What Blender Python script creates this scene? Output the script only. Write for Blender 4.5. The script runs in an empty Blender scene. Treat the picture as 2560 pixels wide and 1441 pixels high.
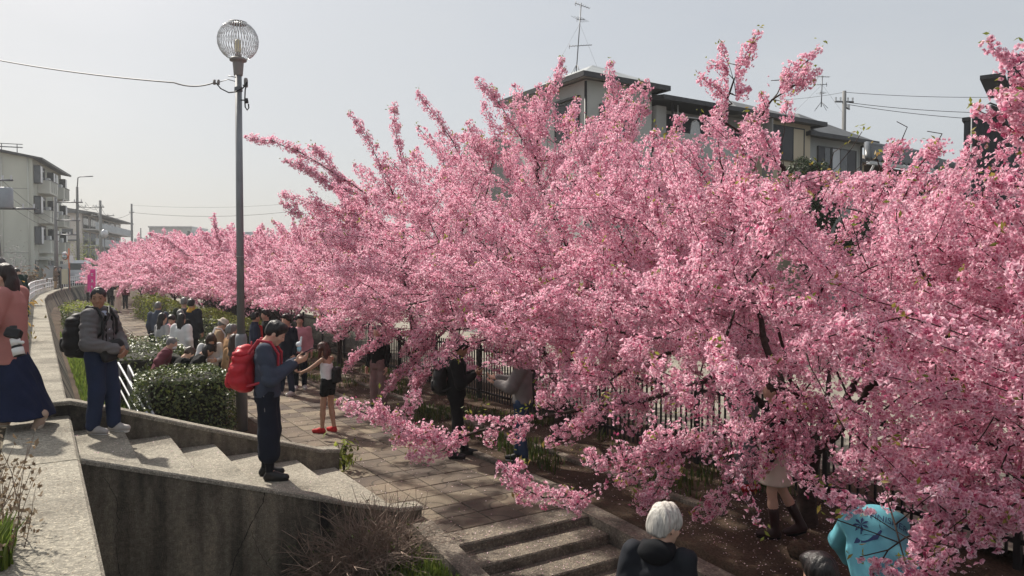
import bpy, bmesh, math, random
import numpy as np
from mathutils import Vector, Matrix, noise

R = math.radians
scene = bpy.context.scene
COL = scene.collection

# ------------------------------------------------------------------ camera
EYE = 1.62
PITCH = math.atan(52.5 / 1850.0)
cam_d = bpy.data.cameras.new("camera")
cam_d.sensor_width = 36.0
cam_d.lens = 36.0 * 1850.0 / 2560.0
cam_d.clip_start = 0.05
cam_d.clip_end = 2000.0
cam = bpy.data.objects.new("camera", cam_d)
cam.location = (0, 0, EYE)
cam.rotation_euler = (R(90) - PITCH, 0, 0)
COL.objects.link(cam)
scene.camera = cam

# ------------------------------------------------------------------ daylight
SUN_AZ = -46.0      # degrees from +Y, negative = towards -X (ahead and to the left)
SUN_EL = 46.0
world = bpy.data.worlds.new("World")
scene.world = world
world.use_nodes = True
wn = world.node_tree.nodes
wl = world.node_tree.links
wn.clear()
w_out = wn.new("ShaderNodeOutputWorld")
w_bg = wn.new("ShaderNodeBackground")
w_sky = wn.new("ShaderNodeTexSky")
w_sky.sky_type = 'NISHITA'
w_sky.sun_disc = False
w_sky.sun_elevation = R(SUN_EL)
w_sky.sun_rotation = R(SUN_AZ)
w_sky.altitude = 0
w_sky.air_density = 1.0
w_sky.dust_density = 4.0
w_sky.ozone_density = 1.0
w_mix = wn.new("ShaderNodeMix")
w_mix.data_type = 'RGBA'
w_mix.inputs[0].default_value = 0.66          # thin, even cloud veil over the whole sky
w_mix.inputs[7].default_value = (6.25, 6.45, 6.6, 1)
wl.new(w_sky.outputs[0], w_mix.inputs[6])
w_tc = wn.new("ShaderNodeTexCoord")                # faint unevenness of the cloud veil
w_map = wn.new("ShaderNodeMapping")
w_map.inputs['Scale'].default_value = (1.0, 1.0, 2.6)
w_noise = wn.new("ShaderNodeTexNoise")
w_noise.inputs['Scale'].default_value = 1.7
w_noise.inputs['Detail'].default_value = 6.0
w_noise.inputs['Roughness'].default_value = 0.55
w_rng = wn.new("ShaderNodeMapRange")
w_rng.inputs[1].default_value = 0.3
w_rng.inputs[2].default_value = 0.7
w_rng.inputs[3].default_value = 0.56
w_rng.inputs[4].default_value = 0.78
wl.new(w_tc.outputs['Generated'], w_map.inputs[0])
wl.new(w_map.outputs[0], w_noise.inputs[0])
wl.new(w_noise.outputs[0], w_rng.inputs[0])
wl.new(w_rng.outputs[0], w_mix.inputs[0])
wl.new(w_mix.outputs[2], w_bg.inputs[0])
w_bg.inputs[1].default_value = 0.078
wl.new(w_bg.outputs[0], w_out.inputs[0])

sun_d = bpy.data.lights.new("sun", 'SUN')
sun_d.energy = 4.6
sun_d.angle = R(1.6)
sun_d.color = (1.0, 0.93, 0.83)
sun = bpy.data.objects.new("sun", sun_d)
sdir = Vector((math.sin(R(SUN_AZ)) * math.cos(R(SUN_EL)), math.cos(R(SUN_AZ)) * math.cos(R(SUN_EL)), math.sin(R(SUN_EL))))
sun.rotation_euler = sdir.to_track_quat('Z', 'Y').to_euler()
sun.location = (-20, 20, 30)
COL.objects.link(sun)

scene.view_settings.view_transform = 'Standard'
scene.view_settings.look = 'None'
scene.view_settings.gamma = 1.0
scene.view_settings.use_curve_mapping = False
scene.view_settings.exposure = 0.49
scene.render.engine = 'CYCLES'
scene.cycles.max_bounces = 7
scene.cycles.diffuse_bounces = 3
scene.cycles.transparent_max_bounces = 8
scene.cycles.use_denoising = True

# ------------------------------------------------------------------ places
CP, SP = math.cos(PITCH), math.sin(PITCH)


def P(px, py, Y):
    """World point at distance Y ahead that the photograph shows at (px, py)."""
    dx = (px - 1280.0) / 1850.0
    dy = -(py - 720.5) / 1850.0
    vy = CP + dy * SP
    vz = -SP + dy * CP
    t = Y / vy
    return Vector((dx * t, Y, EYE + vz * t))


def UA(u, a, z=0.0):
    """The park's own grid: a runs along the path away from the camera, u across it to the right."""
    return Vector((0.842 * u - 0.54 * a, 0.54 * u + 0.842 * a, z))


def toUA(p):
    return (0.842 * p[0] + 0.54 * p[1], -0.54 * p[0] + 0.842 * p[1])


AX_U = Vector((0.842, 0.54, 0)).normalized()
AX_A = Vector((-0.54, 0.842, 0)).normalized()
ROT_UA = math.atan2(0.54, 0.842)
PATH_Z = -1.1

# ------------------------------------------------------------------ object helpers


def tag(o, label=None, cat=None, group=None, kind=None):
    if label: o['label'] = label
    if cat: o['category'] = cat
    if group: o['group'] = group
    if kind: o['kind'] = kind
    return o


def thing(name, label, cat, loc=(0, 0, 0), rotz=0.0, group=None):
    o = bpy.data.objects.new(name, None)
    o.location = loc
    o.rotation_euler = (0, 0, rotz)
    o.empty_display_size = 0.2
    COL.objects.link(o)
    return tag(o, label, cat, group)


def link(name, me, parent=None, loc=None, rot=None):
    o = bpy.data.objects.new(name, me)
    COL.objects.link(o)
    if parent is not None:
        o.parent = parent
    if loc is not None: o.location = loc
    if rot is not None: o.rotation_euler = rot
    return o


def children_of(o):
    return [c for c in bpy.data.objects if c.parent == o]


def copy_tree(o, parent=None, kids=None):
    c = o.copy()
    COL.objects.link(c)
    c.parent = parent
    for ch in (kids or {}).get(o.name, children_of(o)):
        copy_tree(ch, c)
    return c


def np_mesh(name, verts, faces_flat, sizes, smooth=False):
    """Mesh from numpy arrays: verts (n,3), flat loop indices, polygon sizes."""
    me = bpy.data.meshes.new(name)
    verts = np.asarray(verts, dtype=np.float32)
    faces_flat = np.asarray(faces_flat, dtype=np.int32)
    sizes = np.asarray(sizes, dtype=np.int32)
    me.vertices.add(len(verts))
    me.vertices.foreach_set("co", verts.ravel())
    me.loops.add(len(faces_flat))
    me.loops.foreach_set("vertex_index", faces_flat)
    me.polygons.add(len(sizes))
    starts = np.concatenate([[0], np.cumsum(sizes)[:-1]]).astype(np.int32)
    me.polygons.foreach_set("loop_start", starts)
    me.polygons.foreach_set("loop_total", sizes)
    if smooth:
        me.polygons.foreach_set("use_smooth", np.ones(len(sizes), dtype=bool))
    me.update(calc_edges=True)
    return me


class MB:
    """Collects boxes, tubes, prisms, lathes in a local frame and links them as one mesh."""

    def __init__(self, O=None, e1=None, e2=None):
        self.v, self.f, self.mi = [], [], []
        self.mats = []
        self.cur = 0
        self.O = Vector(O) if O is not None else Vector((0, 0, 0))
        self.e1 = Vector(e1) if e1 is not None else Vector((1, 0, 0))
        self.e2 = Vector(e2) if e2 is not None else Vector((0, 1, 0))

    def pt(self, p):
        return self.O + self.e1 * p[0] + self.e2 * p[1] + Vector((0, 0, p[2]))

    def mat(self, m):
        if m not in self.mats: self.mats.append(m)
        self.cur = self.mats.index(m)
        return self

    def add(self, vs, fs):
        b = len(self.v)
        self.v += [self.pt(p) for p in vs]
        self.f += [tuple(i + b for i in f) for f in fs]
        self.mi += [self.cur] * len(fs)
        return self

    def box(self, lo, hi):
        x0, y0, z0 = lo
        x1, y1, z1 = hi
        return self.add([(x0, y0, z0), (x1, y0, z0), (x1, y1, z0), (x0, y1, z0), (x0, y0, z1), (x1, y0, z1), (x1, y1, z1), (x0, y1, z1)],
                        [(0, 3, 2, 1), (4, 5, 6, 7), (0, 1, 5, 4), (1, 2, 6, 5), (2, 3, 7, 6), (3, 0, 4, 7)])

    def bbox(self, lo, hi, b=0.01):
        """Box with bevelled edges on top rim (chamfer)."""
        x0, y0, z0 = lo
        x1, y1, z1 = hi
        v = [(x0, y0, z0), (x1, y0, z0), (x1, y1, z0), (x0, y1, z0),
             (x0, y0, z1 - b), (x1, y0, z1 - b), (x1, y1, z1 - b), (x0, y1, z1 - b),
             (x0 + b, y0 + b, z1), (x1 - b, y0 + b, z1), (x1 - b, y1 - b, z1), (x0 + b, y1 - b, z1)]
        f = [(0, 3, 2, 1), (8, 9, 10, 11)]
        for i in range(4):
            j = (i + 1) % 4
            f.append((i, j, 4 + j, 4 + i))
            f.append((4 + i, 4 + j, 8 + j, 8 + i))
        return self.add(v, f)

    def tube(self, pts, radii, n=6, caps=True):
        pts = [Vector(p) for p in pts]
        if not hasattr(radii, '__len__'): radii = [radii] * len(pts)
        vs, fs = [], []
        prev = None
        for i, p in enumerate(pts):
            d = (pts[min(i + 1, len(pts) - 1)] - pts[max(i - 1, 0)])
            if d.length < 1e-9: d = Vector((0, 0, 1))
            d.normalize()
            if prev is None:
                s = d.cross(Vector((0, 0, 1)))
                if s.length < 1e-3: s = d.cross(Vector((0, 1, 0)))
            else:
                s = prev - d * prev.dot(d)
                if s.length < 1e-4: s = d.cross(Vector((0, 0, 1)))
                if s.length < 1e-4: s = d.cross(Vector((0, 1, 0)))
            s.normalize()
            prev = s
            t = d.cross(s)
            for k in range(n):
                an = 2 * math.pi * k / n
                vs.append(p + s * (math.cos(an) * radii[i]) + t * (math.sin(an) * radii[i]))
        for i in range(len(pts) - 1):
            for k in range(n):
                k2 = (k + 1) % n
                fs.append((i * n + k, i * n + k2, (i + 1) * n + k2, (i + 1) * n + k))
        if caps:
            fs.append(tuple(range(n))[::-1])
            fs.append(tuple(range((len(pts) - 1) * n, len(pts) * n)))
        return self.add(vs, fs)

    def lathe(self, prof, c=(0, 0, 0), n=16):
        vs, fs = [], []
        for (r, z) in prof:
            for k in range(n):
                an = 2 * math.pi * k / n
                vs.append((c[0] + r * math.cos(an), c[1] + r * math.sin(an), c[2] + z))
        for i in range(len(prof) - 1):
            for k in range(n):
                k2 = (k + 1) % n
                fs.append((i * n + k, i * n + k2, (i + 1) * n + k2, (i + 1) * n + k))
        fs.append(tuple(range(n))[::-1])
        fs.append(tuple(range((len(prof) - 1) * n, len(prof) * n)))
        return self.add(vs, fs)

    def prism(self, poly, z0, z1):
        n = len(poly)
        zt = z1 if hasattr(z1, '__len__') else [z1] * n
        zb = z0 if hasattr(z0, '__len__') else [z0] * n
        vs = [(p[0], p[1], zb[i]) for i, p in enumerate(poly)] + [(p[0], p[1], zt[i]) for i, p in enumerate(poly)]
        fs = [tuple(range(n))[::-1], tuple(range(n, 2 * n))]
        for i in range(n):
            j = (i + 1) % n
            fs.append((i, j, n + j, n + i))
        return self.add(vs, fs)

    def quad(self, a, b, c, d):
        return self.add([a, b, c, d], [(0, 1, 2, 3)])

    def mesh(self, name, m=None, smooth=False):
        me = bpy.data.meshes.new(name)
        me.from_pydata([tuple(p) for p in self.v], [], self.f)
        if m is not None:
            me.materials.append(m)
        else:
            for k in self.mats: me.materials.append(k)
            me.polygons.foreach_set("material_index", self.mi)
        if smooth:
            me.polygons.foreach_set("use_smooth", np.ones(len(self.f), dtype=bool))
        me.update()
        return me

    def build(self, name, m=None, parent=None, smooth=False, fix=True):
        me = self.mesh(name, m, smooth)
        if fix:
            bm = bmesh.new()
            bm.from_mesh(me)
            bmesh.ops.recalc_face_normals(bm, faces=bm.faces)
            bm.to_mesh(me)
            bm.free()
        return link(name, me, parent)


def struct(o):
    o['kind'] = 'structure'
    return o


# ------------------------------------------------------------------ materials
_MATS = {}


def new_mat(name):
    m = bpy.data.materials.new(name)
    m.use_nodes = True
    nt = m.node_tree
    nt.nodes.clear()
    out = nt.nodes.new("ShaderNodeOutputMaterial")
    b = nt.nodes.new("ShaderNodeBsdfPrincipled")
    nt.links.new(b.outputs[0], out.inputs[0])
    return m, nt, b, out


def N(nt, typ, **kw):
    n = nt.nodes.new(typ)
    for k, v in kw.items(): setattr(n, k, v)
    return n


def ramp(nt, stops):
    r = nt.nodes.new("ShaderNodeValToRGB")
    e = r.color_ramp.elements
    while len(e) > 1: e.remove(e[0])
    for i, (p, c) in enumerate(stops):
        x = e[0] if i == 0 else e.new(p)
        x.position = p
        x.color = (c[0], c[1], c[2], 1)
    return r


def M(name, col, rough=0.75, var=0.18, scale=6.0, bump=0.15, bscale=90.0, metal=0.0, spec=0.4, coat=0.0, trans=0.0, stretch=None):
    """General weathered surface: colour varied by two noises, fine bump."""
    if name in _MATS: return _MATS[name]
    m, nt, b, out = new_mat(name)
    tc = N(nt, "ShaderNodeTexCoord")
    mp = N(nt, "ShaderNodeMapping")
    if stretch: mp.inputs['Scale'].default_value = stretch
    nt.links.new(tc.outputs['Object'], mp.inputs[0])
    n1 = N(nt, "ShaderNodeTexNoise")
    n1.inputs['Scale'].default_value = scale
    n1.inputs['Detail'].default_value = 5
    nt.links.new(mp.outputs[0], n1.inputs[0])
    lo = [c * (1 - var) for c in col]
    hi = [min(1, c * (1 + var)) for c in col]
    rp = ramp(nt, [(0.3, lo), (0.7, hi)])
    nt.links.new(n1.outputs[0], rp.inputs[0])
    nt.links.new(rp.outputs[0], b.inputs['Base Color'])
    b.inputs['Roughness'].default_value = rough
    b.inputs['Metallic'].default_value = metal
    b.inputs['Specular IOR Level'].default_value = spec
    b.inputs['Coat Weight'].default_value = coat
    if trans: b.inputs['Transmission Weight'].default_value = trans
    if bump:
        n2 = N(nt, "ShaderNodeTexNoise")
        n2.inputs['Scale'].default_value = bscale
        n2.inputs['Detail'].default_value = 4
        nt.links.new(mp.outputs[0], n2.inputs[0])
        bp = N(nt, "ShaderNodeBump")
        bp.inputs['Strength'].default_value = bump
        bp.inputs['Distance'].default_value = 0.01
        nt.links.new(n2.outputs[0], bp.inputs['Height'])
        nt.links.new(bp.outputs[0], b.inputs['Normal'])
    _MATS[name] = m
    return m


def concrete(name, base, dark, speck=0.5, stain=0.5, bump=0.5, stretch=(1, 1, 0.35), vs=70, nsc=1.7, streak=0.0):
    """Exposed-aggregate or weathered concrete: patches, streaks, pale and dark stones, pitted bump."""
    if name in _MATS: return _MATS[name]
    m, nt, b, out = new_mat(name)
    tc = N(nt, "ShaderNodeTexCoord")
    mp = N(nt, "ShaderNodeMapping")
    mp.inputs['Scale'].default_value = stretch
    nt.links.new(tc.outputs['Object'], mp.inputs[0])
    n1 = N(nt, "ShaderNodeTexNoise")
    n1.inputs['Scale'].default_value = nsc
    n1.inputs['Detail'].default_value = 9
    n1.inputs['Roughness'].default_value = 0.62
    nt.links.new(mp.outputs[0], n1.inputs[0])
    s = stain
    mid = [(a * 0.45 + b * 0.55) for a, b in zip(dark, base)]
    rp = ramp(nt, [(0.30 + 0.14 * s, dark), (0.36 + 0.15 * s, mid), (0.46 + 0.16 * s, base), (0.8, [min(1, c * 1.25) for c in base])])
    nt.links.new(n1.outputs[0], rp.inputs[0])
    if streak:
        mp2 = N(nt, "ShaderNodeMapping")
        mp2.inputs['Scale'].default_value = (1, 1, 0.07)
        nt.links.new(tc.outputs['Object'], mp2.inputs[0])
        n4 = N(nt, "ShaderNodeTexNoise")
        n4.inputs['Scale'].default_value = 7.0
        n4.inputs['Detail'].default_value = 5
        nt.links.new(mp2.outputs[0], n4.inputs[0])
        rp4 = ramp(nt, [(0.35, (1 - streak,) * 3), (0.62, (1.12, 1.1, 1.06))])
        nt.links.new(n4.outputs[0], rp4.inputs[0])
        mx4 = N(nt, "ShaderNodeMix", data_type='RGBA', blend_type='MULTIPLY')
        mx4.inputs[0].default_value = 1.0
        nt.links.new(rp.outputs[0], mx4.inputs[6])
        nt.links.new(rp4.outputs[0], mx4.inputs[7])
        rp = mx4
    vo = N(nt, "ShaderNodeTexVoronoi")
    vo.inputs['Scale'].default_value = vs
    nt.links.new(tc.outputs['Object'], vo.inputs[0])
    bw = N(nt, "ShaderNodeRGBToBW")
    nt.links.new(vo.outputs['Color'], bw.inputs[0])
    rp2 = ramp(nt, [(0.25, (0.55, 0.55, 0.55)), (0.5, (1, 1, 1)), (0.75, (1.0, 1.0, 1.0)), (0.82, (1.9, 1.85, 1.75))])
    nt.links.new(bw.outputs[0], rp2.inputs[0])
    mx = N(nt, "ShaderNodeMix", data_type='RGBA', blend_type='MULTIPLY')
    mx.inputs[0].default_value = speck
    nt.links.new(rp.outputs[2] if streak else rp.outputs[0], mx.inputs[6])
    nt.links.new(rp2.outputs[0], mx.inputs[7])
    n3 = N(nt, "ShaderNodeTexNoise")
    n3.inputs['Scale'].default_value = 26
    n3.inputs['Detail'].default_value = 6
    nt.links.new(tc.outputs['Object'], n3.inputs[0])
    rp3 = ramp(nt, [(0.3, (0.62, 0.62, 0.62)), (0.65, (1.1, 1.1, 1.1))])
    nt.links.new(n3.outputs[0], rp3.inputs[0])
    mx2 = N(nt, "ShaderNodeMix", data_type='RGBA', blend_type='MULTIPLY')
    mx2.inputs[0].default_value = 0.8
    nt.links.new(mx.outputs[2], mx2.inputs[6])
    nt.links.new(rp3.outputs[0], mx2.inputs[7])
    nt.links.new(mx2.outputs[2], b.inputs['Base Color'])
    b.inputs['Roughness'].default_value = 0.9
    b.inputs['Specular IOR Level'].default_value = 0.25
    ad = N(nt, "ShaderNodeMath", operation='ADD')
    nt.links.new(vo.outputs['Distance'], ad.inputs[0])
    nt.links.new(n3.outputs[0], ad.inputs[1])
    bp = N(nt, "ShaderNodeBump")
    bp.inputs['Strength'].default_value = bump
    bp.inputs['Distance'].default_value = 0.012
    nt.links.new(ad.outputs[0], bp.inputs['Height'])
    nt.links.new(bp.outputs[0], b.inputs['Normal'])
    _MATS[name] = m
    return m


def leafy(name, c1, c2, c3=None, transl=0.35, rough=0.5, tcol=None, spec=0.4, pos=(0.0, 0.55, 1.0), ctr=None, bud=None):
    """Leaf or petal surface: colour differs from one leaf to the next, light shines through."""
    if name in _MATS: return _MATS[name]
    m, nt, b, out = new_mat(name)
    g = N(nt, "ShaderNodeNewGeometry")
    stops = [(pos[0], c1), (pos[1], c2)]
    if c3 is not None: stops.append((pos[2], c3))
    if bud is not None: stops = [(0.0, bud), (max(0.0, pos[0] - 0.03), bud)] + stops
    rp = ramp(nt, stops)
    nt.links.new(g.outputs['Random Per Island'], rp.inputs[0])
    colout = rp.outputs[0]
    if ctr is not None:
        at = N(nt, "ShaderNodeAttribute", attribute_name="heart")
        mx = N(nt, "ShaderNodeMix", data_type='RGBA')
        nt.links.new(at.outputs['Fac'], mx.inputs[0])
        nt.links.new(colout, mx.inputs[6])
        mx.inputs[7].default_value = (ctr[0], ctr[1], ctr[2], 1)
        colout = mx.outputs[2]
    nt.links.new(colout, b.inputs['Base Color'])
    b.inputs['Roughness'].default_value = rough
    b.inputs['Specular IOR Level'].default_value = spec
    tr = N(nt, "ShaderNodeBsdfTranslucent")
    if tcol is None:
        nt.links.new(colout, tr.inputs[0])
    else:
        mt = N(nt, "ShaderNodeMix", data_type='RGBA', blend_type='MULTIPLY')
        mt.inputs[0].default_value = 1.0
        nt.links.new(colout, mt.inputs[6])
        mt.inputs[7].default_value = (tcol[0], tcol[1], tcol[2], 1)
        nt.links.new(mt.outputs[2], tr.inputs[0])
    ms = N(nt, "ShaderNodeMixShader")
    ms.inputs[0].default_value = transl
    nt.links.new(b.outputs[0], ms.inputs[1])
    nt.links.new(tr.outputs[0], ms.inputs[2])
    nt.links.new(ms.outputs[0], out.inputs[0])
    _MATS[name] = m
    return m


def leaf_cloud(centers, normals, size, aspect=0.5, seed=0, jitter=0.6, tri=False, spread=None):
    """Arrays for many leaf-sized kites (2 triangles folded along the rib)."""
    rng = np.random.default_rng(seed)
    n = len(centers)
    nrm = np.asarray(normals, float) + rng.normal(0, jitter, (n, 3))
    nrm /= np.linalg.norm(nrm, axis=1, keepdims=True) + 1e-9
    t = rng.normal(0, 1, (n, 3))
    t -= nrm * np.sum(t * nrm, axis=1, keepdims=True)
    t /= np.linalg.norm(t, axis=1, keepdims=True) + 1e-9
    s = np.cross(nrm, t)
    L = (np.asarray(size) * rng.uniform(0.7, 1.3, n))[:, None]
    c = np.asarray(centers, float)
    v0 = c - t * L * 0.5
    v1 = c + s * L * aspect * 0.5 + nrm * L * 0.08
    v2 = c + t * L * 0.5
    v3 = c - s * L * aspect * 0.5 + nrm * L * 0.08
    V = np.stack([v0, v1, v2, v3], axis=1).reshape(-1, 3)
    base = (np.arange(n) * 4)[:, None]
    F = (base + np.array([[0, 1, 2, 0, 2, 3]])).ravel()
    return V, F, np.full(2 * n, 3)
# ================================================================== ground, path, walls, stairs
m_dirt = None


def dirt_material():
    m, nt, b, out = new_mat("dirt")
    tc = N(nt, "ShaderNodeTexCoord")
    n1 = N(nt, "ShaderNodeTexNoise"); n1.inputs['Scale'].default_value = 0.9; n1.inputs['Detail'].default_value = 8
    nt.links.new(tc.outputs['Object'], n1.inputs[0])
    r1 = ramp(nt, [(0.32, (0.045, 0.031, 0.022)), (0.55, (0.085, 0.06, 0.042)), (0.75, (0.12, 0.09, 0.062))])
    nt.links.new(n1.outputs[0], r1.inputs[0])
    n2 = N(nt, "ShaderNodeTexNoise"); n2.inputs['Scale'].default_value = 45; n2.inputs['Detail'].default_value = 6
    nt.links.new(tc.outputs['Object'], n2.inputs[0])
    r2 = ramp(nt, [(0.3, (0.5, 0.5, 0.5)), (0.7, (1.35, 1.3, 1.25))])
    nt.links.new(n2.outputs[0], r2.inputs[0])
    mx = N(nt, "ShaderNodeMix", data_type='RGBA', blend_type='MULTIPLY'); mx.inputs[0].default_value = 0.9
    nt.links.new(r1.outputs[0], mx.inputs[6]); nt.links.new(r2.outputs[0], mx.inputs[7])
    nt.links.new(mx.outputs[2], b.inputs['Base Color'])
    b.inputs['Roughness'].default_value = 0.95
    b.inputs['Specular IOR Level'].default_value = 0.15
    bp = N(nt, "ShaderNodeBump"); bp.inputs['Strength'].default_value = 0.8; bp.inputs['Distance'].default_value = 0.03
    nt.links.new(n2.outputs[0], bp.inputs['Height']); nt.links.new(bp.outputs[0], b.inputs['Normal'])
    return m


def tile_material():
    """Clay paver: tone changes from one tile to the next, a pressed quarter-circle groove, worn sandy patches."""
    m, nt, b, out = new_mat("paving tile")
    oi = N(nt, "ShaderNodeObjectInfo")
    geo = N(nt, "ShaderNodeNewGeometry")
    add = N(nt, "ShaderNodeMath", operation='ADD')
    nt.links.new(oi.outputs['Random'], add.inputs[0])
    nt.links.new(geo.outputs['Random Per Island'], add.inputs[1])
    fr = N(nt, "ShaderNodeMath", operation='FRACT')
    nt.links.new(add.outputs[0], fr.inputs[0])
    r1 = ramp(nt, [(0.0, (0.084, 0.066, 0.054)), (0.45, (0.115, 0.092, 0.070)), (0.7, (0.16, 0.13, 0.095)), (1.0, (0.205, 0.172, 0.122))])
    nt.links.new(fr.outputs[0], r1.inputs[0])
    n1 = N(nt, "ShaderNodeTexNoise"); n1.inputs['Scale'].default_value = 1.1; n1.inputs['Detail'].default_value = 7
    nt.links.new(geo.outputs['Position'], n1.inputs[0])
    rw = ramp(nt, [(0.47, (0, 0, 0)), (0.72, (0.5, 0.5, 0.5))])
    nt.links.new(n1.outputs[0], rw.inputs[0])
    mx = N(nt, "ShaderNodeMix", data_type='RGBA')
    nt.links.new(rw.outputs[0], mx.inputs[0]); nt.links.new(r1.outputs[0], mx.inputs[6])
    mx.inputs[7].default_value = (0.30, 0.235, 0.165, 1)
    n2 = N(nt, "ShaderNodeTexNoise"); n2.inputs['Scale'].default_value = 60; n2.inputs['Detail'].default_value = 5
    nt.links.new(geo.outputs['Position'], n2.inputs[0])
    r2 = ramp(nt, [(0.3, (0.72, 0.72, 0.72)), (0.7, (1.2, 1.2, 1.2))])
    nt.links.new(n2.outputs[0], r2.inputs[0])
    m2 = N(nt, "ShaderNodeMix", data_type='RGBA', blend_type='MULTIPLY'); m2.inputs[0].default_value = 0.8
    nt.links.new(mx.outputs[2], m2.inputs[6]); nt.links.new(r2.outputs[0], m2.inputs[7])
    # groove
    at = N(nt, "ShaderNodeAttribute", attribute_name="tile_uv")
    sub = N(nt, "ShaderNodeVectorMath", operation='LENGTH')
    nt.links.new(at.outputs['Vector'], sub.inputs[0])
    d1 = N(nt, "ShaderNodeMath", operation='SUBTRACT'); d1.inputs[1].default_value = 0.52
    nt.links.new(sub.outputs['Value'], d1.inputs[0])
    d2 = N(nt, "ShaderNodeMath", operation='ABSOLUTE'); nt.links.new(d1.outputs[0], d2.inputs[0])
    rg = ramp(nt, [(0.02, (0.38, 0.38, 0.38)), (0.045, (1, 1, 1))])
    nt.links.new(d2.outputs[0], rg.inputs[0])
    m3 = N(nt, "ShaderNodeMix", data_type='RGBA', blend_type='MULTIPLY'); m3.inputs[0].default_value = 0.75
    nt.links.new(m2.outputs[2], m3.inputs[6]); nt.links.new(rg.outputs[0], m3.inputs[7])
    nt.links.new(m3.outputs[2], b.inputs['Base Color'])
    b.inputs['Roughness'].default_value = 0.85
    b.inputs['Specular IOR Level'].default_value = 0.25
    bp = N(nt, "ShaderNodeBump"); bp.inputs['Strength'].default_value = 0.35; bp.inputs['Distance'].default_value = 0.01
    nt.links.new(n2.outputs[0], bp.inputs['Height']); nt.links.new(bp.outputs[0], b.inputs['Normal'])
    return m


m_dirt = dirt_material()
m_tile = tile_material()
m_conc = concrete("old concrete", (0.33, 0.305, 0.25), (0.20, 0.182, 0.148), speck=0.6, stain=0.55, bump=0.6, stretch=(1, 1, 1), vs=100, nsc=1.3)
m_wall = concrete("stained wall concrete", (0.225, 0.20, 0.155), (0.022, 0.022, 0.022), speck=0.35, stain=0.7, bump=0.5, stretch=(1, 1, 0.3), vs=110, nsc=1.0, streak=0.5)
m_kerb = concrete("kerb concrete", (0.21, 0.18, 0.145), (0.10, 0.085, 0.07), speck=0.5, stain=0.5, bump=0.6, stretch=(1, 1, 1))
m_step = concrete("lower step concrete", (0.20, 0.172, 0.135), (0.085, 0.07, 0.056), speck=0.6, stain=0.5, bump=0.7, stretch=(1, 1, 1))
m_asph = concrete("asphalt", (0.075, 0.075, 0.078), (0.045, 0.045, 0.047), speck=0.5, stain=0.4, bump=0.4, stretch=(1, 1, 1))
m_verge = concrete("dusty verge", (0.17, 0.14, 0.095), (0.075, 0.062, 0.04), speck=0.5, stain=0.6, bump=0.7, stretch=(1, 1, 1))
m_yard = concrete("pale yard surface", (0.28, 0.26, 0.215), (0.20, 0.188, 0.155), speck=0.4, stain=0.4, bump=0.3, stretch=(1, 1, 1))
m_crack = M("dark crack", (0.012, 0.011, 0.01), 0.95, 0.2, 10, 0)


def gz(u, a):
    """Height of the lower ground."""
    if a > 7.2:
        if u < 3.3:
            if a < 9.6: return -1.5
            z = np.interp(u, [0.0, 0.75, 1.25, 1.9, 3.3], [-0.74, -0.76, -0.95, -1.12, -1.13])
        elif u < 5.45:
            z = -1.14
        else:
            z = -1.09 + 0.03 * noise.noise(Vector((u * 1.3, a * 1.3, 0)))
    else:
        if u < 3.25:
            z = np.interp(u, [0, 2.0, 3.0, 3.25], [-1.62, -1.55, -1.32, -1.28]) - max(0, 6 - a) * 0.12
        elif u < 5.3:
            z = -1.1 - max(0, 6.67 - a) * 0.29 - 0.35
            z = max(z, -1.86)
        else:
            z = -1.10 - max(0, 5.0 - a) * 0.10 + 0.035 * noise.noise(Vector((u * 1.3, a * 1.3, 0)))
    return float(z)


us = sorted(set([round(x, 3) for x in np.arange(0, 9.01, 0.2)] + [3.29, 3.31, 5.28, 5.32, 5.44, 5.46] + [10, 12, 16, 22, 30, 45, 70, 110, 180]))
As = sorted(set([round(x, 3) for x in np.arange(-4, 22.01, 0.25)] + [7.19, 7.22, 9.58, 9.62] + list(range(23, 60, 2)) + [65, 75, 90, 120, 170, 260, 400] + [-30, -15, -8]))
gv = [UA(u, a, gz(u, a) if u < 9 else -1.2) for a in As for u in us]
nu = len(us)
gf = [(j * nu + i, j * nu + i + 1, (j + 1) * nu + i + 1, (j + 1) * nu + i) for j in range(len(As) - 1) for i in range(nu - 1)]
me = bpy.data.meshes.new("ground")
me.from_pydata([tuple(p) for p in gv], [], gf)
me.polygons.foreach_set("use_smooth", np.ones(len(gf), dtype=bool))
me.materials.append(m_dirt)
ground = struct(link("ground", me))

# the top edge of the retaining wall, in (u, a)
WALL = [(0.28, -6), (0.28, 7.21), (0.28, 9.32), (0.28, 30), (0.28, 44), (0.5, 51), (1.15, 60), (2.2, 69), (3.9, 78), (6.4, 87)]


def top_u(a):
    return float(np.interp(a, [w[1] for w in WALL], [w[0] for w in WALL]))


# upper ground, road
g = MB()
aa = [-30, -6, 7, 9, 20, 30, 44, 51, 60, 69, 78, 87, 120, 200, 420]
vs, fs = [], []
for a in aa:
    vs += [UA(-260, a, -0.03), UA(top_u(a) - 0.3, a, -0.03)]
fs = [(2 * i, 2 * i + 1, 2 * i + 3, 2 * i + 2) for i in range(len(aa) - 1)]
g.add(vs, fs)
struct(g.build("upper_ground", m_verge))
g = MB()
vs = []
for a in aa[:-2]:
    vs += [UA(top_u(a) - 8.2, a, -0.02), UA(top_u(a) - 1.5, a, -0.02)]
g.add(vs, [(2 * i, 2 * i + 1, 2 * i + 3, 2 * i + 2) for i in range(len(aa) - 3)])
struct(g.build("road", m_asph))
g = MB()
vs = []
for a in aa[:-2]:
    vs += [UA(top_u(a) - 8.35, a, -0.02), UA(top_u(a) - 8.2, a, -0.02), UA(top_u(a) - 8.2, a, 0.12), UA(top_u(a) - 8.35, a, 0.12)]
fs = []
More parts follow.
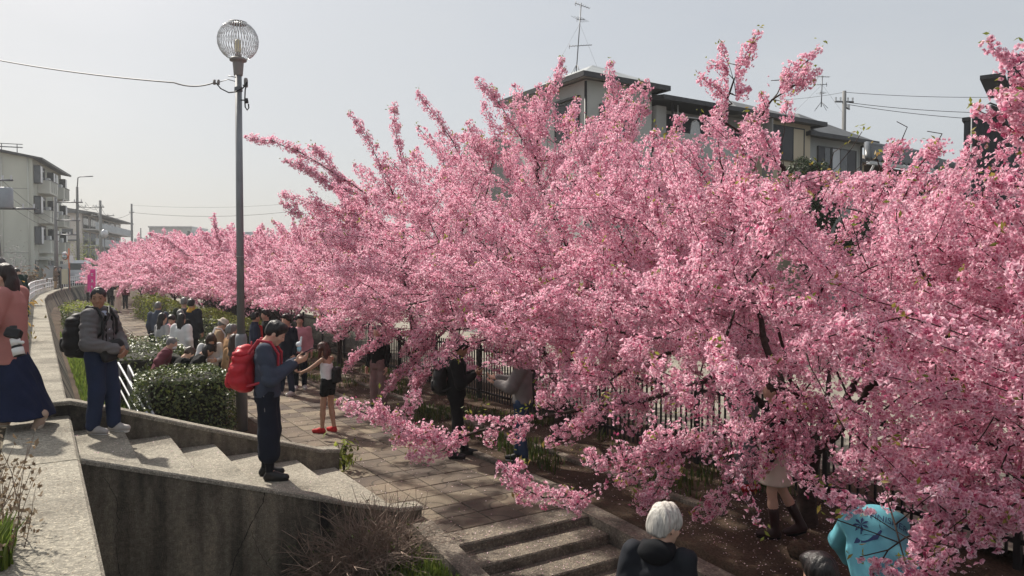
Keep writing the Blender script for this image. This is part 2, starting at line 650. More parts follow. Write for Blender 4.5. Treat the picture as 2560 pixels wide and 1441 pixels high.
for i in range(len(aa) - 3):
    for k in range(4):
        fs.append((4 * i + k, 4 * i + (k + 1) % 4, 4 * i + 4 + (k + 1) % 4, 4 * i + 4 + k))
g.add(vs, fs)
struct(g.build("road_kerb", m_kerb))
# yard beyond the black fence
g = MB()
g.add([UA(7.9, -8, -1.13), UA(40, -8, -1.13), UA(40, 70, -1.13), UA(7.9, 70, -1.13)], [(0, 1, 2, 3)])
struct(g.build("yard", m_yard))

# ---- retaining wall along the upper strip
wall = thing("retaining_wall", "long weathered concrete retaining wall with a rough pale top running off along the road", "wall", UA(0.28, 7.21, 0))
Winv = Vector(wall.location)


def sweep(mb, sect, a_list):
    """Sweep a closed section (du, z) along the wall's top line."""
    n = len(sect)
    vs, fs = [], []
    for a in a_list:
        for (du, z) in sect:
            vs.append(UA(top_u(a) + du, a, z) - Winv)
    for i in range(len(a_list) - 1):
        for k in range(n):
            k2 = (k + 1) % n
            fs.append((i * n + k, i * n + k2, (i + 1) * n + k2, (i + 1) * n + k))
    fs.append(tuple(range(n))[::-1])
    fs.append(tuple(range((len(a_list) - 1) * n, len(a_list) * n)))
    mb.add(vs, fs)


mb = MB()
sweep(mb, [(-0.5, -0.09), (-0.012, -0.09), (0.13, -1.9), (-0.5, -1.9)], [-6, 0, 4, 7.20])
sweep(mb, [(-0.5, -0.09), (-0.012, -0.09), (0.34, -0.95), (0.34, -1.5), (-0.5, -1.5)], [9.34, 14, 20, 26, 32, 38, 44, 47.5, 51, 55, 60, 64, 69, 73, 78, 82, 87])
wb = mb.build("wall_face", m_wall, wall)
cuts = [-6, -2.6, 0.6, 3.9, 7.205, 9.32] + [9.32 + 3.2 * i for i in range(1, 25)]
random.seed(3)
for i in range(len(cuts) - 1):
    mb = MB()
    a0, a1 = cuts[i] + 0.006, cuts[i + 1] - 0.006
    if a0 > 86: break
    dz = random.uniform(-0.006, 0.006)
    al = [a0, (a0 + a1) / 2, a1]
    w0 = -0.56 + random.uniform(-0.02, 0.02)
    sweep(mb, [(w0, -0.085), (w0, -0.008 + dz), (w0 + 0.015, dz), (-0.022, dz), (0.0, -0.02 + dz), (0.0, -0.085)], al)
    mb.build("coping_slab", m_conc, wall)

# ---- upper stair from the strip down to the path
stair = thing("stair", "short concrete stair of broad treads going down from the landing to the paved path", "stairs", UA(0.28, 8.35, 0), ROT_UA)
RUN, RISE = 0.493, 0.165


def stl(u, a, z):
    return (u - 0.28, a - 8.35, z)


for i in range(6):
    u0 = 0.28 + RUN * i + (0.0 if i else 0.001)
    mb = MB()
    mb.bbox(stl(u0, 7.42, -1.5), stl(u0 + RUN - 0.001, 9.325, -RISE * (i + 1)), 0.012)
    mb.build("step", m_conc, stair)
# near side wall, its sloping top and its stained face
near = thing("stair_wall", "dark stained concrete wall with a long crack, on the near side of the upper stair", "wall", UA(0.28, 7.21, 0), ROT_UA)


def side_wall(parent, a0, a1, prof, zbot, lip=0.0, name="wall_face", cname="coping", mface=m_wall, mtop=m_conc, base_a=7.21):
    mb = MB()
    n = len(prof)
    vs, fs = [], []
    for (u, z) in prof: vs.append((u - 0.28, a0 - base_a + 0.012, z - 0.045))
    for (u, z) in prof: vs.append((u - 0.28, a1 - base_a - 0.012, z - 0.045))
    for (u, z) in prof: vs.append((u - 0.28, a0 - base_a + 0.012, zbot))
    for (u, z) in prof: vs.append((u - 0.28, a1 - base_a - 0.012, zbot))
    for i in range(n - 1):
        fs += [(i, i + 1, n + i + 1, n + i), (2 * n + i, 3 * n + i, 3 * n + i + 1, 2 * n + i + 1),
               (i, 2 * n + i, 2 * n + i + 1, i + 1), (n + i, n + i + 1, 3 * n + i + 1, 3 * n + i)]
    fs += [(0, n, 3 * n, 2 * n), (n - 1, 3 * n - 1, 4 * n - 1, 2 * n - 1)]
    mb.add(vs, fs)
    mb.build(name, mface, parent)
    mb = MB()
    # chamfered top strip
    sec = [(0.0, -0.045), (0.0, -0.014), (0.014, 0.0), (a1 - a0 - 0.014, 0.0), (a1 - a0, -0.014), (a1 - a0, -0.045)]
    vs, fs = [], []
    k = len(sec)
    for (u, z) in prof:
        for (da, dz) in sec: vs.append((u - 0.28 + (0.006 if (u, z) == prof[-1] else 0), a0 - base_a + da, z + dz + 0.001))
    for i in range(n - 1):
        for j in range(k):
            j2 = (j + 1) % k
            fs.append((i * k + j, i * k + j2, (i + 1) * k + j2, (i + 1) * k + j))
    fs += [tuple(range(k))[::-1], tuple(range((n - 1) * k, n * k))]
    mb.add(vs, fs)
    mb.build(cname, mtop, parent)


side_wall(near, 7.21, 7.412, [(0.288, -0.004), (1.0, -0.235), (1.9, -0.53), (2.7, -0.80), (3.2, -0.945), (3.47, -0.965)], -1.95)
# the cracks in the near wall: hairline grooves, slightly open
def crack(pts, w, parent, a_face):
    vs, fs = [], []
    random.seed(len(pts) * 7 + int(pts[0][0] * 100))
    fine = []
    for i in range(len(pts) - 1):
        for k in range(7):
            t = k / 7.0
            fine.append((pts[i][0] + (pts[i + 1][0] - pts[i][0]) * t + random.uniform(-0.008, 0.008), pts[i][1] + (pts[i + 1][1] - pts[i][1]) * t))
    fine.append(pts[-1])
    for (u, z) in fine:
        ww = w * random.uniform(0.5, 1.3)
        vs += [(u - 0.28 - ww, a_face - 7.21 - 0.0015, z), (u - 0.28 + ww, a_face - 7.21 - 0.0015, z)]
    fs = [(2 * i, 2 * i + 1, 2 * i + 3, 2 * i + 2) for i in range(len(fine) - 1)]
    mb = MB(); mb.add(vs, fs)
    mb.build("crack", m_crack, parent)


def on_near_face(px, py):
    p = P(px, py, 1.0) - Vector((0, 0, EYE))
    # ray to plane a = 7.222
    aa_ = -0.54 * p.x + 0.842 * p.y
    t = 7.222 / aa_
    q = p * t
    return (0.842 * q.x + 0.54 * q.y, EYE + q.z)


crack([on_near_face(*q) for q in [(666, 1222), (655, 1262), (628, 1310), (608, 1352), (592, 1386), (575, 1441)]], 0.004, near, 7.222)
crack([on_near_face(*q) for q in [(258, 1192), (288, 1240), (296, 1300), (288, 1350), (302, 1441)]], 0.0022, near, 7.222)
crack([on_near_face(*q) for q in [(745, 1345), (738, 1395), (718, 1441)]], 0.002, near, 7.222)
crack([on_near_face(*q) for q in [(626, 1326), (652, 1390), (690, 1441)]], 0.002, near, 7.222)

far = thing("stair_wall", "low concrete side wall with a sloping top on the far side of the upper stair", "wall", UA(0.28, 7.21, 0), ROT_UA)
side_wall(far, 9.33, 9.54, [(0.02, 0.165), (0.28, 0.165), (0.75, 0.02), (1.6, -0.27), (2.4, -0.53), (3.05, -0.74), (3.3, -0.77)], -1.5)

# ---- the paved path
path = MB()
pa = [6.3, 12, 20, 30, 40, 50, 58]
vs = []
for a in pa: vs += [UA(3.2, a, -1.125), UA(5.3, a, -1.125)]
path.add(vs, [(2 * i, 2 * i + 1, 2 * i + 3, 2 * i + 2) for i in range(len(pa) - 1)])
path = struct(path.build("path", m_kerb))
TS = 0.392


def tile_mesh(name, cells, gap=0.006):
    """cells: (du, da, quarter turn) of tile centres; each a chamfered slab with its own groove orientation."""
    V, F, S, AT = [], [], [], []
    h = TS / 2 - gap
    for (cu, ca, q, dz) in cells:
        b = len(V)
        for (x, y, z) in [(-h, -h, -0.03), (h, -h, -0.03), (h, h, -0.03), (-h, h, -0.03), (-h, -h, -0.006), (h, -h, -0.006), (h, h, -0.006), (-h, h, -0.006),
                          (-h + .006, -h + .006, 0), (h - .006, -h + .006, 0), (h - .006, h - .006, 0), (-h + .006, h - .006, 0)]:
            V.append((cu + x, ca + y, z + dz))
            fx, fy = x / (2 * h) + 0.5, y / (2 * h) + 0.5
            for _ in range(q): fx, fy = fy, 1 - fx
            AT.append((fx, fy, 0))
        fl = [(8, 9, 10, 11)]
        for i in range(4):
            j = (i + 1) % 4
            fl += [(i, j, 4 + j, 4 + i), (4 + i, 4 + j, 8 + j, 8 + i)]
        F += [tuple(b + k for k in f) for f in fl]
    me = bpy.data.meshes.new(name)
    me.from_pydata(V, [], F)
    at = me.attributes.new("tile_uv", 'FLOAT_VECTOR', 'POINT')
    at.data.foreach_set("vector", np.array(AT, dtype=np.float32).ravel())
    me.materials.append(m_tile)
    return me


tm = [tile_mesh("tile", [(0, 0, q, 0)]) for q in range(4)]
random.seed(11)
NR = 21
for r in range(NR):
    for c in range(5):
        q = (r + c * 2 + (1 if random.random() < 0.2 else 0)) % 4
        o = link("tile", tm[q], path, UA(3.3 + TS * (c + 0.5), 6.68 + TS * (r + 0.5), PATH_Z + random.uniform(-0.004, 0.002)),
                 (random.uniform(-.006, .006), random.uniform(-.006, .006), ROT_UA))
cells = []
for r in range(NR, 128):
    for c in range(5):
        cells.append((TS * (c + 0.5), TS * (r + 0.5), (r + 2 * c) % 4, random.uniform(-0.004, 0.002)))
o = link("far_tiles", tile_mesh("far_tiles", cells), path, UA(3.3, 6.68, PATH_Z), (0, 0, ROT_UA))
o['kind'] = 'stuff'

# ---- kerb stones either side of the planted strip
k1 = thing("kerb", "brown concrete kerb between the paving and the strip of bare earth", "kerb", UA(5.32, 6.7, PATH_Z), ROT_UA)
k2 = thing("kerb", "second concrete kerb lying further in, at the foot of the cherry trees", "kerb", UA(6.27, 6.7, PATH_Z), ROT_UA)
kme = MB().bbox((-0.055, 0.004, -0.12), (0.055, 0.596, 0.045), 0.012).mesh("kerb_stone", m_kerb)
for i in range(34):
    link("kerb_stone", kme, k1, (0, 0.6 * i, random.uniform(-.006, .006)))
    link("kerb_stone", kme, k2, (0, 0.6 * i - 1.2, random.uniform(-.006, .006) + 0.01))
for kk in (k1, k2):
    o = MB().bbox((-0.055, 0.6 * 34, -0.12), (0.055, 52, 0.045), 0.012).build("kerb_run", m_kerb, kk)

# ---- lower steps at the end of the path
low = thing("stair", "shallow concrete steps with petals on them going down from the end of the paving", "stairs", UA(3.3, 6.67, PATH_Z), ROT_UA)
for k in range(8):
    mb = MB()
    a1 = 6.672 - 0.35 * k - (0.02 if k else 0)
    mb.bbox((0.13, 6.31 - 0.35 * k - 6.67, -0.75 - 0.1 * k), (1.745, a1 - 6.67 - 0.001 + (0.02 if k else 0) - (0.36 - 0.35 if k else 0), -0.10 * k + 0.002), 0.014)
    mb.build("step", m_step, low)
mb = MB()
mb.prism([(-0.1, 0.22), (0.125, 0.22), (0.125, -3.2), (-0.1, -3.2)], [-1.3, -1.3, -1.3, -1.3], [0.08, 0.08, -0.42, -0.42])
mb.build("side_kerb", m_kerb, low)
mb = MB()
mb.prism([(1.75, 0.1), (1.98, 0.1), (1.98, -4), (1.75, -4)], [-1.6, -1.6, -1.6, -1.6], [0.03, 0.03, -0.16, -0.16])
mb.build("side_kerb", m_kerb, low)

# ---- white railing on the road edge
m_white = M("white painted steel", (0.78, 0.79, 0.80), 0.45, 0.06, 3, 0.05, 40)
rail = thing("railing", "white painted steel railing curving along the road edge", "railing", UA(-0.5, 20, 0))
Ro = Vector(rail.location)
post = MB().box((-0.055, -0.02, -0.03), (0.055, 0.02, 0.80)).mesh("post", m_white)
al = np.arange(13, 86, 1.0)


def rail_pt(a, z):
    return UA(top_u(a) - 0.62, a, z) - Ro


for a in al:
    d = rail_pt(a + .1, 0) - rail_pt(a - .1, 0)
    link("post", post, rail, rail_pt(a, 0), (0, 0, math.atan2(d.y, d.x)))
for z, r in ((0.79, 0.035), (0.52, 0.028), (0.26, 0.028)):
    MB().tube([rail_pt(a, z) for a in np.arange(13, 86, 2)], r, 6).build("rail", m_white, rail, True)

# ---- black picket fence behind the trees
m_black = M("black painted steel", (0.012, 0.012, 0.013), 0.45, 0.2, 6, 0.05, 60)
fence = thing("picket_fence", "black steel picket fence behind the row of cherry trees", "fence", UA(7.66, 10, PATH_Z), ROT_UA)
pk = MB().box((-0.011, -0.011, 0.03), (0.011, 0.011, 1.12)).mesh("picket", m_black)
for i in range(236):
    a = 1.2 + 0.1 * i
    if i % 20 == 0: continue
    link("picket", pk, fence, (0, a - 10, 0))
mb = MB()
for i in range(236, 420):
    a = 1.2 + 0.1 * i
    mb.box((-0.011, a - 10 - 0.011, 0.03), (0.011, a - 10 + 0.011, 1.12))
o = mb.build("far_pickets", m_black, fence, fix=False); o['kind'] = 'stuff'
pm = MB().box((-0.03, -0.03, -0.1), (0.03, 0.03, 1.18)).mesh("post", m_black)
for i in range(0, 420, 20):
    link("post", pm, fence, (0, 1.2 + 0.1 * i - 10, 0))
for z in (0.14, 1.0):
    MB().box((-0.018, -8.8, z), (0.018, 33.2, z + 0.045)).build("rail", m_black, fence)

# ---- metal handrail beside the near hedge
m_galv = M("galvanised steel", (0.36, 0.37, 0.38), 0.42, 0.2, 5, 0.1, 60, metal=0.6)
hr = thing("handrail", "grey metal handrail sloping down beside the clipped near hedge", "handrail", P(335, 1000, 11.6))
Ho = Vector(hr.location)
A0, A1 = P(296, 908, 13.0) - Ho, P(372, 1042, 10.4) - Ho
for dz, r in ((0, 0.02), (-0.22, 0.016), (-0.42, 0.016)):
    MB().tube([A0 + Vector((0, 0, dz)), A1 + Vector((0, 0, dz))], r, 8).build("bar", m_galv, hr, True)
for t in (0.0, 0.5, 0.97):
    p = A0.lerp(A1, t)
    MB().box((p.x - .03, p.y - .012, p.z - 1.0), (p.x + .03, p.y + .012, p.z - 0.022)).build("post", m_galv, hr)
B0, B1 = P(322, 915, 12.6) - Ho, P(384, 1038, 10.5) - Ho
for dz, r in ((0, 0.02), (-0.22, 0.016), (-0.42, 0.016)):
    MB().tube([B0 + Vector((0, 0, dz)), B1 + Vector((0, 0, dz))], r, 8).build("bar", m_galv, hr, True)
for t in (0.02, 0.5, 0.97):
    p = B0.lerp(B1, t)
    MB().box((p.x - .03, p.y - .012, p.z - 1.0), (p.x + .03, p.y + .012, p.z - 0.022)).build("post", m_galv, hr)
hc = thing("low_wall", "low mossy concrete block wall beside the handrail and the near hedge", "wall", UA(1.05, 10.9, -1.0), ROT_UA)
MB().bbox((-0.09, -1.0, -0.3), (0.09, 1.4, 0.42), 0.015).build("wall_face", m_kerb, hc)
# ================================================================== buildings
m_aptwall = M("greenish grey render", (0.56, 0.575, 0.50), 0.9, 0.07, 0.5, 0.1, 30, stretch=(1, 1, .4))
m_aptpanel = M("pale balcony panel", (0.62, 0.63, 0.57), 0.9, 0.06, 0.6, 0.08, 30)
m_greyblock = M("grey block wall", (0.38, 0.38, 0.385), 0.9, 0.08, 0.7, 0.1, 30)
m_roofgrey = M("grey slate roof", (0.10, 0.105, 0.11), 0.6, 0.2, 2.5, 0.2, 20)
m_rooflight = M("pale metal roof", (0.36, 0.38, 0.38), 0.45, 0.12, 2.0, 0.1, 20)
m_darkroof = M("dark metal eaves", (0.035, 0.036, 0.04), 0.5, 0.2, 3, 0.1, 20)
m_glass = M("dark window glass", (0.035, 0.042, 0.05), 0.08, 0.2, 0.7, 0, 10, spec=0.8)
m_shutter = M("dark shutter", (0.045, 0.047, 0.055), 0.5, 0.15, 3, 0.1, 30)
m_frame = M("dark window frame", (0.03, 0.031, 0.034), 0.4, 0.1, 5, 0, 20)
m_lightframe = M("pale window frame", (0.62, 0.64, 0.65), 0.4, 0.05, 5, 0, 20)
m_pinkwall = M("pinkish beige render", (0.62, 0.56, 0.515), 0.9, 0.06, 0.5, 0.08, 20)
m_railgrey = M("blue grey balcony panel", (0.44, 0.48, 0.505), 0.6, 0.08, 1.2, 0.05, 20)
m_slab = M("pale slab edge", (0.50, 0.50, 0.49), 0.85, 0.06, 1, 0.05, 20)
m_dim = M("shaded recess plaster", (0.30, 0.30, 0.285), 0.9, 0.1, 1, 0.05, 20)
m_housegrey = M("grey stucco", (0.43, 0.445, 0.42), 0.92, 0.08, 0.8, 0.25, 60)
m_housegrey2 = M("mid grey stucco", (0.37, 0.375, 0.36), 0.92, 0.08, 0.8, 0.25, 60)
m_beige = M("beige stucco", (0.60, 0.52, 0.38), 0.92, 0.06, 0.8, 0.2, 60)
m_tan = M("tan roof sheet", (0.30, 0.26, 0.215), 0.7, 0.1, 1.5, 0.1, 20)
m_kawara = M("grey glazed roof tile", (0.085, 0.09, 0.095), 0.32, 0.35, 9, 0.1, 40, spec=0.6)
m_corr = M("dark corrugated cladding", (0.03, 0.035, 0.045), 0.5, 0.2, 3, 0.05, 20)
m_blockwall = M("pale block wall", (0.44, 0.44, 0.42), 0.9, 0.08, 1.2, 0.15, 30)
m_pole = M("concrete pole", (0.21, 0.21, 0.205), 0.85, 0.12, 2, 0.1, 30, stretch=(1, 1, .3))
m_steel = M("weathered steel", (0.15, 0.155, 0.165), 0.5, 0.15, 4, 0.05, 40, metal=0.4)
m_wire = M("black cable", (0.02, 0.02, 0.022), 0.6, 0.1, 3, 0, 20)


class Frame:
    """A building's own frame: x along its front, y inwards, z up from its base."""

    def __init__(self, root, e1, e2):
        self.root, self.e1, self.e2 = root, Vector(e1).normalized(), Vector(e2).normalized()

    def mb(self): return MB((0, 0, 0), self.e1, self.e2)

    def box(self, name, m, lo, hi, parent=None):
        return self.mb().box(lo, hi).build(name, m, parent or self.root)

    def window(self, x0, x1, z0, z1, y=0.0, mf=None, mg=None, panes=2, name="window", depth=0.06, side=None):
        """Frame standing a little proud of the wall, with its panes as sub-parts. side: 'L' puts it on the x=0 end wall (x is then y)."""
        mf, mg = mf or m_frame, mg or m_glass
        f = 0.05
        mb = self.mb()

        def bx(lo, hi):
            if side == 'L':
                mb.box((lo[1], lo[0], lo[2]), (hi[1], hi[0], hi[2]))
            else:
                mb.box(lo, hi)
        yo, yi = y - depth, y + 0.05
        bx((x0, yo, z0), (x1, yi, z0 + f)); bx((x0, yo, z1 - f), (x1, yi, z1))
        bx((x0, yo, z0 + f), (x0 + f, yi, z1 - f)); bx((x1 - f, yo, z0 + f), (x1, yi, z1 - f))
        w = (x1 - x0 - 2 * f)
        for k in range(1, panes):
            xm = x0 + f + w * k / panes
            bx((xm - 0.025, yo + 0.01, z0 + f), (xm + 0.025, yi, z1 - f))
        fr = mb.build(name, mf, self.root)
        for k in range(panes):
            a = x0 + f + w * k / panes + (0.025 if k else 0)
            b = x0 + f + w * (k + 1) / panes - (0.025 if k < panes - 1 else 0)
            mb = self.mb()
            bx((a, yo + 0.02, z0 + f), (b, yi - 0.01, z1 - f))
            mb.build("pane", mg if not isinstance(mg, (list, tuple)) else mg[k], fr)
        return fr


def gable_poly(fr, name, m, x0, x1, y0, y1, ze, zr, over=0.4, thick=0.15, ridge_along='x', parent=None):
    mb = fr.mb()
    ym = (y0 + y1) / 2
    if ridge_along == 'x':
        sec = [(y0 - over, ze - over * (zr - ze) / (ym - y0)), (ym, zr), (y1 + over, ze - over * (zr - ze) / (ym - y0))]
        vs = []
        for x in (x0 - over, x1 + over):
            for (y, z) in sec: vs.append((x, y, z + thick))
            for (y, z) in sec: vs.append((x, y, z))
        mb.add(vs, [(0, 1, 7, 6), (1, 2, 8, 7), (3, 9, 10, 4), (4, 10, 11, 5), (0, 6, 9, 3), (2, 5, 11, 8), (0, 3, 4, 1), (1, 4, 5, 2), (6, 7, 10, 9), (7, 8, 11, 10)])
    return mb.build(name, m, parent or fr.root)


def hip_roof(fr, x0, x1, y0, y1, ze, zr, over=0.45, m=None, eave=0.16, name="roof"):
    """Hipped roof with a dark eave band, the ridge along the longer side."""
    X0, X1, Y0, Y1 = x0 - over, x1 + over, y0 - over, y1 + over
    w, d = X1 - X0, Y1 - Y0
    mb = fr.mb()
    if w >= d:
        r0, r1 = (X0 + d / 2, (Y0 + Y1) / 2), (X1 - d / 2, (Y0 + Y1) / 2)
    else:
        r0, r1 = ((X0 + X1) / 2, Y0 + w / 2), ((X0 + X1) / 2, Y1 - w / 2)
    vs = [(X0, Y0, ze), (X1, Y0, ze), (X1, Y1, ze), (X0, Y1, ze), (r0[0], r0[1], zr), (r1[0], r1[1], zr)]
    if w >= d: fs = [(0, 1, 5, 4), (1, 2, 5), (2, 3, 4, 5), (3, 0, 4), (0, 3, 2, 1)]
    else: fs = [(0, 1, 4), (1, 2, 5, 4), (2, 3, 5), (3, 0, 4, 5), (0, 3, 2, 1)]
    mb.add(vs, fs)
    ro = mb.build(name, m or m_roofgrey, fr.root)
    mb = fr.mb()
    g = 0.07
    for lo, hi in (((X0 - g, Y0 - g, ze - eave), (X1 + g, Y0, ze + 0.02)), ((X0 - g, Y1, ze - eave), (X1 + g, Y1 + g, ze + 0.02)),
                   ((X0 - g, Y0, ze - eave), (X0, Y1, ze + 0.02)), ((X1, Y0, ze - eave), (X1 + g, Y1, ze + 0.02))):
        mb.box(lo, hi)
    mb.build("eaves_gutter", m_darkroof, ro)
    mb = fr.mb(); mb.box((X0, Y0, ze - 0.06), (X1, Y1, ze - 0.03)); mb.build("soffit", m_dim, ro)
    return ro


# ---- four-storey block on the left
A_ = P(86, 700, 68); A_.z = 0
b1 = thing("apartment_block", "tall greenish grey apartment block with projecting bay windows and a blank end wall", "apartment block", A_)
F1 = Frame(b1, (-0.365, 0.93, 0), (-0.93, -0.365, 0))
Lb, Db, Hb = 13.0, 9.0, 11.75
F1.box("wall", m_aptwall, (0, 0, -0.2), (Lb, Db, Hb))
mb = F1.mb()
for z in (2.9, 8.75): mb.box((-0.012, 0.3, z), (0.0, Db, z + 0.05))
for y in (3.05,): mb.box((-0.012, y, 0.3), (0, y + 0.04, Hb - .2))
mb.build("wall_joint", m_dim, b1)
for y in (0.35, 2.4, 2.75):
    F1.mb().tube([(-0.07, y, 0.2), (-0.07, y, Hb - 0.1)], 0.05, 6).build("drainpipe", m_aptpanel, b1, True)
mb = F1.mb()
mb.add([(-0.5, -0.9, Hb - 0.15), (Lb + .5, -0.9, Hb - 0.15), (Lb + .5, 3.2, Hb + 0.6), (-0.5, 3.2, Hb + 0.6), (Lb + .5, Db + .5, Hb + 0.5), (-0.5, Db + .5, Hb + 0.5),
        (-0.5, -0.9, Hb - 0.35), (Lb + .5, -0.9, Hb - 0.35), (Lb + .5, 3.2, Hb + 0.35), (-0.5, 3.2, Hb + .35), (Lb + .5, Db + .5, Hb + 0.25), (-0.5, Db + .5, Hb + 0.25)],
       [(0, 1, 2, 3), (3, 2, 4, 5), (6, 9, 8, 7), (9, 11, 10, 8), (0, 6, 7, 1), (5, 4, 10, 11), (0, 3, 9, 6), (3, 5, 11, 9), (1, 7, 8, 2), (2, 8, 10, 4)])
rf = mb.build("roof", m_darkroof, b1)
mb = F1.mb()
for yy in (1.2, 2.4, 3.6): mb.box((0.3, yy, Hb + 0.2), (0.36, yy + 0.06, Hb + 1.1))
mb.box((0.28, 0.8, Hb + 0.75), (0.40, 5, Hb + 0.83)); mb.box((0.28, 0.8, Hb + 1.05), (0.40, 5, Hb + 1.1))
mb.build("roof_rack", m_steel, rf)
F1.mb().prism([(0.004, 0.004), (Lb - .004, 0.004), (Lb - .004, 3.2), (0.004, 3.2)], [Hb - 0.3] * 4, [Hb - 0.1, Hb - 0.1, Hb + 0.35, Hb + 0.35]).build("gable_wall", m_aptwall, b1)
for fl in range(4):
    z = 0.35 + 2.82 * fl
    if fl > 0:
        for (x0, x1) in ((1.9, 5.6), (8.6, 11.6)):
            rec = F1.box("recess_shade", m_dim, (x0 + .05, -0.012, z + 0.75), (x1 - .3, -0.002, z + 2.45))  # flat darker sheet on the wall, painted shade in place of depth
            F1.window(x0 + 0.5, x1 - 0.9, z + 0.55, z + 2.3, -0.02, panes=2)
            bal = F1.box("balcony", m_aptpanel, (x0, -1.0, z - 0.25), (x1, -0.013, z + 0.98))
            mb = F1.mb()
            for k in range(3):
                xx = x0 + (x1 - x0) * (k + 1) / 4
                mb.box((xx - 0.03, -1.03, z - 0.1), (xx + 0.03, -1.0, z + 0.95))
            mb.box((x0 - .04, -1.05, z + 0.98), (x1 + .04, -0.9, z + 1.03))
            mb.build("balcony_rail", m_frame, bal)
            F1.box("air_conditioner", m_lightframe, (x1 - 0.85, -0.42, z + 0.985), (x1 - 0.1, -0.1, z + 1.5), bal)
        for x in (0.35, 6.1, 7.35, 12.0):
            f = F1.box("bay_window", m_frame, (x, -0.55, z + 0.55), (x + 0.85, -0.004, z + 2.2))
            mb = F1.mb(); mb.box((x - 0.02, -0.5, z + 0.65), (x - 0.003, -0.06, z + 2.1)); mb.build("pane", m_glass, f)
            mb = F1.mb(); mb.box((x + 0.06, -0.58, z + 0.62), (x + 0.79, -0.552, z + 2.13)); mb.build("white_panel", m_white, f)  # plain white panel over the front of the bay window
    else:
        for x in (0.4, 6.0, 7.6, 11.8):
            F1.window(x, x + 1.2, z + 0.9, z + 1.9, 0, panes=2)
        F1.box("screen_wall", m_greyblock, (-0.2, -1.3, -0.1), (5.6, -1.1, 1.75))
        F1.box("screen_wall", m_greyblock, (5.7, -1.5, -0.1), (13.2, -1.25, 1.6))
        F1.box("porch", m_aptpanel, (1.7, -1.05, 2.3), (5.8, -0.01, 2.6))
blk = thing("boundary_wall", "pale grey block boundary wall in front of the apartment blocks", "wall", A_ + Vector((0.93, 0.365, 0)) * 2.0)
Fb = Frame(blk, (-0.365, 0.93, 0), (-0.93, -0.365, 0))
x = -6.0
random.seed(8)
while x < 9:
    Fb.box("panel", m_blockwall, (x, 0, -0.05), (x + 2.36, 0.15, 1.55 + (0.35 if 0 < x < 6 else 0)))
    x += 2.4

# ---- second block with long grey balconies
A_ = P(206, 690, 116); A_.z = 0
b2 = thing("apartment_block", "lower beige apartment block with long blue grey balcony bands behind the power poles", "apartment block", A_)
F2 = Frame(b2, (-0.30, 0.954, 0), (-0.954, -0.30, 0))
L2, D2, H2 = 30.0, 10.0, 10.2
F2.box("wall", m_pinkwall, (0, 0, -0.2), (L2, D2, H2))
F2.mb().add([(-.6, -2.2, H2 - .05), (L2 + .6, -2.2, H2 - .05), (L2 + .6, 5, H2 + 1.1), (-.6, 5, H2 + 1.1), (L2 + .6, D2 + .6, H2 + 1.0), (-.6, D2 + .6, H2 + 1.0),
             (-.6, -2.2, H2 - .25), (L2 + .6, -2.2, H2 - .25), (L2 + .6, D2 + .6, H2 - .0), (-.6, D2 + .6, H2 - .0)],
            [(0, 1, 2, 3), (3, 2, 4, 5), (0, 6, 7, 1), (6, 9, 8, 7), (5, 4, 8, 9), (0, 3, 5, 9, 6), (1, 7, 8, 4, 2)]).build("roof", m_roofgrey, b2)
for fl in range(4):
    z = 2.55 * fl
    if fl:
        s = F2.box("balcony_slab", m_slab, (0.4, -1.9, z - 0.2), (L2 - .2, -0.01, z))
        for k in range(10):
            xx = 0.5 + 2.93 * k
            mb = F2.mb(); mb.box((xx, -1.88, z + 0.02), (xx + 2.83, -1.83, z + 1.1)); mb.build("balcony_panel", m_railgrey, s)
    for k in range(6):
        xx = 0.9 + 4.9 * k
        F2.window(xx, xx + 3.4, z + 0.1, z + 2.1, 0, panes=3)
F2.window(1.2, 3.4, 6.6, 7.6, 0, panes=2, side='L')
F2.window(1.2, 3.4, 4.0, 5.0, 0, panes=2, side='L')
F2.box("porch_roof", m_roofgrey, (-2.2, 0.3, 5.6), (-0.01, 8.0, 5.85))
F2.box("porch", m_pinkwall, (-2.0, 0.5, -0.1), (-0.01, 7.8, 5.6))
F2.box("chimney", m_pinkwall, (3, 6, H2 + .8), (4.5, 8.5, H2 + 2.0))

# ---- far factory hall
A_ = P(372, 668, 205); A_.z = -1
b3 = thing("factory_hall", "long pale grey factory hall far away above the blossom", "building", A_)
F3 = Frame(b3, (1, 0.1, 0), (-0.1, 1, 0))
k = 205 / 1850.0
F3.box("wall", m_blockwall, (2 * k, 0, 0), (105 * k, 14, 13.5))
F3.box("wall", M("blue grey cladding", (0.42, 0.46, 0.50), 0.8, 0.05, 0.3), (106 * k, -1, 0), (272 * k, 14, 12.4))
F3.box("pillar", m_frame, (98 * k, -1.4, 2), (104 * k, -1.1, 12.6))
F3.box("window", m_glass, (108 * k, -1.06, 9.2), (112 * k, -1.0, 10.6))
F3.box("roof_edge", m_greyblock, (0, -0.3, 13.5), (106 * k, 14.2, 13.9))
F3.box("window_band", m_glass, (74 * k, -0.06, 9.6), (94 * k, -0.004, 10.5))
F3.box("low_wing", m_greyblock, (-34 * k, 0, 0), (1 * k, 12, 10.5))
b4 = thing("far_house", "grey house roof showing low above the far cherry trees beside the thin pole", "house", P(325, 668, 150))
b4.location.z = 0
F4 = Frame(b4, (1, 0.2, 0), (-0.2, 1, 0))
F4.box("wall", m_greyblock, (-2, 0, -1), (4, 8, 4.0))
hip_roof(F4, -2, 4, 0, 8, 4.0, 5.8)

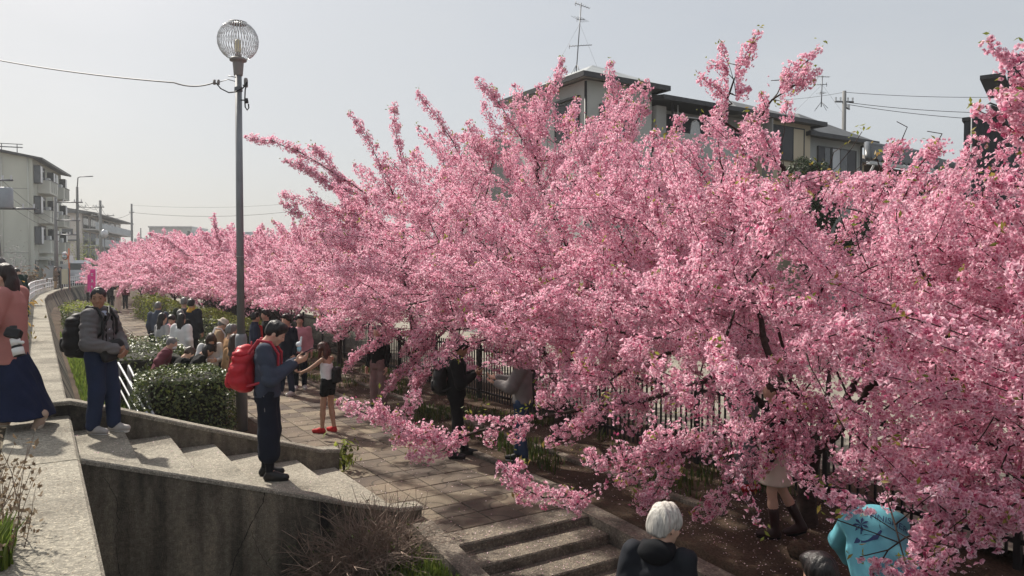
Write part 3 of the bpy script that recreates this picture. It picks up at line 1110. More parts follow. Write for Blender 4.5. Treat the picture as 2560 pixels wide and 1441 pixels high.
# ---- terrace of houses behind the trees on the right
C_ = P(1465, 190, 26.0)
hz = C_.z
C_.z = -1.15
H = hz + 1.15
ha = thing("house", "grey three storey house with a grey hipped roof and a tall aerial on it", "house", C_)
Fa = Frame(ha, AX_U, AX_A)
Fa.box("wall", m_housegrey, (0, 0, 0), (3.1, 4.9, H - 0.12))
hip_roof(Fa, 0, 3.1, 0, 4.9, H, H + 0.95, 0.42, m_rooflight)
Fa.mb().tube([(-0.06, -0.06, 0.3), (-0.06, -0.06, H - 0.2)], 0.05, 6).build("drainpipe", m_frame, ha, True)
w = Fa.window(0.35, 1.75, H - 2.1, H - 0.75, 0, panes=2, side='L', mg=[m_glass, m_shutter], depth=0.09)
Fa.box("window_hood", m_frame, (-0.14, 0.3, H - 0.7), (-0.004, 1.8, H - 0.62))
Fa.window(3.0, 4.0, H - 2.0, H - 0.85, 0, panes=2, side='L', mg=[m_shutter, m_white], depth=0.09)
Fa.window(0.6, 1.8, H - 4.7, H - 3.5, 0, panes=2, side='L', depth=0.09)
Fa.window(0.6, 2.2, H - 2.1, H - 0.9, 0, panes=2, depth=0.09)
Fa.window(0.6, 2.2, H - 4.9, H - 3.7, 0, panes=2, depth=0.09)
Fa.box("air_conditioner", m_lightframe, (0.9, -0.45, H - 3.3), (1.7, -0.12, H - 2.7))
Fa.mb().tube([(1.8, -0.05, H - 3.0), (1.85, -0.05, H - 1.0)], 0.03, 6).build("refrigerant_pipe", m_lightframe, ha, True)
Fa.box("wall_joint", m_dim, (-0.014, 2.3, 0.2), (-0.002, 2.33, H - .2))
Fa.box("rear_wing", m_housegrey2, (-0.9, 4.95, 0), (1.5, 7.2, H - 1.5))

hb = thing("house", "dark house with a deep shaded upper balcony where washing hangs on a pole", "house", C_ + AX_U * 3.25)
Fh = Frame(hb, AX_U, AX_A)
HB = H - 0.35
Fh.box("wall", m_housegrey2, (0.0, 0.9, 0), (4.3, 6, HB - 0.15))
Fh.box("balcony_front", m_housegrey, (0.55, -0.35, HB - 3.4), (4.3, 0.0, HB - 1.25))
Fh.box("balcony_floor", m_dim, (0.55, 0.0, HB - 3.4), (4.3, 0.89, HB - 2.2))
Fh.box("side_wall", m_housegrey2, (0.0, -0.1, 0), (0.5, 0.89, HB - 0.3))
mb = Fh.mb(); mb.add([(-0.25, -0.75, HB - 0.05), (4.5, -0.75, HB - 0.05), (4.5, 6.3, HB + 0.75), (-0.25, 6.3, HB + 0.75), (-0.25, -0.75, HB - 0.22), (4.5, -0.75, HB - 0.22), (4.5, 6.3, HB + 0.5), (-0.25, 6.3, HB + 0.5)],
                     [(0, 1, 2, 3), (4, 7, 6, 5), (0, 4, 5, 1), (2, 6, 7, 3), (0, 3, 7, 4), (1, 5, 6, 2)])
mb.build("roof", m_darkroof, hb)
Fh.box("balcony_shade", m_corr, (0.6, 0.86, HB - 2.2), (4.2, 0.895, HB - 0.3))  # dark panel, the balcony's deep shade put into its colour
Fh.mb().tube([(0.9, -0.2, HB - 0.62), (3.3, -0.2, HB - 0.55)], 0.025, 6).build("washing_pole", m_lightframe, hb, True)
Fh.mb().tube([(0.52, -0.4, HB - 0.2), (0.52, -0.4, 0.4)], 0.045, 6).build("drainpipe", m_frame, hb, True)
for xx in (1.0, 3.2): Fh.mb().tube([(xx, -0.2, HB - 0.2), (xx, -0.2, HB - 0.6)], 0.02, 5).build("pole_bracket", m_lightframe, hb, True)
sh = thing("shirt", "pale striped shirt hanging on the washing pole of the shaded balcony", "shirt", (0, 0, 0))
mb = MB(C_ + AX_U * 3.25, AX_U, AX_A)
zt = HB - 0.68
mb.add([(1.75, -0.2, zt - .1), (1.95, -0.24, zt - 0.02), (2.15, -0.2, zt - .1), (2.25, -0.2, zt - .62), (1.65, -0.2, zt - .62), (1.95, -0.26, zt - .62),
        (1.75, -0.16, zt - .1), (1.95, -0.15, zt - 0.02), (2.15, -0.16, zt - .1), (2.25, -0.17, zt - .62), (1.65, -0.17, zt - .62), (1.95, -0.13, zt - .62)],
       [(0, 1, 5, 4), (1, 2, 3, 5), (6, 10, 11, 7), (7, 11, 9, 8), (0, 4, 10, 6), (2, 8, 9, 3), (0, 6, 7, 1), (1, 7, 8, 2), (4, 5, 11, 10), (5, 3, 9, 11)])
mb.build("cloth", M("pale shirt cloth", (0.5, 0.52, 0.52), 0.9, 0.2, 30), sh)
sh2 = MB(C_ + AX_U * 3.25, AX_U, AX_A).tube([(1.75, -0.2, zt - 0.08), (1.95, -0.2, zt + 0.02), (2.15, -0.2, zt - 0.08)], 0.012, 5).build("hanger", m_white, sh, True)

hcx = 7.7
hc_ = thing("house", "beige house with a wide dark shuttered window under grey eaves", "house", C_ + AX_U * hcx)
Fc = Frame(hc_, AX_U, AX_A)
HC = H - 0.35
Fc.box("wall", m_housegrey2, (0, 0.6, 0), (1.6, 6.5, HC - 0.1))
Fc.box("wall", m_beige, (1.65, 0.0, 0), (4.85, 6.5, HC - 0.1))
hip_roof(Fc, 0.1, 4.75, 0.05, 6.5, HC, HC + 1.15, 0.5, m_roofgrey)
f = Fc.window(2.1, 4.35, HC - 1.75, HC - 0.3, 0, panes=3, mg=[m_shutter, m_shutter, m_beige], depth=0.08)
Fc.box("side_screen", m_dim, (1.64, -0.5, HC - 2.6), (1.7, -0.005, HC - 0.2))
Fc.window(0.3, 1.2, HC - 1.6, HC - .6, 0.6, panes=1)

hdx = 12.75
hd = thing("house", "grey house with a dark framed sliding window, right of the beige house", "house", C_ + AX_U * hdx)
Fd = Frame(hd, AX_U, AX_A)
HD = H - 0.75
Fd.box("wall", m_housegrey, (0.0, 0.3, 0), (4.1, 6.8, HD - 0.1))
hip_roof(Fd, 0.05, 4.1, 0.3, 6.8, HD, HD + 1.5, 0.5, m_roofgrey)
Fd.window(0.7, 1.65, HD - 1.75, HD - 0.45, 0.3, panes=2, mg=[m_shutter, m_glass], depth=0.09)
Fd.window(1.7, 3.6, HD - 1.75, HD - 0.45, 0.3, panes=3, mg=[m_lightframe, m_glass, m_shutter], depth=0.09)
Fd.mb().tube([(3.95, 0.2, HD - 0.2), (3.95, 0.2, 0.4)], 0.045, 6).build("drainpipe", m_frame, hd, True)

he = thing("house", "house with a low tan roof, set back behind the grey house", "house", C_ + AX_U * 16.3 + AX_A * 3.0)
Fe = Frame(he, AX_U, AX_A)
Fe.box("wall", m_beige, (0, 0, 0), (7, 6, H - 1.1))
hip_roof(Fe, 0, 7, 0, 6, H - 1.0, H + 0.5, 0.6, m_tan)

# low house with a glazed tile roof
Q = P(2168, 398, 24.5)
hf = thing("house", "low old house with a glazed grey tile roof and a white downpipe", "house", (Q.x, Q.y, -1.15))
Ff = Frame(hf, AX_U, AX_A)
HF = Q.z + 1.15
m_brownwall = M("dark brown cladding", (0.075, 0.055, 0.045), 0.8, 0.2, 4, 0.2, 30)
Ff.mb().prism([(0.95, 0.7), (8.5, 0.7), (8.5, 4.9), (7.7, 4.9)], 0.0, HF - 0.05).build("wall", m_brownwall, hf)
Ff.box("doorway", m_frame, (1.2, 0.66, 0.1), (2.2, 0.694, HF - 0.5))
Ff.mb().tube([(0.55, 0.1, HF - 0.15), (0.85, 0.5, HF - 0.5), (0.88, 0.6, 0.2)], 0.045, 6).build("drainpipe", m_white, hf, True)
Ff.box("gutter", m_lightframe, (0.05, -0.06, HF - 0.16), (9, 0.06, HF - 0.06))
# tile roof: rows of half-round tiles laid up the slope
V, Fc2_, base = [], [], 0
slope = 1.25 / 3.0
nx, ny, tw, tl = 34, 13, 0.265, 0.245
mb = Ff.mb()
for j in range(ny):
    y0_, y1_ = j * tl, (j + 1) * tl + 0.03
    xs = nx
    for i in range(xs):
        x0_ = i * tw + 0.02
        if x0_ < (j + 1) * tl * 1.6 - 0.1: continue
        zz0, zz1 = HF + y0_ * slope + 0.03, HF + y1_ * slope
        vs = []
        for (yy, zz) in ((y0_, zz0), (y1_, zz1)):
            for k in range(6):
                t = k / 5.0
                vs.append((x0_ + tw * t, yy, zz + 0.055 * math.sin(t * 2 * math.pi)))
        mb.add(vs + [(x0_ + tw * k / 5.0, y0_, HF + y0_ * slope - 0.02 + 0.055 * math.sin(k / 5.0 * 2 * math.pi)) for k in range(6)],
               [(k, k + 1, 7 + k, 6 + k) for k in range(5)] + [(k + 1, k, 12 + k, 13 + k) for k in range(5)])
ro = mb.build("roof_tiles", m_kawara, hf, True); ro['kind'] = 'stuff'
Ff.mb().add([(0.0, 0.0, HF - 0.03), (9, 0, HF - 0.03), (9, 3.2, HF + 3.2 * slope - 0.06), (5.1, 3.2, HF + 3.2 * slope - 0.06), (9, 5.6, HF + 0.3)],
            [(0, 1, 2, 3), (3, 2, 4)]).build("roof_deck", m_darkroof, hf)
Ff.mb().tube([(0.06, 0.0, HF + 0.06), (5.1, 3.2, HF + 3.2 * slope + 0.06), (9, 3.2, HF + 3.2 * slope + 0.04)], 0.11, 8).build("ridge", m_kawara, hf, True)

# dark corrugated buildings at the right edge
def corrugated(name, label, base, w, d, h, e1, e2, pitch=0.16):
    t = thing(name, label, "building", base)
    f = Frame(t, e1, e2)
    f.box("wall", m_corr, (0.0, 0.0, 0), (w, d, h))
    mb = f.mb()
    x = 0.05
    while x < w: mb.box((x, -0.03, 0.1), (x + pitch * 0.45, -0.001, h - 0.04)); x += pitch
    y = 0.05
    while y < d: mb.box((-0.03, y, 0.1), (-0.001, y + pitch * 0.45, h - 0.04)); y += pitch
    mb.build("ribs", m_corr, t)['kind'] = 'stuff'
    f.box("roof_edge", m_darkroof, (-0.08, -0.08, h + .001), (w + .08, d + .08, h + 0.13))
    return t, f


q = P(2522, 150, 24.0)
ct, cf = corrugated("clad_house", "tall dark corrugated house at the right edge above the blossom", (q.x, q.y, -1.15), 6, 5, q.z + 1.15, (.80, -.60, 0), (.60, .80, 0))
cf.box("canopy", m_darkroof, (-0.75, -0.4, q.z + 0.55), (-0.081, 3, q.z + 0.68))
q = P(2412, 304, 26.5)
ct2, cf2 = corrugated("clad_house", "low dark corrugated block beside the tiled roof", (q.x, q.y, -1.15), 2.4, 4, q.z + 1.15, (.80, -.60, 0), (.60, .80, 0))
q0, q1, q2, q3 = P(2430, 290, 25), P(2475, 258, 25), P(2520, 275, 25), P(2476, 262, 25)
tr = thing("roof_frame", "thin steel roof frame rising beside the tall dark corrugated house", "frame", (q0.x, q0.y, -1.15))
o_ = Vector(tr.location)
MB().tube([q0 - o_, q1 - o_, q2 - o_, P(2560, 285, 25) - o_], 0.03, 6).build("beam", m_steel, tr, True)
MB().tube([Vector((q0 - o_).to_tuple()[:2] + (0,)), q0 - o_], 0.03, 6).build("post", m_steel, tr, True)
MB().tube([Vector(((q2 - o_).x, (q2 - o_).y, 0)), q2 - o_], 0.03, 6).build("post", m_steel, tr, True)
pp = [P(2478, 262, 25) - o_, P(2520, 278, 25) - o_, P(2520, 290, 25) - o_, P(2480, 280, 25) - o_]
MB().add([tuple(v) for v in pp] + [tuple(v + Vector((0, .06, 0))) for v in pp], [(0, 1, 2, 3), (7, 6, 5, 4), (0, 4, 5, 1), (1, 5, 6, 2), (2, 6, 7, 3), (3, 7, 4, 0)]).build("canopy", m_roofgrey, tr)

# ---- aerials
def aerial(label, foot, top, tops, scale=1.0):
    t = thing("tv_aerial", label, "aerial", foot)
    h = top - foot
    MB().tube([(0, 0, 0), h], 0.022 * scale, 6).build("mast", m_steel, t, True)
    mb = MB()
    for k in range(4):
        an = k * math.pi / 2 + 0.5
        mb.tube([(math.cos(an) * 0.35 * scale, math.sin(an) * 0.35 * scale, -0.12), h * 0.17], 0.012 * scale, 4)
    mb.build("stay", m_steel, t, True)
    for (f, L, ang, n, el, rise) in tops:
        mb = MB()
        c = h * f
        d = Vector((math.cos(ang), math.sin(ang), rise)).normalized()
        e = Vector((-d.y, d.x, 0)).normalized()
        mb.tube([c - d * L * 0.4, c + d * L * 0.6], 0.014 * scale, 4)
        for i in range(n):
            p = c + d * L * (-0.38 + 0.96 * i / max(1, n - 1))
            mb.tube([p - e * el * (1 - 0.35 * i / n), p + e * el * (1 - 0.35 * i / n)], 0.007 * scale, 3)
        p = c - d * L * 0.38
        mb.tube([p + Vector((0, 0, -.1)) * scale, p + Vector((0, 0, .1)) * scale], 0.01 * scale, 3)
        mb.build("antenna", m_steel, t, True)
    mb = MB()
    for sx in (-1, 1): mb.tube([h * 0.72, Vector((sx * 1.1 * scale, 0.3, -0.2))], 0.004 * scale, 3)
    mb.build("guy_wire", m_steel, t, True)
    return t


f0 = P(1440, 192, 28.5)
aerial("tall television aerial with three antennas on the grey three storey house", f0, P(1453, 8, 28.5),
       [(0.97, 0.6, 0.25, 7, 0.16, -0.25), (0.78, 0.35, -0.6, 4, 0.45, -0.2), (0.42, 0.9, 0.15, 9, 0.14, 0.1)])
f0 = P(2053, 268, 33)
aerial("smaller television aerial beside the grey utility pole above the beige house", f0, P(2056, 190, 33),
       [(0.97, 0.55, 0.1, 6, 0.15, 0), (0.72, 0.5, 2.6, 5, 0.2, 0.1), (0.45, 0.3, 0.6, 3, 0.2, 0)])

# ---- utility poles and wires
def utility_pole(label, foot, h, arms, r=0.14, boxes=(), cat="utility pole", mt=None, lean=0.0, group=None):
    t = thing("utility_pole", label, cat, foot, 0, group)
    MB().tube([(0, 0, -0.3), (lean, 0, h)], [r * 1.15, r * 0.8], 10).build("pole", mt or m_pole, t, True)
    for (z, L, off, ang) in arms:
        mb = MB()
        d = Vector((math.cos(ang), math.sin(ang), 0))
        c = Vector((lean * z / h, 0, z)) + d * off
        mb.tube([c - d * L / 2, c + d * L / 2], 0.05, 5)
        arm = mb.build("crossarm", m_steel, t, True)
        mb = MB()
        for s in (-0.45, -0.2, 0.2, 0.45):
            p = c + d * L * s
            mb.tube([p, p + Vector((0, 0, 0.22))], [0.035, 0.05], 5)
        mb.build("insulators", m_lightframe, arm)
    for (z, dx, w, hh) in boxes:
        MB().lathe([(w * 0.9, 0), (w, 0.05), (w, hh - 0.06), (w * 0.8, hh)], (dx, -0.1, z), 12).build("transformer", M("grey transformer", (0.3, 0.33, 0.36), 0.5, 0.05), t, True)
    return t


def foot(px, Y, z=0.0):
    p = P(px, 668, Y)
    p.z = z
    return p


U = {}
U['edge'] = utility_pole("leaning power pole cut by the left edge, a grey transformer on it", foot(2, 34), 7.4, [(4.3, 1.9, 0.9, 0.1), (5.6, 1.5, 0.2, 0.1)], 0.17, [(4.3, 0.35, 0.3, 0.95)], lean=-0.5)
U['front'] = utility_pole("thick grey utility pole in front of the tall greenish apartment block", foot(141, 57), 7.0, [(5.2, 1.8, 0.9, 0.1), (4.1, 1.6, 0.7, 0.1), (6.6, 2.0, 1.0, 0.1)], 0.135)
U['mid'] = utility_pole("utility pole with a bent lamp arm, in front of the beige apartment block", foot(196, 74), 9.6, [(7.6, 2.6, 1.3, 0.05)], 0.14)
t = U['mid']
MB().tube([(0, 0, 9.4), (0.1, 0, 10.5), (0.3, 0, 10.6), (1.6, 0, 10.65)], 0.05, 6).build("lamp_arm", m_steel, t, True)
U['c'] = utility_pole("utility pole with one crossarm in front of the long grey balconies", foot(253, 98), 10.4, [(8.4, 3.0, 0.3, 0.05)], 0.2)
U['d'] = utility_pole("bare tall pole standing clear against the sky above the far trees", foot(331, 122), 12.0, [(10.6, 0.8, 0, 0.1)], 0.19)
U['e'] = utility_pole("slim distant pole with a crossarm beside the far factory hall", foot(353, 150), 9.5, [(7.5, 1.8, 0.6, 0.1)], 0.14)
U['f'] = utility_pole("short slim pole in front of the lowest grey balcony", foot(240, 86), 4.2, [], 0.1)
U['g'] = utility_pole("thin dark post beside the utility pole with the bent lamp arm", foot(224, 84), 5.3, [], 0.07, mt=m_steel)
pr = P(2110, 300, 38)
U['r'] = utility_pole("pale utility pole with crossarms behind the beige and grey houses", (pr.x, pr.y, -1.1), P(2106, 228, 38).z + 1.1, [(P(2110, 255, 38).z + 1.1, 1.0, 0, 0.1), (P(2110, 268, 38).z + 1.1, 0.6, 0.4, 0.8)], 0.12)


def wire(name, label, pts, sag=0.3, r=0.012, n=14, m=None, group=None):
    mb = MB()
    o = Vector(pts[0])
    full = []
    for i in range(len(pts) - 1):
        a, b = Vector(pts[i]), Vector(pts[i + 1])
        for k in range(n + (1 if i == len(pts) - 2 else 0)):
            t = k / n
            p = a.lerp(b, t); p.z -= sag * 4 * t * (1 - t)
            full.append(p - o)
    mb.tube(full, r, 4)
    w = mb.build(name, m or m_wire, None, True)
    w.location = o
    return tag(w, label, "power line", group)


G = "power lines over the road"
def up(k, z, dx=0): return Vector(U[k].location) + Vector((dx, 0, z))
for z, dx in ((7.6, 0.4), (7.6, 1.6), (7.6, 2.3)):
    wire("power_line", "thin black power line hanging along the poles beside the road", [up('front', 6.6, dx), up('mid', z + .2, dx), up('c', 8.6, dx * .5)], 0.5, 0.016, group=G)
wire("power_line", "power line running right from the bare tall pole above the far trees", [up('c', 8.5), up('d', 10.6), P(720, 530, 122), P(1200, 540, 130)], 0.7, 0.03)
wire("power_line", "higher faint power line crossing the sky behind the lamp post", [up('d', 11.8), P(720, 510, 122), P(1200, 500, 130)], 0.5, 0.018)
for k in range(3):
    wire("power_line", "thin slanting line crossing the blank end wall of the apartment block", [up('edge', 6.0 - .5 * k, -0.3), up('front', 5.2 - 0.4 * k, 0.1)], 0.25, 0.012, group="lines in front of the end wall")
wire("power_line", "top line running right from the pale pole behind the houses", [Vector((pr.x, pr.y, P(2106, 231, 38).z)), P(2520, 243, 36), P(2900, 235, 34)], 0.1, 0.012)
for k, (y0, y1) in enumerate(((257, 282), (262, 298))):
    wire("power_line", ("upper", "lower")[k] + " of the two close lines running right from the pale pole's crossarm", [P(2122, y0, 38), P(2440, y1, 36), P(2900, y1 + 18, 34)], 0.08, 0.014)
wire("power_line", "faint line running left from the pale pole to the roofs", [Vector((pr.x, pr.y, P(2106, 231, 38).z)), P(1960, 250, 40)], 0.05, 0.008)
# ================================================================== cherry trees
m_bark = M("cherry bark", (0.040, 0.027, 0.022), 0.85, 0.4, 14, 0.6, 50, spec=0.25, stretch=(1, 1, 3))
m_petal = leafy("cherry petals", (0.905, 0.54, 0.66), (0.945, 0.68, 0.77), (0.98, 0.855, 0.90), transl=0.55, rough=0.6, spec=0.2, tcol=(1.0, 0.93, 0.96), pos=(0.07, 0.55, 1.0), bud=(0.46, 0.11, 0.21), ctr=(0.50, 0.09, 0.19))
m_yleaf = leafy("young cherry leaves", (0.16, 0.20, 0.03), (0.26, 0.28, 0.05), (0.30, 0.20, 0.06), transl=0.5, rough=0.5)


class Tree:
    """Branch skeleton grown from the trunk to a cloud of shoots; each shoot joins the nearest, least roundabout branch."""

    def __init__(self, root, seed, bf=0.35):
        self.rng = np.random.default_rng(seed)
        self.p = [np.array(root, float)]
        self.par = [-1]
        self.pl = [0.0]
        self.ok = [False]
        self.fl = [0]
        self.cur = 0
        self.tip = []
        self.bf = bf
        self.buf = np.zeros((60000, 3)); self.bpl = np.full(60000, 1e9); self.bok = np.zeros(60000, bool)
        self.buf[0] = root

    def _add(self, p, par, ok=True):
        i = len(self.p)
        self.p.append(p); self.par.append(par); self.fl.append(self.cur)
        d = float(np.linalg.norm(p - self.p[par]))
        self.pl.append(self.pl[par] + d)
        self.buf[i] = p; self.bpl[i] = self.pl[i]; self.bok[i] = ok
        return i

    def chain(self, par, target, ok=True, step=0.16, wob=0.025, arch=0.0):
        a = self.p[par]
        d = target - a
        L = np.linalg.norm(d)
        n = max(1, int(L / step))
        off = np.zeros(3)
        for k in range(1, n + 1):
            t = k / n
            off = off * 0.6 + self.rng.normal(0, wob, 3)
            p = a + d * t + off * (1 - t) * 1.2 + np.array([0, 0, arch * L * 4 * t * (1 - t)])
            par = self._add(p, par, ok)
        return par

    def join(self, target, step=0.16, wob=0.02, arch=0.0):
        n = len(self.p)
        dd = np.linalg.norm(self.buf[:n] - target, axis=1)
        cost = dd + self.bf * self.bpl[:n] + np.where(self.bok[:n], 0, 5.0)
        j = int(np.argmin(cost))
        if dd[j] < 0.03: return j
        return self.chain(j, np.array(target, float), True, step, wob, arch)

    def finish(self, rmin=0.0042, rmax=0.2, expo=2.05):
        n = len(self.p)
        self.P = np.array(self.p); self.par = np.array(self.par)
        acc = np.zeros(n)
        nch = np.zeros(n, int)
        for i in range(1, n): nch[self.par[i]] += 1
        for i in range(n - 1, 0, -1):
            if nch[i] == 0: acc[i] = rmin ** expo
            acc[self.par[i]] += acc[i]
        self.r = np.minimum(np.maximum(acc, rmin ** expo) ** (1 / expo), rmax)
        self.nch = nch


def branch_mesh(name, T, thick=0.012):
    """All limbs and twigs of a tree as one tube mesh: six sides for limbs, three for twigs."""
    V, F, S = [], [], []
    base = 0
    n = len(T.P)
    idx = np.arange(1, n)
    par = T.par[1:]
    a, b = T.P[par], T.P[idx]
    ra, rb = T.r[par].copy(), T.r[idx]
    ra = np.minimum(ra, rb * 1.6 + 0.002)
    d = b - a
    L = np.linalg.norm(d, axis=1)
    good = L > 1e-4
    d = d / (L[:, None] + 1e-9)
    ref = np.where(np.abs(d[:, 2:3]) < 0.9, np.array([[0, 0, 1.0]]), np.array([[1.0, 0, 0]]))
    s = np.cross(d, ref); s /= np.linalg.norm(s, axis=1, keepdims=True) + 1e-9
    t = np.cross(d, s)
    for sides, sel in ((7, good & (rb >= thick * 2)), (4, good & (rb >= thick * 0.75) & (rb < thick * 2)), (3, good & (rb < thick * 0.75))):
        if not sel.any(): continue
        k = int(sel.sum())
        an = 2 * np.pi * np.arange(sides) / sides
        ring = s[sel][:, None, :] * np.cos(an)[None, :, None] + t[sel][:, None, :] * np.sin(an)[None, :, None]
        ext = d[sel] * np.minimum(rb[sel], 0.03)[:, None] * 0.5
        va = (a[sel] - ext)[:, None, :] + ring * ra[sel][:, None, None]
        vb = (b[sel] + ext)[:, None, :] + ring * rb[sel][:, None, None]
        vv = np.concatenate([va, vb], axis=1).reshape(-1, 3)
        q = []
        for i in range(sides):
            j = (i + 1) % sides
            q.append([i, j, sides + j, sides + i])
        q = np.array(q)
        ff = (base + (np.arange(k) * 2 * sides)[:, None, None] + q[None]).reshape(-1)
        V.append(vv); F.append(ff); S.append(np.full(k * sides, 4))
        base += len(vv)
    me = np_mesh(name, np.concatenate(V), np.concatenate(F), np.concatenate(S), True)
    me.materials.append(m_bark)
    return me


def blossom_mesh(name, T, rng, dens, Rm, fr, petals, origin, drop=None, bare=0.2, rmax=0.03):
    """Open flowers packed round every flowering shoot like a bottle brush of pompoms: each flower a shallow cup of
    separate petals with a darker heart, facing outwards from its shoot."""
    n = len(T.P)
    idx = np.arange(1, n); par = T.par[1:]
    fl = np.array(T.fl)[1:] > 0
    ok = T.r[idx] < rmax
    idx, par, fl = idx[ok], par[ok], fl[ok]
    a, b = T.P[par], T.P[idx]
    L = np.linalg.norm(b - a, axis=1)
    L = np.minimum(L, 0.4)
    rr = T.r[idx]
    w = np.where(fl, 1.0, bare) * np.where(rr > 0.016, 0.45, 1.0)
    cnt = rng.poisson(L * dens * w)
    rep = np.repeat(np.arange(len(a)), cnt)
    m = len(rep)
    tt = rng.uniform(0, 1, m)
    ax = (b - a)[rep]; ax /= np.linalg.norm(ax, axis=1, keepdims=True) + 1e-9
    p0 = a[rep] + (b - a)[rep] * tt[:, None]
    s = np.array(T.pl)[par][rep] + L[rep] * tt
    lump = 0.5 + 0.5 * np.sin(s * (2 * math.pi / 0.19) + 1.5 * np.sin(s * 3.1))
    tipf = np.where(T.nch[idx][rep] == 0, 1 - 0.5 * tt, 1.0)
    Rr = Rm * (0.42 + 0.58 * lump) * tipf * np.where(fl[rep], 1.0, 0.55) * rng.uniform(0.85, 1.12, m)
    v = rng.normal(0, 1, (m, 3)); v -= ax * np.sum(v * ax, axis=1, keepdims=True); v /= np.linalg.norm(v, axis=1, keepdims=True) + 1e-9
    rho = np.sqrt(rng.uniform(0.18, 1.0, m))
    endp = (T.nch[idx][rep] == 0) & (tt > 0.7)
    d = v + ax * (rng.normal(0, 0.3, m) + np.where(endp, 0.6, 0.0))[:, None]
    d /= np.linalg.norm(d, axis=1, keepdims=True)
    pos = p0 + d * (Rr * rho)[:, None]
    if drop is not None:
        k = ~drop(pos + origin)
        pos, d, Rr = pos[k], d[k], Rr[k]
        m = len(pos)
    nr = d + rng.normal(0, 0.38, d.shape); nr[:, 2] -= 0.1
    nr /= np.linalg.norm(nr, axis=1, keepdims=True)
    t = rng.normal(0, 1, (m, 3)); t -= nr * np.sum(t * nr, axis=1, keepdims=True); t /= np.linalg.norm(t, axis=1, keepdims=True) + 1e-9
    sv = np.cross(nr, t)
    f = fr * rng.uniform(0.72, 1.22, m)[:, None]
    k = petals
    cols = [pos - nr * f * 0.4]
    hw = math.pi / k * (0.86 if k > 3 else 0.8)
    cup = rng.uniform(0.0, 0.5, m)[:, None]
    for i in range(k):
        an = 2 * math.pi * i / k
        for sg in (-1, 1):
            ca, sa = math.cos(an + sg * hw), math.sin(an + sg * hw)
            cols.append(pos + (t * ca + sv * sa) * f + nr * f * cup)
    vv = np.stack(cols, axis=1)
    nv = 1 + 2 * k
    tri = np.array([[0, 1 + 2 * i, 2 + 2 * i] for i in range(k)])
    F = ((np.arange(m) * nv)[:, None, None] + tri[None]).reshape(-1)
    me = np_mesh(name, vv.reshape(-1, 3), F, np.full(m * k, 3))
    at = me.attributes.new("heart", 'FLOAT', 'POINT')
    h = np.zeros((m, nv), np.float32); h[:, 0] = 1.0
    at.data.foreach_set("value", h.ravel())
    me.materials.append(m_petal)
    return me, m


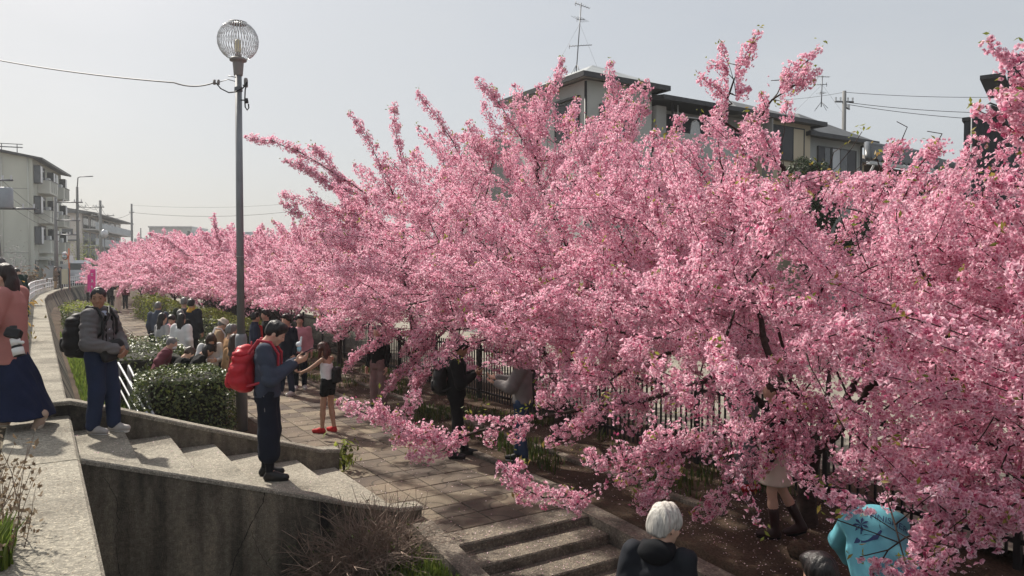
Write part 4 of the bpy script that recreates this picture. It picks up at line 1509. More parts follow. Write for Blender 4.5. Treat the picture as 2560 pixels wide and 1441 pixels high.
def cherry(name_label, root, dome, limbs, seed, natt, dens=460, Rm=0.142, fr=0.0195, petals=3, trunk_h=0.75, lean=(0, 0), group=None, clear=None, leafn=260, extra=(), loc=None, shoot=0.6, drop=None, mind=0.26, bare=0.2):
    """One cherry tree: trunk and limbs, blossom, young leaves."""
    rng = np.random.default_rng(seed)
    root = np.array(root, float)
    T = Tree(root - np.array([0, 0, 0.1]), seed)
    fork = root + np.array([lean[0], lean[1], trunk_h])
    tip = T.chain(0, fork, ok=False, step=0.12, wob=0.012)
    T.bok[tip] = True
    T.bpl[:len(T.p)] *= 0.2
    # main limbs
    c, Rr, ztop, zrim = np.array(dome[0]), dome[1], dome[2], dome[3]
    nl = 7
    for i in range(nl):
        an = 2 * math.pi * (i + rng.uniform(-.25, .25)) / nl
        rad = Rr * rng.uniform(0.42, 0.6)
        tgt = np.array([c[0] + math.cos(an) * rad, c[1] + math.sin(an) * rad, zrim + (ztop - zrim) * rng.uniform(0.35, 0.68)])
        T.chain(tip, tgt, True, 0.18, 0.035, -0.03)
    for lb in limbs:
        pts = [np.array(q, float) for q in lb]
        j = T.join(pts[0], 0.18, 0.03)
        for i, q in enumerate(pts[1:]):
            T.cur = 1 if i >= len(pts) - 4 else 0
            j = T.chain(j, q, True, 0.15, 0.018)
        T.cur = 0
    # shoots through the crown
    A = []
    fails = 0
    while len(A) < natt:
        an = rng.uniform(0, 2 * math.pi, 400)
        rho = np.sqrt(rng.uniform(0, 1, 400))
        x = c[0] + Rr * rho * np.cos(an); y = c[1] + Rr * rho * np.sin(an)
        wob = 0.12 * np.sin(3 * an + seed) + 0.10 * np.sin(5 * an + 2 * seed)
        up = zrim + (ztop - zrim) * np.clip(1 - (rho * (1 - wob)) ** 2.2, 0, 1) ** 0.75
        lowz = zrim + np.clip(0.75 - rho, 0, 1) * 1.0
        t = rng.beta(1.7, 1.0, 400)
        z = lowz + (np.maximum(up, lowz + 0.05) - lowz) * t
        for q in np.stack([x, y, z], 1):
            u, a = toUA(q)
            if clear is not None and clear(q, u, a): continue
            if A and fails < 6000 and np.min(np.sum((np.array(A) - q) ** 2, axis=1)) < mind * mind:
                fails += 1
                continue
            A.append(q)
    A = np.array(A[:natt])
    # each point carries a straight flowering shoot, rising near the top of the crown, level or hanging near its rim
    SH = []
    cz = zrim + (ztop - zrim) * 0.35
    for q in A:
        out = np.array([q[0] - c[0], q[1] - c[1], 0.0]); out /= np.linalg.norm(out) + 1e-6
        hgt = (q[2] - zrim) / (ztop - zrim)
        d = out * (0.9 - 0.35 * hgt) + np.array([0, 0, -0.35 + 1.35 * hgt]) + rng.normal(0, 0.38, 3)
        d /= np.linalg.norm(d)
        SH.append(q + d * shoot * rng.uniform(0.5, 1.35))
    SH = np.array(SH)
    B = []
    for lb in limbs:
        q0 = np.array(lb[max(0, len(lb) - 3)], float)
        for k in range(len(lb) - 1):
            p0, p1 = np.array(lb[k], float), np.array(lb[k + 1], float)
            nn = int(np.linalg.norm(p1 - p0) / 0.14)
            ex = p0 + (p1 - p0) * rng.uniform(0, 1, (nn, 1)) + rng.normal(0, 0.085, (nn, 3)) + (p1 - p0) * 0.10
            B.append(ex)
    for e in extra: B.append(e)
    o = np.argsort(np.linalg.norm(A - fork, axis=1))
    for i in o:
        j = T.join(A[i], 0.16, 0.016, 0.0)
        u, a = toUA(SH[i])
        T.cur = 1
        if clear is None or not clear(SH[i], u, a): T.chain(j, SH[i], True, 0.13, 0.014)
        T.cur = 0
    if B:
        B = np.concatenate(B)
        o = np.argsort(np.linalg.norm(B - fork, axis=1))
        T.cur = 1
        for q in B[o]: T.join(q, 0.16, 0.016, 0.0)
        T.cur = 0
    T.finish()
    # root flare
    low = T.P[:, 2] < root[2] + 0.35
    nt = min(len(T.r), 8)
    for i in range(nt):
        T.r[i] *= 1.0 + 0.55 * max(0, 1 - (T.P[i, 2] - root[2]) / 0.3)
    origin = root.copy()
    T.P = T.P - origin
    t = thing("cherry_tree", name_label, "cherry tree", tuple(loc if loc is not None else origin), 0, group)
    tr = link("trunk", branch_mesh("trunk", T), t)
    me, nf = blossom_mesh("blossom", T, rng, dens, Rm, fr, petals, origin, drop, bare)
    bo = link("blossom", me, t)
    bo['kind'] = 'stuff'
    # young leaves at shoot ends
    ends = np.where((T.nch == 0))[0]
    pick = rng.choice(ends, min(leafn, len(ends)), replace=False)
    cc = np.repeat(T.P[pick], 6, axis=0) + rng.normal(0, 0.035, (len(pick) * 6, 3)) + np.array([0, 0, 0.03])
    nn = rng.normal(0, 1, cc.shape)
    V, F, S = leaf_cloud(cc, nn, 0.052, 0.42, seed)
    lm = np_mesh("leaves", V, F, S); lm.materials.append(m_yleaf)
    lo = link("leaves", lm, t)
    lo['kind'] = 'stuff'
    return t, nf


def tree_root(a, u=6.85): return UA(u, a, PATH_Z - 0.02)


def PP(*q): return [tuple(P(*k)) for k in q]


def clear_walk(q, u, a):
    # headroom where people stand and walk
    if u < 3.0 and q[2] < 1.3: return True
    if u < 5.0 and q[2] < 0.75 and a > 8.6: return True
    if u < 5.6 and q[2] < 0.25 and a > 8.6: return True
    return False


def sightv(Q):
    # the opening between the boughs through which the couple shows from the steps; a dip in the canopy where the houses
    # show; the hollow over the bent figure
    Y = Q[:, 1]
    Ys = np.maximum(Y, 0.1)
    sx, sz = Q[:, 0] / Ys, (EYE - Q[:, 2]) / Ys
    o = (Y > 4.5) & (Y < 11.3) & (sx > -0.122) & (sx < 0.032) & (sz > 0.138) & (sz < 0.202)
    dip = (sx > 0.36) & (sx < 0.50) & (sz < -0.128) & ~((sx < 0.435) & (sz < -0.195))
    dip |= (sx >= 0.50) & (sx < 0.60) & (sz < -0.172)
    dip |= (sx > 0.29) & (sx <= 0.36) & (sz < -0.185) & ~((sx > 0.30) & (sx < 0.345))
    return o | (dip & (Y < 13)) | hollow(Q)


def hollow(Q):
    Y = np.maximum(Q[:, 1], 0.1)
    sx, sz = Q[:, 0] / Y, (EYE - Q[:, 2]) / Y
    return (Y < 5.1) & (sx > 0.437) & (sx < 0.542) & (sz > 0.335) & (sz < 0.398)


def sight(q): return bool(sightv(np.array([q], float))[0])


def clear_two(q, u, a):
    if sight(q): return True
    if clear_walk(q, u, a): return True
    p = np.array(q)
    # open air under the crown round the couple
    if 4.4 < u < 7.3 and 7.7 < a < 11.2 and q[2] < 0.30: return True
    if q[1] < 4.2: return True
    return False


def clear_near(q, u, a):
    if bool(hollow(np.array([q], float))[0]): return True
    if sight(q): return True
    if q[1] < 4.3: return True
    if u < 4.1 and q[2] < 0.9: return True
    if u < 5.4 and a < 7.6 and q[2] < -0.25: return True
    if 5.0 < u < 7.0 and a < 4.6 and q[2] < -0.28 and q[0] < 3.4: return True
    return clear_walk(q, u, a)


tot = 0
# nearest tree, its trunk just outside the picture on the right
r0 = tree_root(0.2, 6.9)
limbs0 = [PP((2700, 420, 5.2), (2600, 240, 5.3), (2530, 165, 5.3), (2470, 108, 5.3)),
          PP((2640, 300, 5.4), (2590, 190, 5.4), (2560, 125, 5.4)),
          PP((2640, 420, 5.2), (2540, 330, 5.2), (2440, 275, 5.2)),
          PP((2700, 420, 5.2), (2600, 300, 5.1), (2510, 235, 5.2)),
          PP((2640, 1150, 4.9), (2480, 1230, 4.9), (2330, 1320, 4.9), (2220, 1375, 4.9), (2150, 1392, 4.9)),
          PP((2600, 1260, 4.7), (2480, 1330, 4.7), (2330, 1420, 4.7), (2250, 1460, 4.7)),
          PP((2600, 1130, 5.1), (2420, 1160, 5.2), (2300, 1200, 5.2))]
t, n = cherry("nearest cherry tree, its pink boughs reaching in past the frame edge above the fence", r0,
              ((r0.x - 0.1, r0.y + 0.35), 3.35, 2.9, -0.35), limbs0, 21, 460, dens=290, fr=0.022, petals=4, Rm=0.12, clear=clear_near, drop=hollow, leafn=260, lean=(-0.05, 0.1))
tot += n
# big right-hand tree
r1 = tree_root(4.9)
limbs1 = [PP((1960, 420, 8.2), (1850, 330, 8.4), (1800, 300, 8.4), (1835, 200, 8.5), (1868, 130, 8.5), (1892, 85, 8.5)),
          PP((1840, 240, 8.4), (1825, 170, 8.4), (1800, 112, 8.4)),
          PP((1830, 260, 8.4), (1790, 220, 8.4), (1752, 196, 8.4)),
          PP((1870, 360, 8.4), (1915, 270, 8.5), (1960, 200, 8.6), (2010, 160, 8.6), (2048, 122, 8.6)),
          PP((1930, 250, 8.5), (1985, 215, 8.5), (2045, 178, 8.5)),
          PP((2020, 480, 7.6), (2090, 420, 7.5), (2130, 370, 7.4), (2155, 330, 7.4)),
          PP((2180, 470, 7.2), (2230, 390, 7.0), (2268, 318, 7.0)),
          PP((2270, 450, 6.8), (2330, 380, 6.7), (2355, 335, 6.6)),
          PP((1980, 560, 7.8), (1970, 460, 7.8), (1995, 395, 7.8)),
          PP((1700, 980, 7.4), (1560, 1010, 7.5), (1400, 1035, 7.6), (1260, 1050, 7.6), (1150, 1095, 7.6), (1060, 1098, 7.6), (960, 1050, 7.6), (846, 1006, 7.6)),
          PP((1300, 1045, 7.6), (1230, 1040, 7.5), (1168, 1040, 7.5)),
          PP((1130, 1100, 7.55), (1110, 1125, 7.5), (1065, 1140, 7.5)),
          PP((1080, 1075, 7.6), (1030, 1100, 7.6), (985, 1110, 7.6)),
          PP((1830, 1080, 6.9), (1690, 1140, 6.7), (1570, 1190, 6.5), (1450, 1250, 6.4), (1360, 1245, 6.3), (1290, 1210, 6.2), (1245, 1160, 6.2)),
          PP((1800, 1090, 6.8), (1660, 1130, 6.7), (1560, 1150, 6.6), (1490, 1165, 6.6)),
          PP((1690, 1140, 6.6), (1640, 1230, 6.4), (1600, 1280, 6.4)),
          PP((1900, 1130, 6.8), (1820, 1210, 6.6), (1780, 1280, 6.5)),
          PP((2050, 1000, 6.6), (1980, 1070, 6.4), (1930, 1130, 6.3), (1900, 1190, 6.3)),
          PP((2100, 1040, 6.5), (2010, 1110, 6.3), (1970, 1170, 6.2)),
          PP((1980, 980, 6.6), (1940, 1040, 6.4), (1880, 1100, 6.3)),
          PP((1500, 1030, 7.4), (1420, 1080, 7.3), (1370, 1110, 7.3))]
t, n = cherry("large spreading cherry tree in full pink bloom, its thick dark trunk standing in bare earth", r1,
              ((r1.x - 0.15, r1.y + 0.2), 3.6, 3.0, -0.35), limbs1, 31, 560, clear=clear_near, drop=sightv, leafn=420, lean=(0.05, -0.05))
tot += n
r2 = tree_root(9.4)
limbs2 = [PP((1390, 560, 11.2), (1340, 430, 11.2), (1345, 330, 11.2), (1370, 250, 11.2), (1392, 195, 11.2), (1405, 150, 11.2)),
          PP((1480, 480, 11.2), (1510, 370, 11.2), (1540, 290, 11.2), (1530, 220, 11.2), (1524, 165, 11.2)),
          PP((1350, 420, 11), (1300, 340, 11), (1255, 270, 11), (1220, 225, 11), (1190, 196, 11)),
          PP((1560, 400, 11.3), (1585, 320, 11.3), (1610, 250, 11.3), (1618, 200, 11.3)),
          PP((1290, 440, 11.6), (1230, 370, 11.6), (1160, 330, 11.6)),
          PP((1640, 420, 10.6), (1690, 330, 10.6), (1700, 290, 10.6)),
          PP((1430, 380, 11.2), (1420, 310, 11.2), (1440, 270, 11.2))]
t, n = cherry("middle cherry tree in full pink bloom arching over the couple who stand by the fence", r2,
              ((r2.x, r2.y), 3.5, 3.85, 0.12), limbs2, 42, 500, clear=clear_two, drop=sightv, leafn=320, lean=(0.1, 0.05))
tot += n
r3 = tree_root(14.5)
limbs3 = [PP((1010, 560, 15.2), (960, 430, 15.2), (920, 350, 15.2), (895, 310, 15.2), (874, 284, 15.2)),
          PP((1020, 480, 15.4), (1000, 380, 15.4), (985, 300, 15.4), (987, 256, 15.4)),
          PP((1180, 450, 15), (1130, 350, 15), (1090, 290, 15), (1048, 246, 15)),
          PP((960, 520, 15.2), (880, 460, 15.2), (800, 410, 15.2), (740, 375, 15.2), (680, 352, 15.2), (612, 342, 15.2)),
          PP((850, 450, 15.3), (810, 395, 15.3), (785, 365, 15.3)),
          PP((900, 520, 14.8), (820, 455, 14.8), (760, 415, 14.8), (712, 402, 14.8)),
          PP((920, 560, 14.8), (820, 525, 14.8), (750, 500, 14.8), (706, 486, 14.8)),
          PP((930, 600, 14.6), (830, 570, 14.6), (760, 545, 14.6), (718, 522, 14.6)),
          PP((1120, 450, 15.4), (1100, 380, 15.4), (1075, 345, 15.4)),
          PP((1080, 860, 14.0), (1000, 930, 13.8), (960, 985, 13.8)),
          PP((1080, 880, 14.6), (1060, 940, 14.6), (1030, 985, 14.6)),
          PP((1000, 830, 14.0), (900, 880, 13.8), (860, 930, 13.8))]
t, n = cherry("cherry tree in full pink bloom whose long shoots reach out beside the lamp post", r3,
              ((r3.x + 0.1, r3.y), 3.25, 3.55, 0.0), limbs3, 53, 480, clear=clear_walk, leafn=220, dens=350, fr=0.0235, Rm=0.14)
tot += n
r4 = tree_root(19.3)
limbs4 = [PP((700, 640, 19.6), (640, 600, 19.6), (590, 585, 19.6)), PP((760, 620, 19.6), (740, 580, 19.6), (735, 560, 19.6))]
t, n = cherry("cherry tree in pink bloom behind the lamp post, lower than its tall neighbour", r4,
              ((r4.x, r4.y), 3.1, 2.6, 0.55), limbs4, 64, 340, clear=clear_walk, leafn=110, dens=230, fr=0.028, Rm=0.12)
tot += n
r5 = tree_root(24.2)
limbs5 = [PP((560, 640, 24.5), (540, 580, 24.5), (535, 535, 24.5)), PP((470, 640, 24), (420, 600, 24), (378, 585, 24))]
t5, n = cherry("cherry tree in pink bloom over the bright green hedge, one thin shoot rising above it", r5,
               ((r5.x - 0.2, r5.y), 3.3, 2.6, 0.4), limbs5, 75, 330, clear=clear_walk, leafn=40, dens=170, fr=0.034, Rm=0.13)
tot += n


def clear_far(q, u, a):
    return q[2] < 0.9 and u < 4.6


protos = [t5]
for k, (a, sd) in enumerate([(29.3, 86), (34.2, 97), (39.4, 108)]):
    rk = tree_root(a)
    lab = ["cherry tree in pink bloom far along the path, third behind the lamp post",
           "cherry tree in pink bloom above the far block of yellow green hedge",
           "cherry tree in pink bloom standing close behind the person in the long white dress"][k]
    tk, n = cherry(lab, rk, ((rk.x - 0.3, rk.y), 3.5, 2.7 + 0.15 * k, 0.5),
                   [[tuple(rk + Vector((-1, 0, 2.8))), tuple(rk + Vector((-1.5, 0, 3.6))), tuple(rk + Vector((-1.8, 0, 4.1)))],
                    [tuple(rk + Vector((0.6, 0, 3.0))), tuple(rk + Vector((0.4, 0, 3.9))), tuple(rk + Vector((0.5, 0, 4.4)))]], sd, 320, dens=110, fr=0.045, Rm=0.15, leafn=20, clear=clear_far, bare=0.3)
    protos.append(tk)
    tot += n
random.seed(5)
kidmap = {o.name: children_of(o) for o in protos}
for k in range(5):
    src = protos[1 + k % 3]
    o = copy_tree(src, None, kidmap)
    a = 44.6 + 5.0 * k
    if a > 78: uu = 6.85 + 1.2 + (a - 78) * 0.22
    else: uu = 6.85
    o.location = tree_root(a, uu + random.uniform(-.3, .3))
    o.rotation_euler = (0, 0, random.uniform(0, 6.28))
    s = random.uniform(0.98, 1.1)
    o.scale = (s, s, s)
    o['label'] = "cherry tree in bloom at the far end of the row, crowns running together"
    o['group'] = "cherry trees at the far end of the row"
print("BLOSSOM CLUSTERS", tot)
# ================================================================== hedges and plants
m_hleaf = leafy("hedge leaves", (0.04, 0.062, 0.02), (0.08, 0.112, 0.03), (0.18, 0.20, 0.05), transl=0.25, rough=0.42, spec=0.45)
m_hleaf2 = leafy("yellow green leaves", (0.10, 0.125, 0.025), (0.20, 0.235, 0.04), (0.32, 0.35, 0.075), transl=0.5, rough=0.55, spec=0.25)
m_grass = leafy("grass blades", (0.07, 0.115, 0.02), (0.13, 0.19, 0.03), (0.22, 0.27, 0.06), transl=0.45, rough=0.5)
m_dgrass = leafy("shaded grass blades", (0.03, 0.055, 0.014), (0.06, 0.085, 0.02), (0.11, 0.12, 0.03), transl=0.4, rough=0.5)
m_drytwig = M("dry twigs", (0.20, 0.145, 0.112), 0.85, 0.45, 9, 0.2, 60)
m_dryleaf = leafy("dry leaves", (0.13, 0.085, 0.05), (0.22, 0.16, 0.10), (0.36, 0.29, 0.21), transl=0.3, rough=0.8)
m_evleaf = leafy("evergreen leaves", (0.014, 0.028, 0.012), (0.03, 0.05, 0.018), (0.06, 0.085, 0.03), transl=0.2, rough=0.45)
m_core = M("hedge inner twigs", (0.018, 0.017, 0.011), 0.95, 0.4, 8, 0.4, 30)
m_petals = leafy("fallen petals", (0.62, 0.38, 0.42), (0.74, 0.55, 0.58), (0.82, 0.70, 0.70), transl=0.25, rough=0.7)
m_flame = leafy("orange and yellow leaves", (0.12, 0.15, 0.03), (0.45, 0.24, 0.04), (0.62, 0.42, 0.12), transl=0.4, rough=0.45)


def hedge(label, u0, u1, a0, a1, z0, z1, n, size, mat_top, mat_side, seed, group=None):
    """Clipped block hedge: leaves through an uneven shell over a dark twiggy core; sunlight on top put into a lighter leaf colour."""
    rng = np.random.default_rng(seed)
    t = thing("hedge", label, "hedge", UA((u0 + u1) / 2, (a0 + a1) / 2, z0), ROT_UA, group)
    w, d, h = u1 - u0, a1 - a0, z1 - z0
    area = np.array([w * d, w * h * 1.4, w * h * 0.7, d * h * 1.3, d * h * 1.3])
    cnt = (n * area / area.sum()).astype(int)
    C, Nn, top = [], [], []
    for f in range(5):
        k = cnt[f]
        p = np.zeros((k, 3)); q = np.zeros((k, 3))
        r1, r2 = rng.uniform(-.5, .5, k), rng.uniform(-.5, .5, k)
        dep = np.abs(rng.normal(0, size * 1.1, k)) - size * 0.7
        if f == 0: p = np.stack([r1 * w, r2 * d, h - dep], 1); q[:, 2] = 1
        elif f in (1, 2):
            s = -1 if f == 1 else 1
            p = np.stack([r1 * w, s * (d / 2 - dep), (r2 + .5) * h], 1); q[:, 1] = s; q[:, 2] = 0.5
        else:
            s = -1 if f == 3 else 1
            p = np.stack([s * (w / 2 - dep), r1 * d, (r2 + .5) * h], 1); q[:, 0] = s; q[:, 2] = 0.5
        C.append(p); Nn.append(q); top.append(np.full(k, f == 0))
    C = np.concatenate(C); Nn = np.concatenate(Nn); top = np.concatenate(top)
    # rounded corners and a lumpy outline
    lump = np.array([noise.noise(Vector((c[0] * 3 + seed, c[1] * 3, c[2] * 3))) for c in C])
    C += Nn * (lump * size * 1.6)[:, None]
    edge = np.maximum(0, C[:, 2] - (h - 0.10)) * np.maximum(0, np.maximum(np.abs(C[:, 0]) - (w / 2 - .1), np.abs(C[:, 1]) - (d / 2 - .1))) * 6
    C[:, 2] -= edge
    newg = top | ((C[:, 2] > h * 0.86) & (rng.random(len(C)) < 0.5))  # upper leaves that get the lighter colour, sunlight painted in
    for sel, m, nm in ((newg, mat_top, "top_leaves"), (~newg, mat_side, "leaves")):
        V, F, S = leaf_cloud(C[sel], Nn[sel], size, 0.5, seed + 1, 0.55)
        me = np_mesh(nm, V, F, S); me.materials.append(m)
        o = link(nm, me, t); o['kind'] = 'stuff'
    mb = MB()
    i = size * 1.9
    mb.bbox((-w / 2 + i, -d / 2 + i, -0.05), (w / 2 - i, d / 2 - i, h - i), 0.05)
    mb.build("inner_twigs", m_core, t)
    return t


hedge("clipped dark green hedge block right beside the lamp post and handrail", 1.25, 2.5, 11.75, 12.95, -1.12, 0.02, 7000, 0.055, m_hleaf, m_hleaf, 1)
hedge("clipped dark hedge behind the near one, with people bending down at its end", 0.95, 2.5, 15.2, 19.0, -1.12, 0.02, 5200, 0.07, m_hleaf, m_hleaf, 2)
hedge("small dark hedge far along the path, showing past the woman in the padded jacket", 0.9, 2.6, 33, 38, -1.1, 0.0, 2600, 0.11, m_hleaf2, m_hleaf, 3)
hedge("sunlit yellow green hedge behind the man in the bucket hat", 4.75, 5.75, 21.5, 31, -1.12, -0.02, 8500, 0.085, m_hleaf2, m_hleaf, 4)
hedge("bright green hedge block where the path bends, beside the person in the white dress", 4.5, 5.6, 38.5, 46, -1.12, 0.05, 2600, 0.13, m_hleaf2, m_hleaf2, 5)
hedge("dark low hedge under the far trees, right of the path", 4.6, 5.6, 32, 37.5, -1.12, -0.05, 1800, 0.11, m_hleaf2, m_hleaf, 6)


def blades(name, pts, hgt, mat, seed, lean=0.35, w=0.012, parent=None, kind='stuff'):
    """Tufts of bent grass blades, two faces each."""
    rng = np.random.default_rng(seed)
    n = len(pts)
    h = hgt * rng.uniform(0.5, 1.3, n)[:, None]
    an = rng.uniform(0, 2 * np.pi, n)
    d = np.stack([np.cos(an), np.sin(an), np.zeros(n)], 1)
    s = np.stack([-np.sin(an), np.cos(an), np.zeros(n)], 1)
    ln = lean * rng.uniform(0.2, 1.5, n)[:, None]
    b = np.asarray(pts, float)
    m = b + d * h * ln * 0.35 + np.array([0, 0, 1]) * h * 0.6
    t = b + d * h * ln + np.array([0, 0, 1]) * h * (1 - 0.25 * ln)
    V = np.stack([b - s * w, b + s * w, m + s * w * .8, m - s * w * .8, t], 1).reshape(-1, 3)
    i = (np.arange(n) * 5)[:, None]
    F = (i + np.array([[0, 1, 2, 3, 3, 2, 4]])).ravel()
    S = np.tile([4, 3], n)
    me = np_mesh(name, V, F, S); me.materials.append(mat)
    o = link(name, me, parent)
    if kind: o['kind'] = kind
    return o


def scatter_ua(n, u0, u1, a0, a1, seed, zf=None, dens=None):
    rng = np.random.default_rng(seed)
    out = []
    while len(out) < n:
        u, a = rng.uniform(u0, u1), rng.uniform(a0, a1)
        if dens and rng.random() > dens(u, a): continue
        out.append(tuple(UA(u, a, zf(u, a) if zf else gz(u, a))))
    return np.array(out)


g1 = blades("grass", scatter_ua(7000, 0.62, 1.5, 9.6, 30, 1), 0.15, m_grass, 1)
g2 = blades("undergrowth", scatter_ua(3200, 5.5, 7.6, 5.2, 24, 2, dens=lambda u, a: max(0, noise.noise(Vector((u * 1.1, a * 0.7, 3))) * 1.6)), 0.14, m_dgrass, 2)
g3 = blades("grass_tuft", np.concatenate([scatter_ua(800, 2.82, 3.18, 5.6, 6.75, 3), scatter_ua(150, 2.5, 2.9, 5.9, 6.5, 4)]), 0.15, m_grass, 3)
tag(g3, "bright green grass tuft between the dry bush and the lower steps", "grass")
g4 = blades("grass_tuft", scatter_ua(170, -0.36, -0.14, 4.75, 5.15, 5, zf=lambda u, a: 0.0), 0.24, m_grass, 5)
tag(g4, "green grass tuft at the foot of the dry weeds on the concrete strip", "grass")
g5 = blades("verge_grass", scatter_ua(1600, -1.3, -0.42, 8, 44, 6, zf=lambda u, a: -0.03), 0.12, m_dryleaf, 6)
g6 = blades("strip_weeds", scatter_ua(1500, -0.74, -0.54, 2.0, 30, 7, zf=lambda u, a: -0.03), 0.07, m_grass, 7)


def tuft_plant(name, label, cat, base, n, size, spread, h, mat, seed, stem=m_core):
    rng = np.random.default_rng(seed)
    t = thing(name, label, cat, base)
    c = rng.normal(0, 1, (n, 3)) * np.array([spread, spread, h * 0.32]) + np.array([0, 0, h * 0.55])
    c[:, 2] = np.abs(c[:, 2])
    V, F, S = leaf_cloud(c, c * np.array([1, 1, .5]) + np.array([0, 0, .3]), size, 0.36, seed, 0.5)
    me = np_mesh("leaves", V, F, S); me.materials.append(mat)
    link("leaves", me, t)['kind'] = 'stuff'
    mb = MB()
    for k in range(9):
        q = rng.normal(0, 1, 3) * np.array([spread, spread, 0]) * 0.8
        mb.tube([(0, 0, -0.05), tuple(q * .4 + np.array([0, 0, h * .4])), tuple(q + np.array([0, 0, h * .8]))], [0.012, 0.009, 0.005], 4)
    mb.build("stems", stem, t)
    return t


p = P(828, 1150, 9.9)
tuft_plant("weed", "glossy green weed growing at the low end of the far stair wall", "plant", UA(3.42, 9.5, -1.1), 70, 0.12, 0.09, 0.42, m_hleaf2, 12)
tuft_plant("shrub", "yellow and orange leaved shrub beside the concrete strip, behind the woman in pink", "shrub", UA(-0.62, 19.5, -0.03), 420, 0.16, 0.26, 0.95, m_flame, 13)
tuft_plant("shrub", "low green leafy plant at the foot of the orange shrub", "plant", UA(-0.58, 18.2, -0.03), 160, 0.16, 0.2, 0.4, m_hleaf2, 14)
t = tuft_plant("shrub", "pale blossoming shrub below the end wall of the tall apartment block", "shrub", foot(32, 46, 0), 700, 0.13, 0.75, 2.6, M("pale blossom", (0.46, 0.40, 0.40), 0.8, 0.3, 5, 0), 15)
tuft_plant("shrub", "round olive shrub between the utility pole and the grey balconies", "shrub", foot(208, 80, 0), 900, 0.2, 0.9, 4.3, m_hleaf2, 16)
tuft_plant("shrub", "straw coloured dry grass clump by the block wall, behind the man in dark green", "plant", foot(72, 48, 0), 260, 0.4, 0.5, 1.3, m_dryleaf, 17)

# clipped evergreen behind the trees
rng = np.random.default_rng(9)
q = P(2015, 400, 23)
et = thing("evergreen_tree", "dark round clipped evergreen tree in front of the beige house", "tree", (q.x, q.y, -1.12))
n = 9000
d = rng.normal(0, 1, (n, 3)); d /= np.linalg.norm(d, axis=1, keepdims=True)
rr = 1 - np.abs(rng.normal(0, 0.09, n))
c = d * rr[:, None] * np.array([0.95, 0.95, 1.35]) + np.array([0, 0, 4.75])
c += d * (np.array([noise.noise(Vector(tuple(x * 2))) for x in c]) * 0.22)[:, None]
V, F, S = leaf_cloud(c, d, 0.11, 0.35, 4, 0.6)
me = np_mesh("crown", V, F, S); me.materials.append(m_evleaf); link("crown", me, et)['kind'] = 'stuff'
MB().lathe([(0.1, 3.5), (0.62, 3.9), (0.8, 4.8), (0.55, 5.6), (0.05, 5.95)], n=14).build("inner_twigs", m_core, et, True)
MB().tube([(0, 0, -.1), (0.05, 0, 2), (0, 0, 4)], [0.13, 0.1, 0.08], 8).build("trunk", m_bark, et, True)
et2 = copy_tree(et)
et2.location = (q.x + 1.55, q.y - 0.8, -1.12)
et2.scale = (1.1, 1.1, 0.72)
et2['label'] = "dark clipped evergreen lower than its round neighbour, glimpsed between the cherry boughs"

# ---- dry bush below the stair wall
rng = np.random.default_rng(17)
dbase = UA(2.70, 6.72, -1.48)
db = thing("dry_bush", "leafless brown bush of tangled dry twigs against the stained stair wall", "bush", dbase)
mb = MB()
for k in range(1000):
    b0 = np.array([rng.normal(0, 0.2), rng.normal(0, 0.09), 0.0])
    b0 = np.array(AX_U) * b0[0] + np.array(AX_A) * b0[1]
    an = rng.uniform(0, 2 * math.pi)
    el = rng.uniform(0.25, 1.45)
    L = rng.uniform(0.35, 0.98)
    dirv = np.array(AX_U) * (math.cos(an) * math.cos(el)) + np.array(AX_A) * (math.sin(an) * math.cos(el) * 0.45 - 0.05) + np.array([0, 0, math.sin(el)])
    pts = [b0]
    cur = dirv * L / 5
    for s in range(5):
        cur = cur + rng.normal(0, 0.03, 3) + np.array([0, 0, -0.012 * s])
        cur *= L / 5 / np.linalg.norm(cur)
        pts.append(pts[-1] + cur)
    r0_ = rng.uniform(0.0035, 0.0075)
    mb.tube(pts, [r0_, r0_ * .9, r0_ * .8, r0_ * .65, r0_ * .5, r0_ * .35], 3, caps=False)
    for s in range(2, 5):
        if rng.random() < 0.75:
            dd = cur / np.linalg.norm(cur) + rng.normal(0, 0.75, 3)
            e = pts[s] + dd / np.linalg.norm(dd) * rng.uniform(0.06, 0.2)
            mb.tube([pts[s], e], [r0_ * .6, r0_ * .3], 3, caps=False)
mb.build("twigs", m_drytwig, db, fix=False)['kind'] = 'stuff'
cc = rng.normal(0, 1, (240, 3)) * np.array([0.4, 0.25, 0.2]) + np.array([0, 0, .35])
V, F, S = leaf_cloud(cc, rng.normal(0, 1, cc.shape), 0.035, 0.4, 3)
me = np_mesh("leaves", V, F, S); me.materials.append(m_dgrass); link("leaves", me, db)['kind'] = 'stuff'
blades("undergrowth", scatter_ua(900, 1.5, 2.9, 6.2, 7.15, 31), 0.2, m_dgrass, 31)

# ---- dry weeds at the left edge of the strip
rng = np.random.default_rng(23)
wbase = UA(-0.24, 5.25, -0.0)
wd = thing("dry_weeds", "clump of dry brown weed stalks with small curled leaves at the left edge", "weeds", wbase)
mb = MB(); LC = []
for k in range(46):
    b0 = np.array(AX_U) * rng.normal(-0.05, 0.09) + np.array(AX_A) * rng.normal(0, 0.28)
    L = rng.uniform(0.16, 0.48) if k > 7 else rng.uniform(0.45, 0.72)
    dv = np.array(AX_U) * rng.normal(0.12, 0.25) + np.array(AX_A) * rng.normal(0.05, 0.22) + np.array([0, 0, 1])
    dv /= np.linalg.norm(dv)
    pts = [b0]
    for s in range(5):
        dv = dv + rng.normal(0, 0.06, 3); dv /= np.linalg.norm(dv)
        pts.append(pts[-1] + dv * L / 5)
        if s > 0 or k > 7:
            for _ in range(4 if k > 7 else 2): LC.append(pts[-1] + rng.normal(0, 0.022, 3))
    mb.tube(pts, [0.004, 0.0036, 0.003, 0.0025, 0.002, 0.0012], 4, caps=False)
